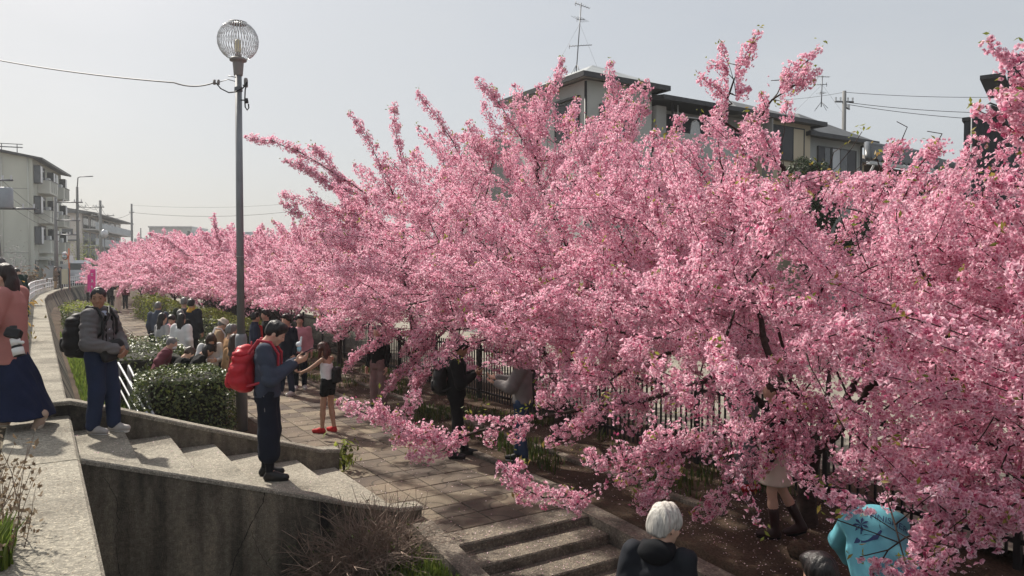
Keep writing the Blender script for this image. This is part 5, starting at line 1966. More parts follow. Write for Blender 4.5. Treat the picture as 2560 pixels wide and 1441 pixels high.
mb.build("stalks", m_drytwig, wd, fix=False)['kind'] = 'stuff'
LC = np.array(LC)
V, F, S = leaf_cloud(LC, rng.normal(0, 1, LC.shape), 0.038, 0.55, 8)
me = np_mesh("leaves", V, F, S); me.materials.append(m_dryleaf); link("leaves", me, wd)['kind'] = 'stuff'

# ---- fallen petals
def petal_field(n, u0, u1, a0, a1, seed, zf, dens=None):
    pts = scatter_ua(n, u0, u1, a0, a1, seed, zf, dens)
    return pts


def zlow(k): return -1.1 - 0.1 * k
pts = [petal_field(2600, 5.45, 7.6, 4.2, 20, 41, lambda u, a: gz(u, a) + 0.015), petal_field(650, 3.3, 5.25, 6.7, 16, 42, lambda u, a: PATH_Z + 0.006),
       petal_field(140, 0.3, 3.2, 7.5, 9.3, 43, lambda u, a: -RISE * (int((u - 0.28) / RUN) + 1) + 0.004), petal_field(1500, 5.4, 7.6, 2.0, 6, 44, lambda u, a: gz(u, a) + 0.015)]
for k in range(6):
    pts.append(petal_field(60, 3.45, 5.0, 6.33 - 0.35 * k - (0 if k else 0.0), 6.62 - 0.35 * k, 50 + k, lambda u, a: -1.1 - 0.1 * k + 0.006))
pts = np.concatenate(pts)
nn = np.tile(np.array([[0, 0, 1.0]]), (len(pts), 1))
V, F, S = leaf_cloud(pts, nn, 0.016, 0.8, 60, 0.25)
me = np_mesh("petals", V, F, S); me.materials.append(m_petals)
po = link("petals", me); po['kind'] = 'stuff'
# twigs, crumbs and small stones lying about
rng = np.random.default_rng(77)
pts = np.concatenate([scatter_ua(500, -0.26, 0.24, 2.6, 9, 78, lambda u, a: 0.004), scatter_ua(260, 3.35, 5.2, 5.4, 12, 79, lambda u, a: PATH_Z + 0.004 if a > 6.4 else -5), scatter_ua(900, 5.4, 7.6, 4.5, 16, 80, lambda u, a: gz(u, a) + .01)])
V, F, S = leaf_cloud(pts, np.tile(np.array([[0, 0, 1.0]]), (len(pts), 1)), 0.018, 0.35, 81, 0.3)
me = np_mesh("leaf_litter", V, F, S); me.materials.append(m_dryleaf); link("leaf_litter", me)['kind'] = 'stuff'
# roots and a stone on the bare earth
rt = thing("stone", "rounded brown stone on the bare earth near the big trunk", "stone", P(2003, 1378, 6.7))
MB().lathe([(0.10, -0.06), (0.125, 0.0), (0.105, 0.06), (0.05, 0.085), (0.01, 0.09)], n=12).build("stone_body", m_dirt, rt, True)
rs = P(1880, 1432, 6.25) ; rs.z = gz(*toUA(rs)) + 0.0
ro = thing("root", "knotted tree root running over the bare earth in front of the big trunk", "root", rs)
MB().tube([(-0.1, -.3, -0.02), (0, 0, 0.02), (0.25, 0.12, 0.035), (0.5, 0.1, 0.02), (0.75, 0.2, 0.03), (1.0, 0.45, -0.02)], [0.025, 0.04, 0.045, 0.035, 0.03, 0.015], 7).build("root_wood", m_bark, ro, True)

# ================================================================== lamp post
m_lamp = M("grey painted steel", (0.21, 0.22, 0.23), 0.5, 0.22, 7, 0.2, 40, metal=0.25, stretch=(1, 1, .25))
m_lampcap = M("warm grey cast cap", (0.23, 0.215, 0.20), 0.5, 0.08, 4, 0.05, 40)
m_rib = M("clear acrylic ribs", (0.60, 0.62, 0.63), 0.18, 0.05, 4, 0, 40, spec=0.8)
m_bulb = M("yellowed lamp tube", (0.62, 0.56, 0.36), 0.25, 0.1, 8, 0, 40)
LY = 12.36
lb = P(605, 1075, LY); lb.z = -1.12
lt = P(596, 150, LY)
lamp = thing("street_lamp", "tall grey lamp post with a ribbed globe lantern, beside the hedge", "street lamp", lb)
hh = lt.z - lb.z
MB().tube([(0, 0, 0), (0, 0, 1.55), (0, 0, 1.62)], [0.094, 0.094, 0.078], 18).build("base_sleeve", m_lamp, lamp, True)
MB().tube([(0, 0, 1.6), (0, 0, hh - 0.2)], [0.062, 0.054], 16).build("pole", m_lamp, lamp, True)
MB().lathe([(0.064, 2.9), (0.066, 2.905), (0.066, 2.915), (0.064, 2.92)], n=16).build("tape_band", m_lampcap, lamp, True)
MB().lathe([(0.068, hh - 0.26), (0.072, hh - 0.25), (0.088, hh - 0.06), (0.088, hh - 0.03), (0.135, hh - 0.02), (0.138, hh + 0.01), (0.11, hh + 0.03)], n=22).build("collar", m_lampcap, lamp, True)
RG = 0.325
zc = hh + 0.03 + 0.28
gl = thing("globe", None, None); gl.parent = lamp
gl = gl
mb = MB()
a_lo, a_hi = -1.02, 1.12
for fam in (1, -1):
    for k in range(42):
        pts = []
        for s in range(9):
            la = a_lo + (a_hi - a_lo) * s / 8
            lo = 2 * math.pi * k / 42 + fam * 0.30 * (s / 8)
            pts.append((RG * math.cos(la) * math.cos(lo), RG * math.cos(la) * math.sin(lo), zc + RG * math.sin(la)))
        mb.tube(pts, 0.0042, 4, caps=False)
mb.build("ribs", m_rib, gl, True)['kind'] = 'stuff'
zt_ = zc + RG * math.sin(a_hi); rt_ = RG * math.cos(a_hi)
MB().lathe([(rt_ * 0.35, zt_ + 0.012), (rt_ * 1.08, zt_ + 0.008), (rt_ * 1.10, zt_ - 0.012), (rt_ * 0.9, zt_ - 0.014), (rt_ * .4, zt_ - .004)], n=22).build("top_ring", m_lampcap, gl, True)
MB().lathe([(0.052, hh + 0.0), (0.052, hh + 0.09), (0.03, hh + 0.12)], n=12).build("lamp_holder", m_lampcap, gl, True)
MB().lathe([(0.045, hh + 0.121), (0.05, hh + 0.14), (0.05, hh + 0.31), (0.03, hh + 0.33)], n=12).build("lamp_tube", m_bulb, gl, True)
MB().tube([(0.075, 0, hh - 0.42), (0.12, 0, hh - 0.42)], 0.012, 6).build("sensor_bracket", m_steel, lamp, True)
MB().lathe([(0.028, hh - 0.45), (0.034, hh - 0.43), (0.034, hh - 0.34), (0.028, hh - 0.31), (0.02, hh - 0.30)], (0.125, 0, 0), 10).build("light_sensor", m_lampcap, lamp, True)
def lp(px, py): return P(px, py, LY - 0.07) - lb
MB().tube([lp(540, 208), lp(552, 222), lp(572, 232), lp(590, 230), lp(608, 220), lp(617, 207)], 0.011, 6).build("feed_cable", m_wire, lamp, True)
MB().tube([lp(618, 205), lp(613, 225), lp(612, 250), lp(613, 268), lp(618, 276), lp(622, 270), lp(621, 260)], 0.011, 6).build("drop_cable", m_wire, lamp, True)
MB().tube([lp(602, 251), lp(616, 251)], 0.012, 5).build("clip", m_wire, lamp, True)
MB().tube([lp(615, 247), lp(617, 258)], 0.032, 8).build("junction", m_wire, lamp, True)
MB().tube([lp(570, 190), lp(590, 194)], 0.008, 5).build("hook", m_steel, lamp, True)
MB().tube([lp(548, 206), lp(570, 199), lp(588, 204)], 0.007, 5).build("hook", m_steel, lamp, True)
MB().lathe([(0.064, hh - 0.52), (0.066, hh - 0.51), (0.066, hh - 0.46), (0.064, hh - 0.45)], n=16).build("hook_band", m_steel, lamp, True)
for x in (536, 546): MB().tube([lp(x, 200), lp(x, 212)], 0.022, 6).build("insulator", m_lampcap, lamp, True)
wire("power_line", "black cable sagging from the left edge of the sky to the lamp post", [P(-60, 140, 16.0), P(435, 207, LY + 0.2), P(536, 207, LY - 0.07)], 0.06, 0.011)

# second lamp far away
s = 0.85
l2 = thing("street_lamp", "distant lamp post with a pale ribbed globe in front of the grey balconies", "street lamp", foot(262, 66, 0))
MB().tube([(0, 0, 0), (0, 0, 4.2)], [0.07, 0.05], 8).build("pole", m_lamp, l2, True)
MB().lathe([(0.05, 4.2), (0.22, 4.28), (0.31, 4.5), (0.32, 4.62), (0.25, 4.85), (0.12, 4.93)], n=14).build("globe", m_rib, l2, True)
MB().lathe([(0.13, 4.931), (0.13, 4.96), (0.05, 4.98)], n=12).build("cap", m_lampcap, l2, True)

# ================================================================== van, mirror, board, banner
m_vanpaint = M("silver white van paint", (0.62, 0.64, 0.67), 0.3, 0.03, 1, 0, 20, spec=0.5, coat=0.4)
m_rubber = M("tyre rubber", (0.018, 0.018, 0.019), 0.9, 0.1, 8, 0.2, 60)
m_red = M("red lamp lens", (0.35, 0.02, 0.02), 0.25, 0.05, 4, 0, 20)
van = thing("parked_van", "silver white high roofed van parked with its rear to us, above the white railing", "van", foot(195, 67, -0.02), 0.42)
sec = [(-0.84, 0.35), (-0.86, 1.0), (-0.80, 1.35), (-0.70, 2.05), (-0.6, 2.22), (0.6, 2.22), (0.70, 2.05), (0.80, 1.35), (0.86, 1.0), (0.84, 0.35)]
vs, fs = [], []
prof = [(0.0, 1.0, 0.0), (0.15, 1.0, 0.03), (3.4, 1.0, 0.02), (4.3, 0.97, -0.55), (4.7, 0.95, -1.0), (4.8, 0.93, -1.1)]
for (y, sx, dz) in prof:
    for (x, z) in sec:
        zz = z if z < 1.05 else z + (dz if z > 1.4 else dz * 0.3)
        vs.append((x * sx, y, max(zz, 0.35)))
n = len(sec)
for i in range(len(prof) - 1):
    for k in range(n):
        fs.append((i * n + k, i * n + (k + 1) % n, (i + 1) * n + (k + 1) % n, (i + 1) * n + k))
fs += [tuple(range(n))[::-1], tuple(range((len(prof) - 1) * n, len(prof) * n))]
mb = MB(); mb.add(vs, fs); mb.build("body", m_vanpaint, van, True)
MB().add([(-0.70, -0.012, 1.38), (0.70, -0.012, 1.38), (0.62, -0.012, 1.98), (-0.62, -0.012, 1.98), (-0.70, 0.02, 1.38), (0.70, 0.02, 1.38), (0.62, 0.02, 1.98), (-0.62, 0.02, 1.98)],
         [(0, 1, 2, 3), (0, 4, 5, 1), (1, 5, 6, 2), (2, 6, 7, 3), (3, 7, 4, 0)]).build("rear_window", m_glass, van)
for sx in (-1, 1):
    mb = MB(); mb.add([(sx * 0.805, 0.5, 1.42), (sx * 0.805, 3.2, 1.42), (sx * 0.72, 3.2, 1.98), (sx * 0.72, 0.5, 1.98)], [(0, 1, 2, 3)]); mb.build("side_window", m_glass, van)
    MB().box((sx * 0.80 - .05, -0.02, 0.85), (sx * 0.80 + .05, 0.05, 1.32)).build("tail_light", m_red, van)
    for y in (0.9, 3.7):
        mb = MB(); mb.tube([(sx * 0.66, y, 0.32), (sx * 0.87, y, 0.32)], 0.32, 16); w_ = mb.build("wheel", m_rubber, van, True)
        MB().tube([(sx * 0.86, y, 0.32), (sx * 0.88, y, 0.32)], 0.17, 12).build("rim", m_vanpaint, w_, True)
MB().box((-0.84, -0.08, 0.38), (0.84, 0.02, 0.66)).build("bumper", m_vanpaint, van)
MB().box((-0.25, -0.02, 0.82), (0.25, -0.001, 1.0)).build("number_plate", m_white, van)

m_orange = M("orange mirror paint", (0.52, 0.15, 0.06), 0.5, 0.15, 6, 0.1, 40)
mir = thing("traffic_mirror", "orange post with a round traffic mirror beside the white railing", "traffic mirror", foot(173, 52, -0.02))
MB().tube([(0, 0, 0), (0, 0, 2.95)], 0.05, 10).build("post", m_orange, mir, True)
MB().tube([(-0.25, -0.10, 2.35), (-0.25, -0.02, 2.35)], [0.22, 0.23], 18).build("mirror_rim", m_orange, mir, True)
MB().tube([(-0.25, -0.14, 2.35), (-0.25, -0.102, 2.35)], [0.17, 0.20], 18).build("mirror_face", M("mirror face", (0.42, 0.47, 0.48), 0.12, 0.05, 2, 0, 10, metal=0.7), mir, True)
MB().tube([(-0.25, -0.30, 2.56), (-0.25, 0.0, 2.6)], [0.1, 0.12], 12).build("hood", m_lightframe, mir, True)
MB().box((0.03, -0.03, 1.95), (0.30, -0.01, 2.45)).build("small_plate", m_white, mir)
sb = thing("notice_board", "narrow cream notice board on two dark posts beside the orange mirror post", "notice board", foot(162, 51, -0.02))
for x in (-0.26, 0.26): MB().box((x - .03, -.03, 0), (x + .03, .03, 1.55)).build("post", m_steel, sb)
MB().box((-0.22, -0.02, 0.45), (0.22, 0.02, 1.5)).build("board", M("cream board", (0.55, 0.52, 0.38), 0.7, 0.05, 3), sb)

m_pinkflag = M("hot pink banner cloth", (0.80, 0.055, 0.30), 0.75, 0.06, 5, 0.1, 40)
fb = foot(240, 41, -1.1)
fl = thing("banner", "hot pink vertical banner with white lettering on a white pole, behind the woman's head", "banner", fb)
MB().tube([(0.0, 0, 0), (0.0, 0, 2.65)], 0.018, 8).build("pole", m_white, fl, True)
MB().tube([(0.0, 0, 2.62), (-0.28, 0, 2.62)], 0.01, 6).build("cross_rod", m_white, fl, True)
rows = 14
vs, fs = [], []
for i in range(rows + 1):
    t = i / rows
    for j in range(4):
        x = -0.015 - 0.29 * j / 3 - 0.10 * t * (j / 3) - 0.05 * math.sin(t * 4)
        vs.append((x, 0.05 * math.sin(5 * t + j), 2.6 - 1.45 * t))
for i in range(rows):
    for j in range(3): fs.append((i * 4 + j, i * 4 + j + 1, (i + 1) * 4 + j + 1, (i + 1) * 4 + j))
mb = MB(); mb.add(vs, fs); ban = mb.build("cloth", m_pinkflag, fl, True)
sol = ban.modifiers.new("thickness", 'SOLIDIFY'); sol.thickness = 0.004
mb = MB()
random.seed(4)
for (cz, strokes) in ((2.3, [(-0.07, .04, .07, .05), (0, .09, -0.01, -.07), (-.06, -.03, .06, -.06)]), (1.95, [(-.05, .07, .05, .03), (.04, .06, -.05, -.08), (-.02, 0, .07, -.07)]), (1.6, [(-.06, .05, .04, .06), (-.04, .08, -.02, -.07), (.05, 0, -.03, -.06)]), (1.32, [(-.05, .04, .05, 0), (0, .05, .01, -.05)])):
    for (x0, z0, x1, z1) in strokes:
        mb.tube([(-0.19 + x0, -0.07, cz + z0), (-0.19 + x1, -0.07, cz + z1)], 0.014, 4)
mb.build("lettering", m_white, ban)
f2 = thing("banner", "narrow pink banner edge further back, left of the large pink banner", "banner", foot(224, 46, -1.1))
MB().tube([(0, 0, 0), (0, 0, 2.3)], 0.016, 6).build("pole", m_white, f2, True)
MB().add([(-0.02, 0, 2.25), (-0.16, 0.03, 2.25), (-0.2, 0.06, 1.2), (-0.03, 0, 1.2)], [(0, 1, 2, 3)]).build("cloth", m_pinkflag, f2)
# ================================================================== figures: smooth bodies and clothes from blended volumes
def sd_eval(prims, X, Y, Z, k):
    D = None
    for pr in prims:
        t = pr[0]
        if t == 'c':            # tapered limb
            a, b, ra, rb = np.array(pr[1], float), np.array(pr[2], float), pr[3], pr[4]
            ba = b - a
            den = float(ba @ ba) + 1e-9
            h = np.clip(((X - a[0]) * ba[0] + (Y - a[1]) * ba[1] + (Z - a[2]) * ba[2]) / den, 0, 1)
            d = np.sqrt((X - a[0] - h * ba[0]) ** 2 + (Y - a[1] - h * ba[1]) ** 2 + (Z - a[2] - h * ba[2]) ** 2) - (ra + (rb - ra) * h)
        elif t in ('e', '-e'):  # ellipsoid
            c, r, Rm = pr[1], pr[2], pr[3] if len(pr) > 3 else None
            x, y, z = X - c[0], Y - c[1], Z - c[2]
            if Rm is not None:
                x, y, z = (Rm[0][0] * x + Rm[1][0] * y + Rm[2][0] * z, Rm[0][1] * x + Rm[1][1] * y + Rm[2][1] * z, Rm[0][2] * x + Rm[1][2] * y + Rm[2][2] * z)
            k0 = np.sqrt((x / r[0]) ** 2 + (y / r[1]) ** 2 + (z / r[2]) ** 2)
            k1 = np.sqrt((x / r[0] ** 2) ** 2 + (y / r[1] ** 2) ** 2 + (z / r[2] ** 2) ** 2) + 1e-9
            d = k0 * (k0 - 1) / k1
        elif t in ('b', '-b'):  # rounded box
            c, hx, Rm, rr = pr[1], pr[2], pr[3], pr[4]
            x, y, z = X - c[0], Y - c[1], Z - c[2]
            if Rm is not None:
                x, y, z = (Rm[0][0] * x + Rm[1][0] * y + Rm[2][0] * z, Rm[0][1] * x + Rm[1][1] * y + Rm[2][1] * z, Rm[0][2] * x + Rm[1][2] * y + Rm[2][2] * z)
            qx, qy, qz = np.abs(x) - hx[0] + rr, np.abs(y) - hx[1] + rr, np.abs(z) - hx[2] + rr
            d = np.sqrt(np.maximum(qx, 0) ** 2 + np.maximum(qy, 0) ** 2 + np.maximum(qz, 0) ** 2) + np.minimum(np.maximum(qx, np.maximum(qy, qz)), 0) - rr
        elif t == 'l':          # loft of elliptical sections along z in a turned frame: rows (z, cx, cy, rx, ry)
            o, Rm, rows = pr[1], pr[2], np.array(pr[3], float)
            x, y, z = X - o[0], Y - o[1], Z - o[2]
            if Rm is not None:
                x, y, z = (Rm[0][0] * x + Rm[1][0] * y + Rm[2][0] * z, Rm[0][1] * x + Rm[1][1] * y + Rm[2][1] * z, Rm[0][2] * x + Rm[1][2] * y + Rm[2][2] * z)
            zz = rows[:, 0]
            cx, cy = np.interp(z, zz, rows[:, 1]), np.interp(z, zz, rows[:, 2])
            rx, ry = np.interp(z, zz, rows[:, 3]), np.interp(z, zz, rows[:, 4])
            q = np.sqrt(((x - cx) / rx) ** 2 + ((y - cy) / ry) ** 2)
            d = (q - 1) * np.minimum(rx, ry)
            d = np.maximum(d, np.maximum(zz[0] - z, z - zz[-1]))
        if D is None:
            D = d
        elif t[0] == '-':
            D = np.maximum(D, -d)
        else:
            kk = pr[-1]['k'] if isinstance(pr[-1], dict) else k
            h = np.clip(0.5 + 0.5 * (D - d) / kk, 0, 1)
            D = D * (1 - h) + d * h - kk * h * (1 - h)
    return D


def sd_bounds(prims):
    lo, hi = np.full(3, 1e9), np.full(3, -1e9)
    for pr in prims:
        if pr[0] == 'c':
            for p, r in ((pr[1], pr[3]), (pr[2], pr[4])):
                lo = np.minimum(lo, np.array(p) - r); hi = np.maximum(hi, np.array(p) + r)
        elif pr[0] == 'e':
            r = max(pr[2]); lo = np.minimum(lo, np.array(pr[1]) - r); hi = np.maximum(hi, np.array(pr[1]) + r)
        elif pr[0] == 'b':
            r = float(np.linalg.norm(pr[2])); lo = np.minimum(lo, np.array(pr[1]) - r); hi = np.maximum(hi, np.array(pr[1]) + r)
        elif pr[0] == 'l':
            o, Rm = np.array(pr[1], float), pr[2]
            for row in pr[3]:
                for sx in (-1, 1):
                    for sy in (-1, 1):
                        q = np.array([row[1] + sx * row[3], row[2] + sy * row[4], row[0]])
                        if Rm is not None: q = np.array(Rm) @ q
                        lo = np.minimum(lo, o + q); hi = np.maximum(hi, o + q)
    return lo, hi


def surface(prims, h, k=0.03, wrinkle=0.0, wfreq=22.0, wdir=(0.3, 0.3, 1.0), seed=0):
    """Mesh the zero surface of the blended volumes (naive surface nets); folds are added as waves along the normal."""
    lo, hi = sd_bounds(prims)
    lo -= 2.5 * h; hi += 2.5 * h
    n = np.maximum(4, np.ceil((hi - lo) / h).astype(int) + 1)
    xs = [lo[i] + h * np.arange(n[i]) for i in range(3)]
    X, Y, Z = np.meshgrid(*xs, indexing='ij')
    D = sd_eval(prims, X.astype(np.float32), Y.astype(np.float32), Z.astype(np.float32), k)
    S = D < 0
    nx, ny, nz = n
    acc = np.zeros((nx - 1, ny - 1, nz - 1, 3)); cnt = np.zeros((nx - 1, ny - 1, nz - 1))
    for ax in range(3):
        sl0 = [slice(None)] * 3; sl1 = [slice(None)] * 3
        sl0[ax] = slice(0, -1); sl1[ax] = slice(1, None)
        a, b = D[tuple(sl0)], D[tuple(sl1)]
        cr = (a < 0) != (b < 0)
        t = np.where(cr, a / (a - b + 1e-12), 0)
        o1, o2 = [i for i in range(3) if i != ax]
        for d1 in (0, 1):
            for d2 in (0, 1):
                s = [slice(None)] * 3
                s[o1] = slice(d1, n[o1] - 1 + d1); s[o2] = slice(d2, n[o2] - 1 + d2)
                c = cr[tuple(s)]; tt = t[tuple(s)]
                cnt += c
                acc[..., ax] += np.where(c, tt, 0)
                if d1: acc[..., o1] += c
                if d2: acc[..., o2] += c
    act = cnt > 0
    idx = -np.ones(act.shape, int)
    idx[act] = np.arange(int(act.sum()))
    cells = np.argwhere(act)
    V = lo + h * (cells + acc[act] / cnt[act][:, None])
    Q = []
    for ax in range(3):
        sl0 = [slice(None)] * 3; sl1 = [slice(None)] * 3
        sl0[ax] = slice(0, -1); sl1[ax] = slice(1, None)
        a, b = S[tuple(sl0)], S[tuple(sl1)]
        e = np.argwhere(a != b)
        o1, o2 = (ax + 1) % 3, (ax + 2) % 3
        e = e[(e[:, o1] > 0) & (e[:, o2] > 0) & (e[:, o1] < n[o1] - 1) & (e[:, o2] < n[o2] - 1)]
        if not len(e): continue
        inside = S[e[:, 0], e[:, 1], e[:, 2]]
        u1 = np.zeros(3, int); u1[o1] = 1
        u2 = np.zeros(3, int); u2[o2] = 1
        g = lambda c: idx[c[:, 0], c[:, 1], c[:, 2]]
        q = np.stack([g(e - u1 - u2), g(e - u2), g(e), g(e - u1)], 1)
        q[~inside] = q[~inside][:, ::-1]
        Q.append(q)
    Q = np.concatenate(Q)
    if wrinkle:
        eps = h * 0.7
        nr = []
        f = lambda dx, dy, dz: sd_eval(prims, V[:, 0] + dx, V[:, 1] + dy, V[:, 2] + dz, k)
        g = np.stack([f(eps, 0, 0) - f(-eps, 0, 0), f(0, eps, 0) - f(0, -eps, 0), f(0, 0, eps) - f(0, 0, -eps)], 1)
        g /= np.linalg.norm(g, axis=1, keepdims=True) + 1e-9
        rng = np.random.default_rng(seed)
        w = np.zeros(len(V))
        for i in range(5):
            kv = (rng.normal(0, 1, 3) * 0.55 + np.array(wdir)) * wfreq * rng.uniform(0.6, 1.6)
            ph = rng.uniform(0, 6.28)
            q2 = rng.normal(0, 1, 3) * wfreq * 0.35
            w += np.sin(V @ kv + ph + 1.6 * np.sin(V @ q2)) * rng.uniform(0.4, 1.0)
        w = w / 2.2
        V = V + g * (wrinkle * (np.abs(w) * 1.4 - 0.55))[:, None]
    return V, Q


def sd_mesh(name, parts, mat):
    """parts: list of (V, Q) joined in one mesh."""
    Vs, Fs, b = [], [], 0
    for V, Q in parts:
        Vs.append(V); Fs.append(Q + b); b += len(V)
    V = np.concatenate(Vs); F = np.concatenate(Fs)
    me = np_mesh(name, V, F.ravel(), np.full(len(F), 4), True)
    me.materials.append(mat)
    return me


def rotm(rx=0, ry=0, rz=0):
    return np.array(Matrix.Rotation(rz, 3, 'Z') @ Matrix.Rotation(ry, 3, 'Y') @ Matrix.Rotation(rx, 3, 'X'))


SKIN = {}


def skin(tone):
    c = {'light': (0.56, 0.35, 0.255), 'mid': (0.43, 0.25, 0.17), 'tan': (0.30, 0.165, 0.105)}[tone]
    return M("skin " + tone, c, 0.55, 0.10, 7, 0.06, 120, spec=0.35)


def cloth(name, col, rough=0.88, var=0.14, bump=0.25, bs=140):
    return M("cloth " + name, col, rough, var, 5, bump, bs, spec=0.2)


def hairm(name, col, rough=0.45):
    return M("hair " + name, col, rough, 0.45, 30, 0.5, 60, spec=0.4, stretch=(2.5, 2.5, 0.35))


BLACKHAIR = hairm("black", (0.010, 0.008, 0.008), 0.38)
BROWNHAIR = hairm("brown", (0.042, 0.022, 0.014))
REDHAIR = hairm("auburn", (0.065, 0.02, 0.013))
GREYHAIR = hairm("grey", (0.17, 0.165, 0.16))
WHITEHAIR = hairm("white", (0.46, 0.435, 0.395), 0.6)
SALTHAIR = hairm("salt and pepper", (0.085, 0.082, 0.08))
M_EYE = M("dark eye", (0.015, 0.010, 0.008), 0.2, 0.1, 5, 0)
M_LIP = M("lips", (0.32, 0.14, 0.11), 0.5, 0.1, 9, 0)


def hand_prims(w, d, n, s, curl=0.6, sc=1.0, spread=0.05, thumb=0.5):
    """Palm, four unequal fingers bent towards n, and a thumb from the side s of the palm. d: along the hand."""
    w, d, n, s = (np.array(x, float) for x in (w, d, n, s))
    d /= np.linalg.norm(d); n -= d * (n @ d); n /= np.linalg.norm(n) + 1e-9
    s2 = np.cross(n, d)
    if s2 @ s < 0: s2 = -s2
    s = s2
    Rm = np.stack([s, d, n], 1)
    pr = [('b', w + d * 0.045 * sc, (0.040 * sc, 0.05 * sc, 0.015 * sc), Rm, 0.013 * sc), ('c', w - d * 0.03 * sc, w + d * 0.02 * sc, 0.024 * sc, 0.022 * sc)]
    for i, (off, L) in enumerate(((0.030, 0.072), (0.010, 0.080), (-0.010, 0.074), (-0.029, 0.058))):
        b = w + d * 0.092 * sc + s * off * sc
        f = d + s * (off * 2.0 * spread / 0.05)
        f /= np.linalg.norm(f)
        ang = curl * (0.85 + 0.1 * i)
        p = b
        for j, (seg, r0, r1) in enumerate(((0.45, 0.0095, 0.0088), (0.32, 0.0088, 0.0082), (0.23, 0.0082, 0.007))):
            a = ang * (j + 0.55)
            q = p + (f * math.cos(a) + n * math.sin(a)) * L * seg * sc
            pr.append(('c', p, q, r0 * sc, r1 * sc, {'k': 0.006 * sc}))
            p = q
    tb = w + d * 0.03 * sc + s * 0.036 * sc
    t1 = tb + (s * 0.8 + d * 0.55 + n * thumb) / 1.2 * 0.035 * sc
    t2 = t1 + (s * 0.25 + d * 0.85 + n * thumb) / 1.1 * 0.03 * sc
    pr += [('c', tb, t1, 0.013 * sc, 0.0105 * sc, {'k': 0.008 * sc}), ('c', t1, t2, 0.0105 * sc, 0.0085 * sc, {'k': 0.006 * sc})]
    return pr


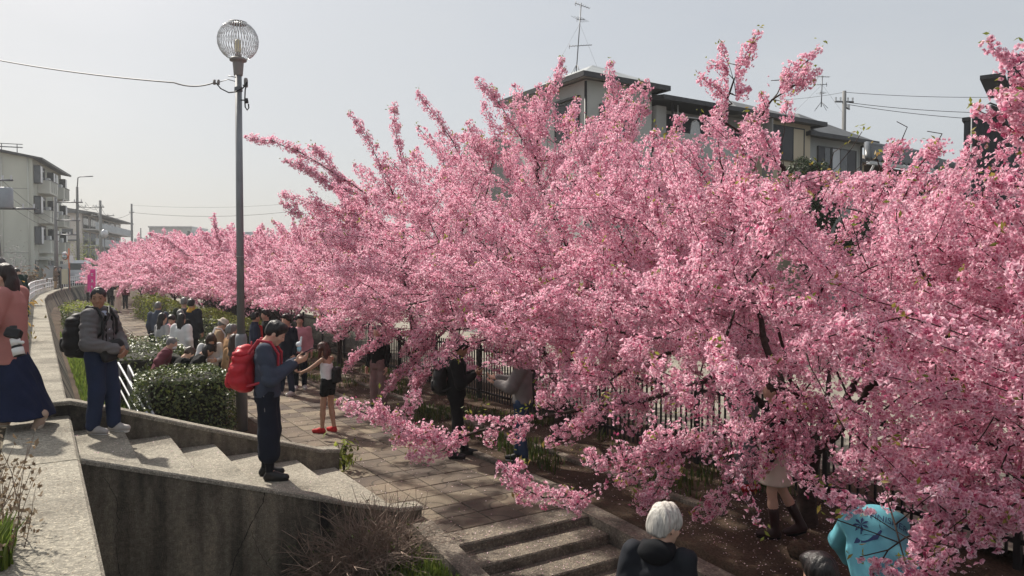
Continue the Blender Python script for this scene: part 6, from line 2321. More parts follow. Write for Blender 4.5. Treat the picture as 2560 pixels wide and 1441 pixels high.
def person(label, base, yaw, H=1.65, tone='light', hair=('short', BLACKHAIR), top=None, bottom=None, shoes=None, pose=None, res=0.016, face=False, female=False, hands=True, width=1.0, extra=None, hand_h=0.006, group=None):
    """A figure facing +Y in its own frame. top: dict(m, style, len, sleeve); bottom: dict(m, style); pose: joints in metres for a 1.70 m body."""
    pose = dict(pose or {})
    s = H / 1.70
    t = thing("person", label, "person", base, yaw, group)
    sw = (0.165 if female else 0.19) * width
    lean, ty, side = pose.get('lean', 0.0), pose.get('twist', 0.0), pose.get('side', 0.0)
    Rt = rotm(-lean, side, ty)
    pel = np.array(pose.get('pelvis', (0, 0, 0.93)), float)

    def Tt(p): return pel + Rt @ (np.array(p, float) - np.array([0, 0, 0.93]))
    neck = Tt((0, -0.01, 1.43))
    hd = pose.get('head', (0, 0, 0))      # pitch down, yaw, roll
    Rh = Rt @ rotm(-hd[0], hd[2], hd[1])
    hc = neck + Rh @ np.array([0, 0.025, 0.145])

    def Hh(p): return hc + Rh @ np.array(p, float)
    sh = {-1: Tt((-sw, -0.005, 1.375)), 1: Tt((sw, -0.005, 1.375))}
    arms = {}
    for sg, key in ((-1, 'L'), (1, 'R')):
        e = pose.get('elbow' + key, (sg * (sw + 0.055), -0.03, 1.09))
        w = pose.get('wrist' + key, (sg * (sw + 0.06), 0.05, 0.85))
        arms[sg] = (np.array(e, float), np.array(w, float))
    legs = {}
    for sg, key in ((-1, 'L'), (1, 'R')):
        hip = pel + np.array([sg * 0.085, 0, -0.02])
        kn = np.array(pose.get('knee' + key, (sg * 0.09, 0.02, 0.50)), float)
        an = np.array(pose.get('ankle' + key, (sg * 0.095, -0.02, 0.085)), float)
        ft = np.array(pose.get('foot' + key, (sg * 0.12, 0.98, 0.0)), float)
        legs[sg] = (hip, kn, an, ft / np.linalg.norm(ft))
    sc = lambda prims: [tuple([p[0]] + [x for x in p[1:]]) for p in prims]

    def mk(name, groups, m, parent=None, **kw):
        ms = []
        for g in groups:
            prims, hh, kk, wr = g
            V, Q = surface(prims, hh, kk, wr, kw.get('wf', 22.0), kw.get('wd', (0.3, 0.3, 1.0)), kw.get('seed', 1))
            ms.append((V * s, Q))
        return link(name, sd_mesh(name, ms, m), parent or t)
    # ---- body, one continuous surface
    slim = 0.92 if female else 1.0
    B = [('e', Hh((0, -0.010, 0.022)), (0.074, 0.092, 0.095), Rh), ('e', Hh((0, 0.028, -0.032)), (0.060, 0.066, 0.088), Rh),
         ('e', Hh((0, 0.058, -0.093)), (0.033, 0.030, 0.024), Rh),
         ('c', Hh((0, -0.018, -0.05)), neck, 0.052 * slim, 0.056 * slim), ('c', neck, Tt((0, 0, 1.25)), 0.055, 0.09),
         ('l', tuple(Tt((0, 0, 0.93))), Rt, [(-0.08, 0, 0, 0.11, 0.08), (0.1, 0, 0, 0.11, 0.075), (0.33, 0, 0, 0.125, 0.08), (0.44, 0, 0, 0.10, 0.06)])]
    F = [('c', Hh((0, 0.088, 0.008)), Hh((0, 0.104, -0.028)), 0.009, 0.0125, {'k': 0.012}), ('e', Hh((0, 0.098, -0.034)), (0.018, 0.010, 0.009), Rh, {'k': 0.01}),
         ('e', Hh((-0.075, -0.008, -0.018)), (0.009, 0.02, 0.031), Rh, {'k': 0.01}), ('e', Hh((0.075, -0.008, -0.018)), (0.009, 0.02, 0.031), Rh, {'k': 0.01}),
         ('e', Hh((0, 0.083, -0.062)), (0.024, 0.012, 0.010), Rh, {'k': 0.012}), ('c', Hh((-0.035, 0.076, 0.026)), Hh((0.035, 0.076, 0.026)), 0.012, 0.012, {'k': 0.02}),
         ('e', Hh((-0.036, 0.062, -0.032)), (0.022, 0.02, 0.02), Rh, {'k': 0.025}), ('e', Hh((0.036, 0.062, -0.032)), (0.022, 0.02, 0.02), Rh, {'k': 0.025})]
    if hands or face: B[3:3] = F
    for sg in (-1, 1):
        e, w = arms[sg]
        B += [('c', sh[sg], e, 0.047 * slim, 0.038 * slim), ('c', e, w, 0.039 * slim, 0.025)]
        hip, kn, an, ft = legs[sg]
        B += [('c', hip, kn, 0.072, 0.050), ('c', kn, kn + (an - kn) * 0.35, 0.050, 0.052), ('c', kn + (an - kn) * 0.35, an, 0.052, 0.034),
              ('c', an, an + np.array([ft[0] * 0.12, ft[1] * 0.12, ft[2] * 0.12 - 0.045]), 0.034, 0.026)]
    groups = [(B, res * 1.5, 0.028, 0.0)]
    if face:
        headp = [p for p in B[:12]]
        groups.append(([p for p in headp if p[0] != 'l'], 0.0075, 0.022, 0.0))
    if hands:
        for sg, key in ((-1, 'L'), (1, 'R')):
            e, w = arms[sg]
            dd = np.array(pose.get('hdir' + key, w - e), float)
            nn = np.array(pose.get('hnorm' + key, (-sg, 0.2, 0.0)), float)
            ss = np.array(pose.get('hside' + key, (0, 1, 0.2)), float)
            groups.append((hand_prims(w, dd, nn, ss, pose.get('curl' + key, 0.5), 1.0), hand_h, 0.012, 0.0))
    body = mk("body", groups, skin(tone))
    # ---- face details
    if face:
        for sg in (-1, 1):
            mk("eye", [([('e', Hh((sg * 0.031, 0.0865, 0.004)), (0.0125, 0.0055, 0.0045), Rh)], 0.0022, 0.002, 0)], M_EYE)
            mk("eyebrow", [([('c', Hh((sg * 0.017, 0.091, 0.027)), Hh((sg * 0.046, 0.080, 0.030)), 0.0045, 0.0032)], 0.0022, 0.002, 0)], hair[1] if hair[1] is not WHITEHAIR else GREYHAIR)
        mk("mouth", [([('c', Hh((-0.019, 0.0895, -0.063)), Hh((0.019, 0.0895, -0.063)), 0.0052, 0.0052)], 0.0025, 0.002, 0)], M_LIP)
    # ---- trousers, skirt
    if bottom:
        st = bottom.get('style', 'trousers')
        f = bottom.get('fit', 1.0)
        pr = [('l', tuple(pel - Rt @ np.array([0, 0, 0.0])), None if lean > .5 else Rt, [(-0.10, 0, -0.005, 0.165, 0.122), (0.0, 0, -0.005, 0.168, 0.122), (0.10, 0, 0, 0.15, 0.108)])]
        if st in ('trousers', 'jeans', 'shorts', 'three_quarter', 'wide', 'leggings'):
            end = {'trousers': 0.97, 'jeans': 0.88, 'shorts': 0.0, 'three_quarter': 0.52, 'wide': 1.0, 'leggings': 0.97}[st]
            for sg in (-1, 1):
                hip, kn, an, ft = legs[sg]
                rk, ra_ = {'trousers': (0.072, 0.062), 'jeans': (0.068, 0.056), 'shorts': (0.095, 0.09), 'three_quarter': (0.106, 0.108), 'wide': (0.10, 0.11), 'leggings': (0.058, 0.042)}[st]
                if st == 'shorts':
                    pr.append(('c', hip, hip + (kn - hip) * 0.36, 0.092, 0.092))
                else:
                    pr += [('c', hip, kn, 0.095 * f, rk * f), ('c', kn, kn + (an - kn) * end, rk * f, ra_ * f)]
        elif st == 'skirt':
            L = bottom.get('len', 0.62)
            fl = bottom.get('flare', 0.26)
            sway = bottom.get('sway', 0.0)
            bk = bottom.get('back', 0.0)
            pr = [('l', tuple(pel), Rt, [(-L, sway, -0.02 - bk, fl, fl * 0.85), (-L * 0.55, sway * .4, -0.01 - bk * .4, 0.16 + (fl - .16) * .5, 0.13 + (fl * .85 - .13) * .5), (-0.12, 0, 0, 0.17, 0.125), (0.1, 0, 0, 0.145, 0.105)])]
        mk("skirt" if st == 'skirt' else ("shorts" if st in ('shorts', 'three_quarter') else "trousers"), [(pr, bottom.get('h', res * 1.4), 0.03, bottom.get('wr', 0.006))], bottom['m'], wf=bottom.get('wf', 16.0), wd=bottom.get('wd', (1, 1, 0.15) if st == 'skirt' else (0.4, 0.4, 0.8)), seed=3)
        if 'under' in bottom:
            pr = []
            for sg in (-1, 1):
                hip, kn, an, ft = legs[sg]
                pr += [('c', kn + (hip - kn) * .2, kn, 0.06, 0.058), ('c', kn, kn + (an - kn) * .35, 0.058, 0.060), ('c', kn + (an - kn) * .35, an, 0.060, 0.042)]
            mk("leggings", [(pr, res * .9, 0.02, 0.002)], bottom['under'])
        if 'stripe' in bottom:
            sg = bottom['stripe'][1]
            hip, kn, an, ft = legs[sg]
            o = np.array([sg * 0.094, -0.01, 0])
            MB().tube([tuple((hip + o * 1.05) * s), tuple(((hip + kn) / 2 + o * 1.0) * s), tuple((kn + o * 0.98) * s), tuple((kn + (an - kn) * .5 + o * .96) * s)], 0.006, 5).build("stripe", bottom['stripe'][0], t, True)
    # ---- top
    if top:
        L = top.get('len', 0.0)          # how far below the pelvis origin the hem hangs
        f = top.get('fit', 1.0)
        bx = 0.148 if female else 0.16
        rows = [(-L, 0, -0.003, (bx + 0.012 + 0.17 * max(0, L - .08)) * f, 0.125 * f), (0.05, 0, 0, (bx + 0.004) * f, 0.118 * f), (0.22, 0, 0.004, (bx + 0.010) * f, 0.118 * f), (0.36, 0, 0.0, (sw - 0.02) * f, 0.115 * f), (0.44, 0, -0.005, (sw - 0.045) * f, 0.088 * f), (0.495, 0, -0.012, 0.074, 0.068)]
        if top.get('style') == 'camisole':
            rows = [(0.04, 0, 0, bx + .002, 0.112), (0.2, 0, .006, bx, 0.112), (0.34, 0, 0.014, bx - .004, 0.108), (0.38, 0, 0.02, bx - 0.03, 0.09)]
        pr = [('l', tuple(pel), Rt, rows)]
        if top.get('style') != 'camisole':
            for sg in (-1, 1):
                e, w = arms[sg]
                fr = top.get('sleeve', 0.95)
                r0, r1, r2 = top.get('sr', (0.068, 0.057, 0.042))
                pr += [('c', sh[sg], sh[sg] + (e - sh[sg]) * min(1, fr * 2), r0, r1)]
                if fr > 0.5: pr += [('c', e, e + (w - e) * (fr * 2 - 1), r1, r2)]
        if top.get('hump'):
            pr.append(('e', tuple(Tt((0, -0.03, 1.34))), (sw + 0.05, 0.135, 0.155), Rt))
        if top.get('collar'):
            pr += [('l', tuple(neck - Rt @ np.array([0, 0, 0.0])), Rt, [(-0.04, 0, 0, 0.083, 0.082), (0.05, 0, 0.005, 0.072, 0.075)])]
        mk(top.get('name', "jacket"), [(pr, top.get('h', res * 1.15), 0.035, top.get('wr', 0.006))], top['m'], wf=top.get('wf', 20.0), wd=top.get('wd', (0.3, 0.2, 1.0)), seed=top.get('seed', 5))
        if top.get('hood'):
            hp = [('e', tuple(Tt((0, -0.085, 1.415))), (0.108, 0.066, 0.082), Rt), ('c', Tt((-0.085, -0.02, 1.44)), Tt((-0.05, 0.06, 1.40)), 0.035, 0.025), ('c', Tt((0.085, -0.02, 1.44)), Tt((0.05, 0.06, 1.40)), 0.035, 0.025)]
            mk("hood", [(hp, res * .8, 0.05, 0.006)], top['hood'] if top['hood'] is not True else top['m'])
        if top.get('camera_straps'): pass
    # ---- shoes
    if shoes:
        for sg in (-1, 1):
            hip, kn, an, ft = legs[sg]
            a0 = an + np.array([0, 0, -0.03])
            fz = ft[2]
            heel = an + np.array([-ft[0] * 0.03, -ft[1] * 0.03, -0.05 - fz * 0.03])
            toe = an + np.array([ft[0] * 0.165, ft[1] * 0.165, ft[2] * 0.165 - 0.052])
            mid = (heel * 0.55 + toe * 0.45)
            pr = [('c', heel, mid, 0.040, 0.043), ('c', mid, toe, 0.043, 0.033), ('c', a0 + np.array([0, 0, .02]), mid + np.array([0, 0, .022]), 0.047, 0.041), ('c', mid + np.array([0, 0, .018]), toe + np.array([0, 0, .006]), 0.040, 0.031)]
            if shoes.get('boot'): pr.append(('c', an + (kn - an) * 0.5, an, 0.058, 0.044))
            so = mk("shoe", [(pr, max(res * 0.85, 0.012), 0.02, 0.0)], shoes['m'], seed=sg + 2)
            if shoes.get('sole') is not None:
                zz = np.array([0, 0, -0.027])
                mk("sole", [([('c', heel + zz, mid + zz, 0.030, 0.034), ('c', mid + zz, toe + zz, 0.034, 0.026)], max(res * 0.8, 0.013), 0.02, 0.0)], shoes['sole'], parent=so)
    # ---- hair
    if hair:
        st, hm = hair[0], hair[1]
        cap = ('e', Hh((0, -0.018, 0.034)), (0.087, 0.104, 0.103), Rh)
        cut = [('-e', Hh((0, 0.108, -0.050)), (0.070, 0.085, 0.098), Rh), ('-b', Hh((0, 0.0, -0.155)), (0.2, 0.2, 0.10), Rh, 0.02)]
        pr = [cap]
        if st == 'short': pr = [cap, ('e', Hh((0, 0.05, 0.085)), (0.065, 0.05, 0.045), Rh), ('e', Hh((0, -0.06, -0.02)), (0.07, 0.05, 0.06), Rh)] + cut
        if st == 'fluffy': pr = [('e', Hh((0, -0.022, 0.036)), (0.096, 0.112, 0.112), Rh), ('e', Hh((0, -0.07, -0.035)), (0.078, 0.05, 0.07), Rh)] + [('-e', Hh((0, 0.118, -0.055)), (0.078, 0.085, 0.105), Rh), ('-b', Hh((0, 0.02, -0.165)), (0.2, 0.2, 0.09), Rh, 0.02)]
        if st == 'crop': pr = [('e', Hh((0, -0.018, 0.028)), (0.081, 0.098, 0.095), Rh), ('e', Hh((0, -0.055, -0.025)), (0.066, 0.045, 0.05), Rh)] + [('-e', Hh((0, 0.108, -0.045)), (0.074, 0.085, 0.105), Rh), cut[1]]
        if st in ('long', 'longfront'):
            Lh = hair[2] if len(hair) > 2 else 0.42
            dn = np.array([0, -0.02, -1.0]) if lean < .35 else np.array([0, 0.1, -1.0])
            b0 = Hh((0, -0.055, -0.02))
            mid_ = b0 + np.array([0, -0.045, -0.14]) + dn * 0.02
            pr = [cap, ('e', tuple(b0 * .5 + mid_ * .5), (0.092, 0.058, 0.13), None), ('e', tuple(mid_ + dn * (Lh * 0.42)), (0.098, 0.042, Lh * 0.52), None), cut[0]]
            if st == 'longfront':
                for sg in (-1, 1):
                    pr.insert(1, ('c', Hh((sg * 0.078, 0.01, 0.02)), Hh((sg * 0.07, 0.035, 0.0)) + np.array([0, 0.01, -Lh * 0.75]), 0.030, 0.026))
        if st == 'tied':
            pr = [('e', Hh((0, -0.016, 0.030)), (0.081, 0.098, 0.097), Rh), ('e', Hh((0, -0.06, -0.02)), (0.064, 0.045, 0.06), Rh), ('-e', Hh((0, 0.112, -0.040)), (0.078, 0.085, 0.105), Rh), cut[1]]
        wr = 0.007 if st != 'crop' else 0.003
        if len(hair) > 4: wr = hair[4]
        groups = [(pr, min(max(res, 0.010), hair[3] if len(hair) > 3 else 0.0125), 0.03, wr)]
        if st == 'tied':
            groups.append(([('c', Hh((0, -0.10, 0.0)), Hh((0.0, -0.13, -0.10)), 0.028, 0.034), ('c', Hh((0.0, -0.13, -0.10)), Hh((0.0, -0.11, -0.26)), 0.034, 0.012)], 0.01, 0.03, 0.004))
        mk("hair", groups, hm, wf=34.0, wd=(1.0, 1.0, 0.2), seed=9)
    if extra: extra(t, s, Tt, Hh, Rt, Rh, mk, arms, legs, sh, pel)
    return t


def own(name, label, cat, src, make):
    """A thing that someone carries: its own top-level object, built in the carrier's frame and set where the carrier stands."""
    t = thing(name, label, cat, tuple(src.location), src.rotation_euler[2])
    make(t)
    return t


def put(parent, name, groups, m, s, **kw):
    ms = []
    for prims, hh, kk, wr in groups:
        V, Q = surface(prims, hh, kk, wr, kw.get('wf', 22.0), kw.get('wd', (0.3, 0.3, 1.0)), kw.get('seed', 1))
        ms.append((V * s, Q))
    return link(name, sd_mesh(name, ms, m), parent)


def backpack(label, src, s, Tt, Rt, sh, m, size=(0.15, 0.10, 0.23), z=1.17, y=-0.22, res=0.011, wr=0.008, straps=True, m2=None):
    m2 = m2 or m
    t = thing("backpack", label, "backpack", tuple(src.location), src.rotation_euler[2])
    w, d, h = size
    c = Tt((0, y, z))
    rows = [(-h, 0, 0.02, w * .62, d * .62), (-h * .86, 0, 0.0, w * .96, d * .98), (-h * .45, 0, -0.015, w * 1.06, d * 1.10), (h * .1, 0, -0.005, w * 1.0, d * .98), (h * .55, 0, 0.012, w * .86, d * .82), (h * .8, 0, 0.02, w * .70, d * .66)]
    body = [('l', tuple(c), Rt, rows), ('b', tuple(c), (w * .86, d * .8, h * .8), Rt, 0.07)]
    put(t, "bag", [(body, res, 0.03, wr)], m, s, wf=15, seed=4)
    put(t, "front_pocket", [([('b', tuple(Tt((0, y - d * 0.98, z - h * 0.42))), (w * 0.68, d * 0.28, h * 0.36), Rt, 0.03)], res, 0.02, wr * .7)], m, s, wf=18, seed=8)
    put(t, "top_flap", [([('e', tuple(Tt((0, y + 0.005, z + h * 0.72))), (w * 0.88, d * 0.92, h * 0.24), Rt), ('e', tuple(Tt((0, y + 0.01, z + h * 0.95))), (w * 0.55, d * 0.6, h * 0.14), Rt)], res, 0.03, wr)], m, s, wf=20, seed=6)
    if straps:
        for sg in (-1, 1):
            x = sg * 0.105
            pts = [Tt((x, y + d * 0.6, z + h * 0.75)), Tt((x, -0.075, 1.475)), Tt((x, 0.05, 1.455)), Tt((x * 1.1, 0.128, 1.33)), Tt((x * 1.25, 0.125, 1.18)), Tt((x * 1.5, 0.02, 1.06)), Tt((x * 1.25, y + d * 0.5, z - h * 0.7))]
            put(t, "strap", [([('c', pts[i], pts[i + 1], 0.015, 0.015) for i in range(len(pts) - 1)], min(res, 0.009), 0.01, 0.0)], m2, s)
        put(t, "grab_loop", [([('c', Tt((-0.03, y + d * .7, z + h)), Tt((0, y + d * .7, z + h + 0.05)), 0.008, 0.008), ('c', Tt((0, y + d * .7, z + h + 0.05)), Tt((0.03, y + d * .7, z + h)), 0.008, 0.008)], 0.008, 0.008, 0)], m2, s)
    return t
# ================================================================== people
C_NAVY = cloth("navy", (0.022, 0.030, 0.055))
C_DKNAVY = cloth("dark navy", (0.010, 0.013, 0.024))
C_BLACK = cloth("black", (0.009, 0.009, 0.010))
C_BLUEGREY = cloth("slate blue", (0.050, 0.060, 0.088), bump=0.7, bs=24)
C_GREYJ = cloth("grey padded", (0.125, 0.12, 0.122), 0.75, 0.2, 0.6, 30)
C_DENIM = cloth("denim", (0.035, 0.06, 0.115), 0.9, 0.3, 0.3, 200)
C_WHITE = cloth("white", (0.70, 0.69, 0.68), 0.85, 0.05)
C_CREAM = cloth("cream", (0.60, 0.53, 0.44), 0.9, 0.06)
C_BEIGE = cloth("beige", (0.36, 0.26, 0.16), 0.9)
C_TAN = cloth("tan", (0.33, 0.19, 0.095), 0.9)
C_PINK = cloth("dusty pink wool", (0.42, 0.185, 0.165), 0.95, 0.12, 0.5, 160)
C_PALEP = cloth("pale pink", (0.56, 0.30, 0.34), 0.9)
C_MAROON = cloth("maroon", (0.15, 0.040, 0.055), 0.7)
C_GREEN = cloth("bottle green", (0.012, 0.030, 0.026), 0.9)
C_YELLOW = cloth("mustard yellow", (0.55, 0.32, 0.06), 0.9)
C_GREYS = cloth("heather grey", (0.20, 0.19, 0.185), 0.95, 0.2, 0.5, 160)
C_GREYT = cloth("grey trousers", (0.14, 0.15, 0.155), 0.9)
C_CYAN = cloth("sky blue sport", (0.13, 0.40, 0.47), 0.7, 0.05, 0.1)
C_RED = cloth("red", (0.42, 0.012, 0.016), 0.6, 0.1, 0.2)
C_SHIRT = cloth("pale blue shirt", (0.42, 0.47, 0.58), 0.85, 0.05)
M_REDPACK = M("red nylon", (0.44, 0.010, 0.022), 0.5, 0.22, 11, 0.9, 16, spec=0.4)
M_BLKPACK = M("black nylon", (0.010, 0.010, 0.011), 0.6, 0.3, 9, 0.8, 20, spec=0.35)
S_GREY = {'m': M("grey trainer", (0.36, 0.335, 0.32), 0.7, 0.1, 20), 'sole': C_WHITE}
S_BLACK = {'m': M("black shoe", (0.010, 0.010, 0.011), 0.5, 0.2, 20), 'sole': M("dark sole", (0.02, 0.02, 0.02), 0.8)}
S_BLKWHT = {'m': M("black shoe", (0.010, 0.010, 0.011), 0.5), 'sole': C_WHITE}
S_RED = {'m': M("red suede trainer", (0.42, 0.012, 0.014), 0.75, 0.1, 20), 'sole': M("red sole", (0.30, 0.02, 0.02), 0.7)}
S_BEIGE = {'m': M("beige trainer", (0.40, 0.29, 0.22), 0.7, 0.1, 20), 'sole': C_CREAM}
S_WHITE = {'m': M("white trainer", (0.55, 0.53, 0.51), 0.6, 0.1, 20), 'sole': C_WHITE}
M_PHONE = M("phone glass", (0.012, 0.013, 0.016), 0.12, 0.1, 4, 0, 10, spec=0.7)
M_LENS = M("white lens barrel", (0.70, 0.69, 0.66), 0.4, 0.04, 4, 0.02, 30)
M_CAMB = M("black camera body", (0.012, 0.012, 0.013), 0.55, 0.2, 20, 0.3, 120)
deg = math.radians


def phone(label, src, s, c, fwd, up, screen=M_PHONE):
    """A phone held at c (local metres), fwd: its long axis, up: screen normal."""
    t = thing("phone", label, "phone", tuple(src.location), src.rotation_euler[2])
    f = Vector(fwd).normalized(); u = Vector(up); u = (u - f * u.dot(f)).normalized(); r = f.cross(u)
    c = Vector(c) * s
    for nm, m, off, hx in (("case", M_CAMB, 0.0, (0.037, 0.076, 0.0045)), ("screen", screen, 0.0053, (0.034, 0.071, 0.0006))):
        vs = []
        for dz in (-1, 1):
            for (a, b) in ((-1, -1), (1, -1), (1, 1), (-1, 1)):
                vs.append(tuple(c + r * (a * hx[0]) + f * (b * hx[1]) + u * (off + dz * hx[2])))
        MB().add(vs, [(0, 3, 2, 1), (4, 5, 6, 7), (0, 1, 5, 4), (1, 2, 6, 5), (2, 3, 7, 6), (3, 0, 4, 7)]).build(nm, m, t)
    return t


# ---- woman in the grey padded jacket, on the first tread
J = {}


def ex_grey(t, s, Tt, Hh, Rt, Rh, mk, arms, legs, sh, pel):
    J['grey'] = (t, s, Tt, Rt, sh)
    mk("shirt", [([('l', tuple(pel), Rt, [(0.06, 0.01, 0.035, 0.07, 0.100), (0.3, 0.01, 0.035, 0.066, 0.098), (0.42, 0, 0.02, 0.062, 0.080), (0.50, 0, 0.01, 0.058, 0.066)])], 0.011, 0.02, 0.003)], C_SHIRT)
    mk("jacket_lining", [([('c', Tt((0.055, 0.118, 1.36)), Tt((0.062, 0.125, 1.02)), 0.014, 0.012), ('c', Tt((-0.055, 0.118, 1.36)), Tt((-0.062, 0.125, 1.02)), 0.014, 0.012)], 0.009, 0.01, 0)], C_BLACK)


p = foot(247, 7.95, -RISE)
w1 = person("woman in a grey padded jacket looking towards us from the first step", p, deg(-98), 1.57, 'tan', ('tied', BLACKHAIR),
            top=dict(m=C_GREYJ, len=0.06, fit=1.16, collar=True, wr=0.013, wf=24, wd=(0.1, 0.1, 1.8), sr=(0.092, 0.082, 0.062), h=0.014),
            bottom=dict(m=cloth("dark blue trousers", (0.018, 0.028, 0.062), 0.85), style='trousers', fit=1.22, wr=0.005), shoes=S_GREY, female=True, face=True, res=0.014,
            pose=dict(head=(0.10, deg(-58), 0), elbowL=(-0.27, 0.04, 1.06), elbowR=(0.27, 0.05, 1.06), wristL=(-0.05, 0.275, 0.975), wristR=(0.055, 0.262, 0.985),
                      hdirL=(0.7, 0.35, -0.55), hdirR=(-0.7, 0.4, -0.5), hnormL=(0.2, -0.9, 0.2), hnormR=(-0.2, -0.9, 0.2), hsideL=(0, 0, 1), hsideR=(0, 0, 1), curlL=0.7, curlR=0.8,
                      ankleL=(-0.10, 0.09, 0.085), kneeL=(-0.10, 0.07, 0.5), ankleR=(0.09, -0.04, 0.085), footL=(-0.05, 1, 0), footR=(0.05, 1, 0)), extra=ex_grey)
t, s, Tt, Rt, sh = J['grey']
backpack("bulky black backpack on the back of the woman in the grey jacket", w1, s, Tt, Rt, sh, M_BLKPACK, (0.165, 0.135, 0.25), 1.13, -0.27, 0.013, 0.012)
cb = thing("shoulder_bag", "black shoulder bag hanging at the front of the woman in the grey jacket", "bag", tuple(w1.location), w1.rotation_euler[2])
put(cb, "bag", [([('b', tuple(Tt((0.06, 0.20, 0.97))), (0.14, 0.055, 0.115), rotm(0.1, 0.25, -0.4), 0.045)], 0.011, 0.02, 0.006)], M_BLKPACK, s)
put(cb, "strap", [([('c', Tt((0.16, 0.15, 1.05)), Tt((0.12, 0.145, 1.25)), 0.013, 0.013), ('c', Tt((0.12, 0.145, 1.25)), Tt((0.02, 0.135, 1.38)), 0.013, 0.013), ('c', Tt((0.02, 0.135, 1.38)), Tt((-0.10, 0.05, 1.47)), 0.013, 0.013)], 0.009, 0.01, 0)], M_BLKPACK, s)

# ---- young man with the red backpack
def ex_red(t, s, Tt, Hh, Rt, Rh, mk, arms, legs, sh, pel):
    J['red'] = (t, s, Tt, Rt, sh)
    mk("collar", [([('l', tuple(pel), Rt, [(0.468, 0, -0.012, 0.085, 0.080), (0.51, 0, -0.008, 0.069, 0.068)])], 0.010, 0.02, 0.002)], cloth("grey collar", (0.16, 0.17, 0.19)))


p = foot(666, 7.93, -RISE * 4)
w2 = person("young man in a slate blue sweatshirt reading his phone on the steps", p, deg(-80), 1.73, 'light', ('short', BLACKHAIR),
            top=dict(m=C_BLUEGREY, len=0.05, fit=1.12, wr=0.012, wf=22, wd=(0.5, 0.3, 0.9), sr=(0.088, 0.078, 0.052), name="sweatshirt", h=0.014),
            bottom=dict(m=C_DKNAVY, style='three_quarter', fit=1.02, under=cloth("black leggings", (0.008, 0.009, 0.013)), stripe=(C_GREYS, 1)), shoes=S_BLACK, face=True, res=0.014,
            pose=dict(head=(0.55, deg(4), 0), elbowL=(-0.25, 0.06, 1.08), elbowR=(0.26, 0.07, 1.09), wristL=(-0.07, 0.30, 1.24), wristR=(0.075, 0.285, 1.235),
                      hdirL=(0.35, 0.85, 0.25), hdirR=(-0.25, 0.9, 0.3), hnormL=(0.75, -0.1, 0.65), hnormR=(-0.6, 0.0, 0.75), hsideL=(0, -0.4, 1), hsideR=(0, -0.4, 1), curlL=0.65, curlR=0.6,
                      ankleL=(-0.12, -0.05, 0.085), ankleR=(0.10, 0.03, 0.085), footR=(0.12, 1, 0), footL=(-0.1, 1, 0)), extra=ex_red)
t, s, Tt, Rt, sh = J['red']
backpack("crumpled bright red backpack worn by the young man on the steps", w2, s, Tt, Rt, sh, M_REDPACK, (0.155, 0.125, 0.235), 1.17, -0.245, 0.011, 0.015, m2=M("red webbing", (0.42, 0.03, 0.05), 0.7))
rp = [o for o in bpy.data.objects if o.name.startswith("backpack") and o.get('label', '').startswith("crumpled")][0]
for zz, yy, ww in ((1.04, -0.395, 0.13), (1.21, -0.372, 0.135)):
    pts = [tuple(np.array((x, yy + 0.9 * x * x, zz)) * s) for x in np.linspace(-ww, ww, 9)]
    MB().tube(pts, 0.005, 5).build("seam", M("dark red webbing", (0.16, 0.012, 0.02), 0.8), rp, True)
for sx in (-1, 1):
    pts = [tuple(np.array((sx * 0.075, yy, zz)) * s) for yy, zz in ((-0.30, 1.40), (-0.355, 1.30), (-0.385, 1.15), (-0.40, 1.02), (-0.36, 0.95))]
    MB().tube(pts, 0.006, 5).build("webbing", M("dark red webbing", (0.16, 0.012, 0.02), 0.8), rp, True)
phone("phone in the hands of the young man with the red backpack", w2, s, (0.0, 0.41, 1.345), (0, 0.82, 0.45), (0, -0.45, 0.85))
toy = thing("phone_charm", "small pale blue and white plush figure perched on the young man's phone", "toy", tuple(w2.location), w2.rotation_euler[2])
put(toy, "toy_body", [([('e', (-0.02, 0.325, 1.37), (0.026, 0.024, 0.034))], 0.006, 0.01, 0)], M("pale blue plush", (0.30, 0.55, 0.66), 0.95), s)
put(toy, "toy_head", [([('e', (-0.02, 0.32, 1.415), (0.034, 0.03, 0.03)), ('c', (-0.03, 0.34, 1.44), (-0.03, 0.348, 1.49), 0.012, 0.01)], 0.006, 0.01, 0)], M("white plush", (0.66, 0.70, 0.72), 0.95), s)

# ---- woman in the white camisole with red shoes
def ex_cami(t, s, Tt, Hh, Rt, Rh, mk, arms, legs, sh, pel):
    J['cami'] = (t, s, Tt, Rt, sh)
    mk("shoulder_strap", [([('c', Tt((sx * 0.09, 0.10, 1.30)), Tt((sx * 0.035, 0.02, 1.47)), 0.007, 0.007) for sx in (-1, 1)], 0.007, 0.005, 0)], C_WHITE)


p = foot(818, 12.1, PATH_Z)
w3 = person("woman in a white camisole and red shoes holding out a phone", p, deg(72), 1.50, 'mid', ('longfront', REDHAIR, 0.42),
            top=dict(m=C_WHITE, style='camisole', name="camisole", wr=0.004, h=0.011), bottom=dict(m=C_BLACK, style='shorts', h=0.014), shoes=S_RED, female=True, res=0.014,
            pose=dict(lean=0.06, head=(0.35, deg(8), 0), elbowL=(-0.22, 0.25, 1.20), wristL=(-0.17, 0.47, 1.12), elbowR=(0.27, 0.16, 1.22), wristR=(0.13, 0.20, 1.45), hdirR=(-0.5, -0.2, 0.8), hnormR=(-0.6, -0.6, 0),
                      hdirL=(0.1, 0.9, 0.15), hnormL=(0.2, 0.2, 0.9), curlL=0.5, ankleL=(-0.08, 0.08, 0.085), kneeL=(-0.08, 0.06, 0.5), ankleR=(0.09, -0.07, 0.085), kneeR=(0.09, 0.0, 0.5), footL=(-0.15, 1, 0), footR=(0.3, 1, 0)), extra=ex_cami, hand_h=0.005)
t, s, Tt, Rt, sh = J['cami']
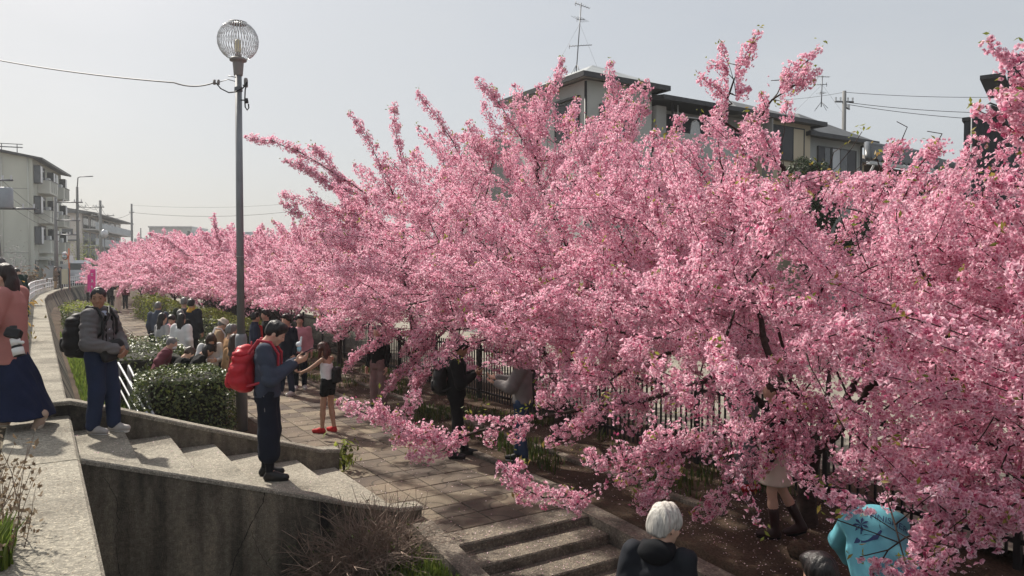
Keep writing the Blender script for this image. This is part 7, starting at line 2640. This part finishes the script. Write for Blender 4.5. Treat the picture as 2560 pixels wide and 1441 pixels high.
phone("pale phone held out by the woman in the white camisole", w3, s, (-0.16, 0.60, 1.17), (0.1, -0.3, 1), (0, 1, 0.3), M("pale phone back", (0.5, 0.5, 0.48), 0.3))
sb_ = thing("backpack", "small black bag on the back of the woman in the white camisole", "bag", tuple(w3.location), w3.rotation_euler[2])
put(sb_, "bag", [([('b', tuple(Tt((0.03, -0.17, 1.07))), (0.11, 0.06, 0.15), None, 0.05)], 0.012, 0.02, 0.004)], M_BLKPACK, s)

# ---- couple under the middle tree
def ex_dark(t, s, Tt, Hh, Rt, Rh, mk, arms, legs, sh, pel): J['dark'] = (t, s, Tt, Rt, sh)


p = foot(1140, 10.55, PATH_Z)
w4 = person("man all in black with a dark backpack, looking at his phone under the cherry boughs", p, deg(-84), 1.70, 'tan', ('short', BLACKHAIR),
            top=dict(m=C_BLACK, len=0.05, fit=1.14, sr=(0.088, 0.076, 0.052), wr=0.007), bottom=dict(m=C_BLACK, style='trousers', fit=1.1), shoes=S_BLACK,
            pose=dict(head=(0.4, 0, 0), elbowL=(-0.25, 0.04, 1.08), elbowR=(0.26, 0.05, 1.08), wristL=(-0.06, 0.27, 1.20), wristR=(0.07, 0.26, 1.19), hdirL=(0.4, 0.8, 0.3), hdirR=(-0.3, 0.85, 0.3), hnormL=(0.6, 0, 0.7), hnormR=(-0.6, 0, 0.7),
                      hsideL=(0, -.4, 1), hsideR=(0, -.4, 1), ankleL=(-0.1, 0.12, 0.085), ankleR=(0.1, -0.06, 0.085), footR=(0.3, 1, 0)), extra=ex_dark)
t, s, Tt, Rt, sh = J['dark']
backpack("dark backpack on the man in black under the tree", w4, s, Tt, Rt, sh, M_BLKPACK, (0.15, 0.10, 0.24), 1.14, -0.23)
phone("phone held by the man in black under the tree", w4, s, (0.0, 0.38, 1.29), (0, 0.8, 0.5), (0, -0.5, 0.85))
p = foot(1306, 10.2, PATH_Z + 0.01)
w5 = person("woman in a loose grey sweater reaching out her hands under the blossom", p, deg(80), 1.62, 'light', ('short', BLACKHAIR),
            top=dict(m=C_GREYS, len=0.05, fit=1.24, sr=(0.10, 0.092, 0.058), wr=0.008, name="sweater"), bottom=dict(m=C_DENIM, style='jeans', fit=1.15), shoes=S_BLKWHT, female=True,
            pose=dict(head=(0.25, 0, 0), elbowL=(-0.22, 0.14, 1.12), elbowR=(0.22, 0.16, 1.13), wristL=(-0.10, 0.37, 1.16), wristR=(0.10, 0.40, 1.21), hdirL=(0.3, 0.9, 0.15), hdirR=(-0.2, 0.9, 0.2), hnormL=(0.4, 0, 0.9), hnormR=(-0.4, 0, 0.9), hsideL=(0, 0, 1),
                      hsideR=(0, 0, 1), ankleL=(-0.09, -0.05, 0.085), ankleR=(0.09, 0.08, 0.085), footL=(-0.55, 1, 0), footR=(0.1, 1, 0)))

# ---- woman in the pink coat with the long lens, and the person behind her
def ex_pink(t, s, Tt, Hh, Rt, Rh, mk, arms, legs, sh, pel):
    J['pink'] = (t, s, Tt, Rt, sh)
    mk("lapel", [([('c', Tt((0.03, 0.125, 1.20)), Tt((0.09, 0.07, 1.42)), 0.022, 0.026), ('c', Tt((-0.03, 0.125, 1.20)), Tt((-0.09, 0.07, 1.42)), 0.022, 0.026)], 0.012, 0.02, 0.002)], C_PINK)
    mk("camera_strap", [([('c', Tt((-0.13, 0.06, 1.445)), Tt((-0.16, 0.11, 1.30)), 0.018, 0.018), ('c', Tt((-0.16, 0.11, 1.30)), Tt((-0.20, 0.14, 1.02)), 0.016, 0.014)], 0.010, 0.01, 0)], M_BLKPACK)
    mk("scarf", [([('l', tuple(pel), Rt, [(0.43, 0, 0.02, 0.075, 0.075), (0.52, 0, 0.02, 0.072, 0.078)])], 0.012, 0.02, 0.006)], cloth("grey blue scarf", (0.14, 0.17, 0.23)))


p = foot(24, 7.45, 0.0)
w6 = person("woman in a dusty pink coat and long navy skirt walking along the strip", p, deg(97), 1.66, 'light', ('long', hairm("dark brown", (0.022, 0.012, 0.010)), 0.34),
            top=dict(m=C_PINK, len=0.26, fit=1.16, sr=(0.092, 0.085, 0.062), wr=0.006, wf=13, h=0.014, name="coat", wd=(0.5, 0.3, 0.7)), bottom=dict(m=cloth("navy corduroy", (0.012, 0.018, 0.048), 0.95, 0.2, 0.4, 200), style='skirt', len=0.82, flare=0.33, back=0.09, wr=0.010, wf=15, wd=(1.3, 1.3, 0.05), h=0.016),
            shoes=S_BEIGE, female=True, face=True, res=0.014,
            pose=dict(head=(0.30, deg(-4), 0), elbowL=(-0.28, 0.06, 1.08), wristL=(-0.10, 0.30, 1.16), elbowR=(0.26, 0.08, 1.08), wristR=(0.08, 0.30, 1.15), ankleL=(-0.08, -0.33, 0.16), kneeL=(-0.08, -0.08, 0.47), footL=(0.0, 0.45, -0.75),
                      ankleR=(0.10, 0.14, 0.085), kneeR=(0.09, 0.16, 0.5), footR=(0, 1, 0)), extra=ex_pink, hand_h=0.005)
t, s, Tt, Rt, sh = J['pink']
cm = thing("camera", "black camera with a fat white lens hanging at the pink coated woman's side", "camera", tuple(w6.location), w6.rotation_euler[2])
cc = Tt((-0.345, -0.20, 1.0))
put(cm, "camera_body", [([('b', tuple(cc), (0.055, 0.07, 0.05), rotm(0.3, 0.3, 0.2), 0.02), ('b', tuple(cc + np.array([0.0, 0.0, 0.06])), (0.025, 0.03, 0.022), None, 0.012)], 0.008, 0.01, 0.003)], M_CAMB, s)
ld = np.array([-0.15, -0.30, -0.94]); ld /= np.linalg.norm(ld)
for nm, m, a, b, r in (("lens_barrel", M_LENS, 0.05, 0.125, 0.045), ("focus_ring", M_CAMB, 0.125, 0.15, 0.0465), ("lens_hood", M_LENS, 0.15, 0.225, 0.052), ("front_ring", M_CAMB, 0.2251, 0.231, 0.05)):
    q0, q1 = cc + ld * a, cc + ld * b
    MB().tube([tuple(q0 * s), tuple(q1 * s)], r * s, 18).build(nm, m, cm, True)
put(cm, "lens_foot", [([('c', cc + ld * 0.09 + np.array([-.02, -0.045, 0]), cc + ld * 0.10 + np.array([-.03, -0.075, 0.01]), 0.014, 0.018)], 0.006, 0.01, 0)], M_LENS, s)
p = foot(-6, 9.3, 0.0)
person("person with dark greying hair in a grey coat, half hidden behind the woman in pink", p, deg(60), 1.75, 'mid', ('short', SALTHAIR), top=dict(m=cloth("brown grey coat", (0.12, 0.105, 0.095)), len=0.2, fit=1.15), bottom=dict(m=C_BLACK), shoes=S_BLACK, pose=dict(head=(0.3, deg(-20), 0)))
p = foot(57, 24.0, -0.03)
person("man in a bottle green sweatshirt with sleeves pushed up bending over the white railing", p, deg(70), 1.70, 'light', ('short', BLACKHAIR),
       top=dict(m=C_GREEN, len=0.05, fit=1.15, sleeve=0.6), bottom=dict(m=C_GREEN, style='trousers', fit=1.1), shoes=S_BLACK,
       pose=dict(lean=0.35, head=(0.5, 0, 0), elbowL=(-0.22, 0.28, 1.02), wristL=(-0.16, 0.34, 0.82), elbowR=(0.22, 0.28, 1.02), wristR=(0.16, 0.36, 0.82)), res=0.02, hand_h=0.009)

# ---- the white haired man at the foot of the lower steps
p = foot(1646, 4.95, -1.80)
w7 = person("white haired man in a dark hooded jacket seen from behind", p, deg(-28), 1.80, 'light', ('fluffy', WHITEHAIR, 0, 0.008, 0.011),
            top=dict(m=cloth("dark hooded jacket", (0.016, 0.018, 0.023), 0.85), len=0.08, fit=1.04, sr=(0.080, 0.072, 0.052), wr=0.010, wf=24, hood=cloth("black hood", (0.007, 0.008, 0.010)), h=0.014), bottom=dict(m=C_BLACK), shoes=S_BLACK, face=True, res=0.013, width=0.88,
            pose=dict(head=(0.22, deg(-32), 0), lean=0.10))
MB().tube([(0.090, 0.02, 1.62), (0.082, 0.10, 1.63), (0.06, 0.16, 1.625)], 0.003, 5).build("spectacle_arm", C_BLACK, w7, True)

# ---- bent figure in the light blue printed top
bp_ = P(2212, 700, 5.15); bp_.z = gz(5.4, 2.9)


def ex_fin(t, s, Tt, Hh, Rt, Rh, mk, arms, legs, sh, pel):
    J['fin'] = (t, s, Tt, Rt, sh)
    top = [c for c in children_of(t) if c.name.startswith("top")]
    par = top[0] if top else t
    # printed lettering and emblems lie on the curved back: cast them on to it
    import mathutils
    me = par.data
    bvh = mathutils.bvhtree.BVHTree.FromPolygons([v.co for v in me.vertices], [tuple(q.vertices) for q in me.polygons])
    out = Vector(tuple(Rt @ np.array([0, -1.0, 0.0]))); ux = Vector((1, 0, 0)); uz = Vector(tuple(Rt @ np.array([0, 0, 1.0])))
    c0 = Vector(tuple(Tt((0, -0.11, 1.24)))) * s

    def cast(x, z):
        o = c0 + ux * x + uz * z + out * 0.5
        h = bvh.ray_cast(o, -out)
        return (h[0] + out * 0.004) if h[0] is not None else (c0 + ux * x + uz * z + out * 0.02)

    def print_text(body, size, x, z, ang, m):
        cu = bpy.data.curves.new("lettering", 'FONT')
        cu.body = body; cu.size = size; cu.align_x = 'CENTER'; cu.align_y = 'CENTER'
        ob = bpy.data.objects.new("lettering", cu)
        dg = bpy.context.evaluated_depsgraph_get()
        me2 = bpy.data.meshes.new_from_object(ob)
        bm = bmesh.new(); bm.from_mesh(me2)
        bmesh.ops.triangulate(bm, faces=bm.faces); bmesh.ops.subdivide_edges(bm, edges=bm.edges, cuts=1)
        ca, sa = math.cos(ang), math.sin(ang)
        for v in bm.verts:
            xx, zz = v.co.x * ca - v.co.y * sa, v.co.x * sa + v.co.y * ca
            v.co = cast(x + xx, z + zz)
        bm.to_mesh(me2); bm.free()
        me2.materials.clear(); me2.materials.append(m)
        bpy.data.objects.remove(ob)
        link("lettering", me2, par)

    def print_poly(name, pts, m):
        q = [cast(*a) for a in pts]
        mb = MB(); mb.add([tuple(a) for a in q], [tuple(range(len(q)))]); mb.build(name, m, par, fix=False)
    m_print = M("navy print", (0.02, 0.045, 0.13), 0.7, 0.1, 9, 0)
    m_gold = M("pale gold print", (0.42, 0.40, 0.25), 0.7, 0.1, 9, 0)
    print_text("FINISHER", 0.066, 0.055, 0.085, -0.30, m_print)
    print_text("20", 0.05, -0.11, 0.135, -0.05, m_gold)
    # palm and hill emblem
    for k in range(7):
        a = k * math.pi / 3.5 + .3
        x0, z0 = -0.135, 0.065
        print_poly("palm_print", [(x0, z0), (x0 + .035 * math.cos(a - .25), z0 + .035 * math.sin(a - .25)), (x0 + .05 * math.cos(a), z0 + .05 * math.sin(a)), (x0 + .035 * math.cos(a + .25), z0 + .035 * math.sin(a + .25))], m_print)
    print_poly("palm_print", [(-0.138, 0.06), (-0.132, 0.06), (-0.138, -0.0), (-0.146, -0.0)], m_print)
    print_poly("hill_print", [(-0.19, -0.05), (-0.17, -0.015), (-0.12, -0.005), (-0.06, -0.015), (-0.08, -0.05), (-0.13, -0.062)], m_print)
    print_poly("wave_print", [(-0.06, -0.015), (-0.02, 0.02), (-0.01, 0.012), (-0.05, -0.045), (-0.08, -0.05)], m_print)
    mk("drawcord", [([('c', (cast(-0.02, 0.16)) / s, (cast(-0.02, 0.03)) / s, 0.004, 0.004)], 0.006, 0.004, 0)], C_BLACK)


w8 = person("person bending over in a light blue sports top printed FINISHER", (bp_.x, bp_.y, bp_.z), deg(-8), 1.72, 'light', ('short', BLACKHAIR),
            width=0.86, top=dict(m=C_CYAN, len=0.06, fit=1.34, hump=True, sr=(0.075, 0.07, 0.055), wr=0.006, wf=10, name="top", h=0.014), bottom=dict(m=C_BLACK), shoes=S_BLACK,
            pose=dict(lean=0.72, head=(0.9, 0, 0), pelvis=(0, -0.14, 0.72), kneeL=(-.13, .16, .45), kneeR=(.13, .16, .45), elbowL=(-0.17, 0.38, 0.84), wristL=(-0.07, 0.46, 0.66), elbowR=(0.17, 0.38, 0.84), wristR=(0.07, 0.46, 0.66)), extra=ex_fin)
p = foot(2072, 4.35, -1.83)
person("black haired person whose head just shows at the bottom edge beside the blue top", p, deg(20), 1.74, 'light', ('short', BLACKHAIR, 0, 0.008), top=dict(m=C_BLACK), bottom=dict(m=C_BLACK), shoes=S_BLACK, pose=dict(head=(0.25, 0, 0)))

# ---- legs seen below the right-hand crowns
p = foot(1938, 7.45, -1.10)
person("person in tall dark buckled boots and a pale short skirt beside the big trunk", p, deg(75), 1.60, 'light', ('long', BROWNHAIR, 0.35), top=dict(m=C_BLACK, fit=1.05), bottom=dict(m=C_CREAM, style='skirt', len=0.36, flare=0.22), shoes=dict(m=M("oxblood boot", (0.028, 0.010, 0.010), 0.45), sole=C_BLACK, boot=True), female=True,
       pose=dict(ankleL=(-0.08, -0.02, 0.085), ankleR=(0.09, -0.30, 0.11), kneeR=(0.09, -0.1, 0.48), footR=(0.05, 0.9, -0.3)))
p = foot(1862, 9.0, -1.10)
person("person in pale grey trousers and red trainers half hidden behind the blossom near the fence", p, deg(-70), 1.62, 'light', ('short', BLACKHAIR), top=dict(m=C_GREYS), bottom=dict(m=C_GREYT, style='jeans'), shoes=S_RED)
p = foot(944, 14.2, PATH_Z)
person("person in dull rose wide trousers standing behind the low boughs by the path", p, deg(160), 1.60, 'light', ('long', BLACKHAIR, 0.3), top=dict(m=C_BLACK), bottom=dict(m=cloth("dull rose trousers", (0.22, 0.145, 0.14)), style='wide', fit=0.85), shoes=S_BLACK, female=True)

# ---- the people gathered round the lamp post and along the path
LOWR = dict(res=0.021, hand_h=0.010)
p = foot(716, 15.7, PATH_Z)
person("person in a dark navy jacket and white trainers behind the red backpack", p, deg(150), 1.72, 'light', ('short', BLACKHAIR), top=dict(m=C_DKNAVY, len=0.12, fit=1.1), bottom=dict(m=C_NAVY, style='trousers'), shoes=S_WHITE,
       pose=dict(ankleL=(-0.14, 0.0, 0.085), ankleR=(0.14, 0.05, 0.085)), **LOWR)
p = foot(748, 16.4, PATH_Z)
person("person in a pale pink jacket under the edge of the blossom", p, deg(-160), 1.66, 'light', ('short', BLACKHAIR), top=dict(m=C_PALEP, len=0.1, fit=1.18), bottom=dict(m=C_DKNAVY), shoes=S_WHITE, **LOWR)
p = foot(636, 17.3, PATH_Z)
person("person in dark blue with a red scarf standing behind the lamp post", p, deg(-60), 1.66, 'mid', ('short', BLACKHAIR), top=dict(m=C_NAVY, fit=1.1, collar=True), bottom=dict(m=C_BLACK), shoes=S_BLACK, **LOWR,
       extra=lambda t, s, Tt, Hh, Rt, Rh, mk, arms, legs, sh, pel: mk("scarf", [([('l', tuple(pel), Rt, [(0.40, 0, 0.01, 0.10, 0.10), (0.49, 0, 0, 0.085, 0.085)]), ('c', Tt((0.05, 0.12, 1.35)), Tt((0.07, 0.14, 1.1)), 0.04, 0.035)], 0.015, 0.02, 0.004)], C_RED))
p = foot(664, 17.8, PATH_Z)
person("person in black standing in the shade of the boughs, right of the lamp post", p, deg(120), 1.70, 'light', ('short', BLACKHAIR), top=dict(m=C_BLACK, fit=1.1), bottom=dict(m=C_BLACK), shoes=S_BLACK, **LOWR)
p = foot(584, 12.95, PATH_Z)
w = person("brown haired woman in a tan coat and long cream skirt right behind the lamp post", p, deg(-20), 1.54, 'light', ('long', BROWNHAIR, 0.40), top=dict(m=C_TAN, len=0.16, fit=1.14), bottom=dict(m=C_CREAM, style='skirt', len=0.78, flare=0.24, wr=0.012), shoes=S_BEIGE, female=True, res=0.018, hand_h=0.009)
p = foot(574, 13.7, PATH_Z)
person("grey haired man in a tan jacket, left of the lamp post", p, deg(-55), 1.66, 'light', ('short', GREYHAIR), top=dict(m=C_TAN, len=0.08, fit=1.12), bottom=dict(m=C_GREYT), shoes=S_BLACK, res=0.018, hand_h=0.009, pose=dict(head=(0.1, deg(15), 0)))


def ex_hat(t, s, Tt, Hh, Rt, Rh, mk, arms, legs, sh, pel):
    mk("bucket_hat", [([('l', tuple(Hh((0, -0.005, 0.0))), Rh @ rotm(-0.1), [(0.03, 0, 0, 0.150, 0.165), (0.045, 0, 0, 0.135, 0.15), (0.075, 0, 0, 0.100, 0.112), (0.13, 0, 0, 0.088, 0.098), (0.155, 0, 0, 0.055, 0.065)])], 0.010, 0.02, 0.003)], cloth("cream hat", (0.50, 0.44, 0.36)))
    J['hat'] = (t, s, Tt, Rt, sh)


p = foot(545, 16.2, PATH_Z)
w = person("person in a cream bucket hat and beige jacket looking down beside the sunlit hedge", p, deg(-65), 1.60, 'light', ('crop', GREYHAIR), top=dict(m=C_BEIGE, len=0.14, fit=1.14), bottom=dict(m=C_BLACK), shoes=S_BLACK, res=0.020, hand_h=0.010, pose=dict(head=(0.5, 0, 0)), extra=ex_hat)
t, s, Tt, Rt, sh = J['hat']
backpack("small white rucksack on the person in the cream bucket hat", w, s, Tt, Rt, sh, C_WHITE, (0.11, 0.06, 0.15), 1.2, -0.17, 0.014, 0.004)
p = foot(452, 16.6, PATH_Z)
w = person("woman with long black hair over a white top and grey trousers, seen from behind", p, deg(-12), 1.68, 'light', ('long', BLACKHAIR, 0.46), top=dict(m=C_WHITE, len=0.0, fit=1.16, sr=(0.09, 0.075, 0.05)), bottom=dict(m=C_GREYT, style='wide'), shoes=S_BLACK, female=True, res=0.018, hand_h=0.009, pose=dict(head=(0.1, deg(10), 0)))
p = foot(404, 17.0, PATH_Z)
w = person("woman with very long black hair in a pale grey cardigan, left of the white top", p, deg(-30), 1.66, 'light', ('long', BLACKHAIR, 0.55), top=dict(m=cloth("pale grey knit", (0.36, 0.35, 0.35)), len=0.12, fit=1.18), bottom=dict(m=C_BLACK), shoes=S_BLACK, female=True, res=0.020, hand_h=0.010)
bg = thing("shoulder_bag", "black bag hung behind the woman with very long black hair", "bag", tuple(w.location), w.rotation_euler[2])
put(bg, "bag", [([('b', (-0.26, -0.05, 1.05), (0.075, 0.11, 0.17), None, 0.05)], 0.016, 0.02, 0.006)], M_BLKPACK, 0.97)
p = foot(430, 17.7, PATH_Z)
person("dark haired girl with a pink bag strap facing us between two long haired women", p, deg(150), 1.60, 'light', ('short', BLACKHAIR), top=dict(m=C_PALEP, fit=1.08), bottom=dict(m=C_BLACK), shoes=S_BLACK, female=True, face=True, res=0.020, hand_h=0.010, pose=dict(head=(0.4, deg(30), 0)))


def ex_scarf(t, s, Tt, Hh, Rt, Rh, mk, arms, legs, sh, pel):
    mk("scarf", [([('l', tuple(pel), Rt, [(0.43, 0, -0.01, 0.125, 0.115), (0.50, 0, 0, 0.088, 0.092), (0.555, 0, 0.01, 0.078, 0.082)])], 0.016, 0.02, 0.006)], C_YELLOW)


p = foot(477, 20.5, PATH_Z)
person("tall man in a dark navy coat with a mustard yellow scarf, seen from behind", p, deg(-10), 1.83, 'light', ('short', BLACKHAIR), top=dict(m=cloth("charcoal coat", (0.020, 0.023, 0.030)), len=0.25, fit=1.16, sr=(0.095, 0.08, 0.06)), bottom=dict(m=C_BLACK), shoes=S_BLACK, res=0.022, hand_h=0.011, extra=ex_scarf)
p = foot(459, 21.3, PATH_Z)
person("person with a grey cap and grey hair beside the man in the yellow scarf", p, deg(15), 1.84, 'light', ('short', GREYHAIR), top=dict(m=cloth("dark olive coat", (0.03, 0.034, 0.022)), fit=1.12, len=.1), bottom=dict(m=C_BLACK), shoes=S_BLACK, res=0.022, hand_h=0.011)
p = foot(449, 19.3, PATH_Z)
person("shorter grey haired person in a dark jacket just left of the yellow scarf", p, deg(35), 1.60, 'light', ('short', GREYHAIR), top=dict(m=C_BLACK, fit=1.15, collar=True), bottom=dict(m=C_BLACK), shoes=S_BLACK, res=0.022, hand_h=0.011)
p = foot(394, 20.2, PATH_Z)
person("grey haired man in a blue grey jacket at the left of the group", p, deg(5), 1.78, 'light', ('crop', GREYHAIR), top=dict(m=cloth("blue grey jacket", (0.075, 0.088, 0.115)), fit=1.14, collar=True), bottom=dict(m=C_BLACK), shoes=S_BLACK, res=0.022, hand_h=0.011)


def ex_mask(t, s, Tt, Hh, Rt, Rh, mk, arms, legs, sh, pel):
    mk("face_mask", [([('e', Hh((0, 0.062, -0.055)), (0.058, 0.052, 0.05), Rh)], 0.008, 0.01, 0)], C_WHITE)


p = foot(402, 13.5, -1.12)
person("grey haired person in a maroon jacket and white mask behind the hedge", p, deg(-70), 1.62, 'light', ('crop', GREYHAIR), top=dict(m=C_MAROON, fit=1.16, collar=True, sr=(0.10, 0.085, 0.06), wr=0.010), bottom=dict(m=C_BLACK), shoes=S_BLACK, res=0.018, hand_h=0.009, pose=dict(lean=0.42, pelvis=(0, -.1, 0.82), kneeL=(-.1, .12, .46), kneeR=(.1, .12, .46)), extra=ex_mask)
p = foot(446, 13.75, -1.12)
person("brown haired person in black crouching low behind the near hedge", p, deg(-40), 1.58, 'light', ('short', BROWNHAIR), top=dict(m=C_BLACK, fit=1.1), bottom=dict(m=C_BLACK), shoes=S_BLACK, res=0.018, hand_h=0.009, pose=dict(lean=0.45, head=(.3, 0, 0), pelvis=(0, -.12, 0.66), kneeL=(-.1, .22, .46), kneeR=(.1, .22, .46)))
p = foot(488, 13.5, -1.12)
person("black haired person in black leaning forward behind the near hedge", p, deg(-60), 1.60, 'light', ('long', BLACKHAIR, 0.2), top=dict(m=C_BLACK, fit=1.15), bottom=dict(m=C_BLACK), shoes=S_BLACK, res=0.018, hand_h=0.009, pose=dict(lean=0.5, head=(.3, 0, 0), pelvis=(0, -.12, 0.76), kneeL=(-.1, .2, .46), kneeR=(.1, .2, .46)))
p = foot(522, 13.8, -1.12)
person("brown haired woman in a white blouse looking down at the end of the near hedge", p, deg(-150), 1.58, 'light', ('longfront', BROWNHAIR, 0.26), top=dict(m=C_WHITE, fit=1.05), bottom=dict(m=C_BLACK), shoes=S_BLACK, female=True, res=0.018, hand_h=0.009, pose=dict(lean=0.18, head=(.65, 0, 0), elbowL=(-.25, .1, 1.1), wristL=(-.08, .28, 1.1), elbowR=(.25, .1, 1.1), wristR=(.08, .28, 1.1)))

# ---- far figures
FAR = dict(res=0.034, hands=False)
p = foot(293, 44.0, PATH_Z)
person("person in a long white dress standing alone on the far path", p, deg(-120), 1.62, 'light', ('short', BLACKHAIR), top=dict(m=C_CREAM, fit=1.1), bottom=dict(m=C_CREAM, style='skirt', len=0.85, flare=0.2), shoes=S_WHITE, female=True, pose=dict(elbowR=(.25, .1, 1.1), wristR=(.08, .25, 1.15)), **FAR)
for px, Y, lab, m, h in ((275, 47, "dark figure in black on the far path, left of the white dress", C_BLACK, 1.74), (284, 49, "dark figure close behind the other one on the far path", C_DKNAVY, 1.68),
                         (222, 52, "person in a pale pink top and dark trousers near the pink banner", C_PALEP, 1.68), (312, 48, "person in a maroon jacket in the shade beside the white dress", C_MAROON, 1.6)):
    person(lab, foot(px, Y, PATH_Z), deg(40), h, 'light', ('short', BLACKHAIR), top=dict(m=m, fit=1.1), bottom=dict(m=C_BLACK), shoes=S_BLACK, **FAR)
p = foot(138, 54, -0.02)
person("long haired person in a brown coat on the road behind the white railing", p, deg(-80), 1.66, 'light', ('long', BROWNHAIR, 0.3), top=dict(m=cloth("brown coat", (0.15, 0.11, 0.075)), len=.3, fit=1.15), bottom=dict(m=C_BEIGE), shoes=S_BLACK, female=True, pose=dict(elbowR=(.25, .1, 1.1), wristR=(.05, .25, 1.12), elbowL=(-.25, .1, 1.1), wristL=(-.05, .25, 1.12)), **FAR)
p = foot(152, 56, -0.02)
person("person in black with a white shirt on the road next to the brown coat", p, deg(170), 1.66, 'light', ('short', BLACKHAIR), top=dict(m=C_BLACK, fit=1.1), bottom=dict(m=C_BLACK), shoes=S_BLACK, **FAR)
# ================================================================== thin spring haze in the air
hm_ = bpy.data.materials.new("haze air")
hm_.use_nodes = True
nt_ = hm_.node_tree
nt_.nodes.clear()
ho_ = nt_.nodes.new("ShaderNodeOutputMaterial")
hv_ = nt_.nodes.new("ShaderNodeVolumePrincipled")
hv_.inputs['Color'].default_value = (0.93, 0.95, 0.97, 1)
hv_.inputs['Density'].default_value = 0.0007
hv_.inputs['Anisotropy'].default_value = 0.3
nt_.links.new(hv_.outputs[0], ho_.inputs['Volume'])
hz_ = MB().box((-480, -200, -3.1), (330, 560, 15.5)).build("haze", hm_)
hz_['kind'] = 'stuff'
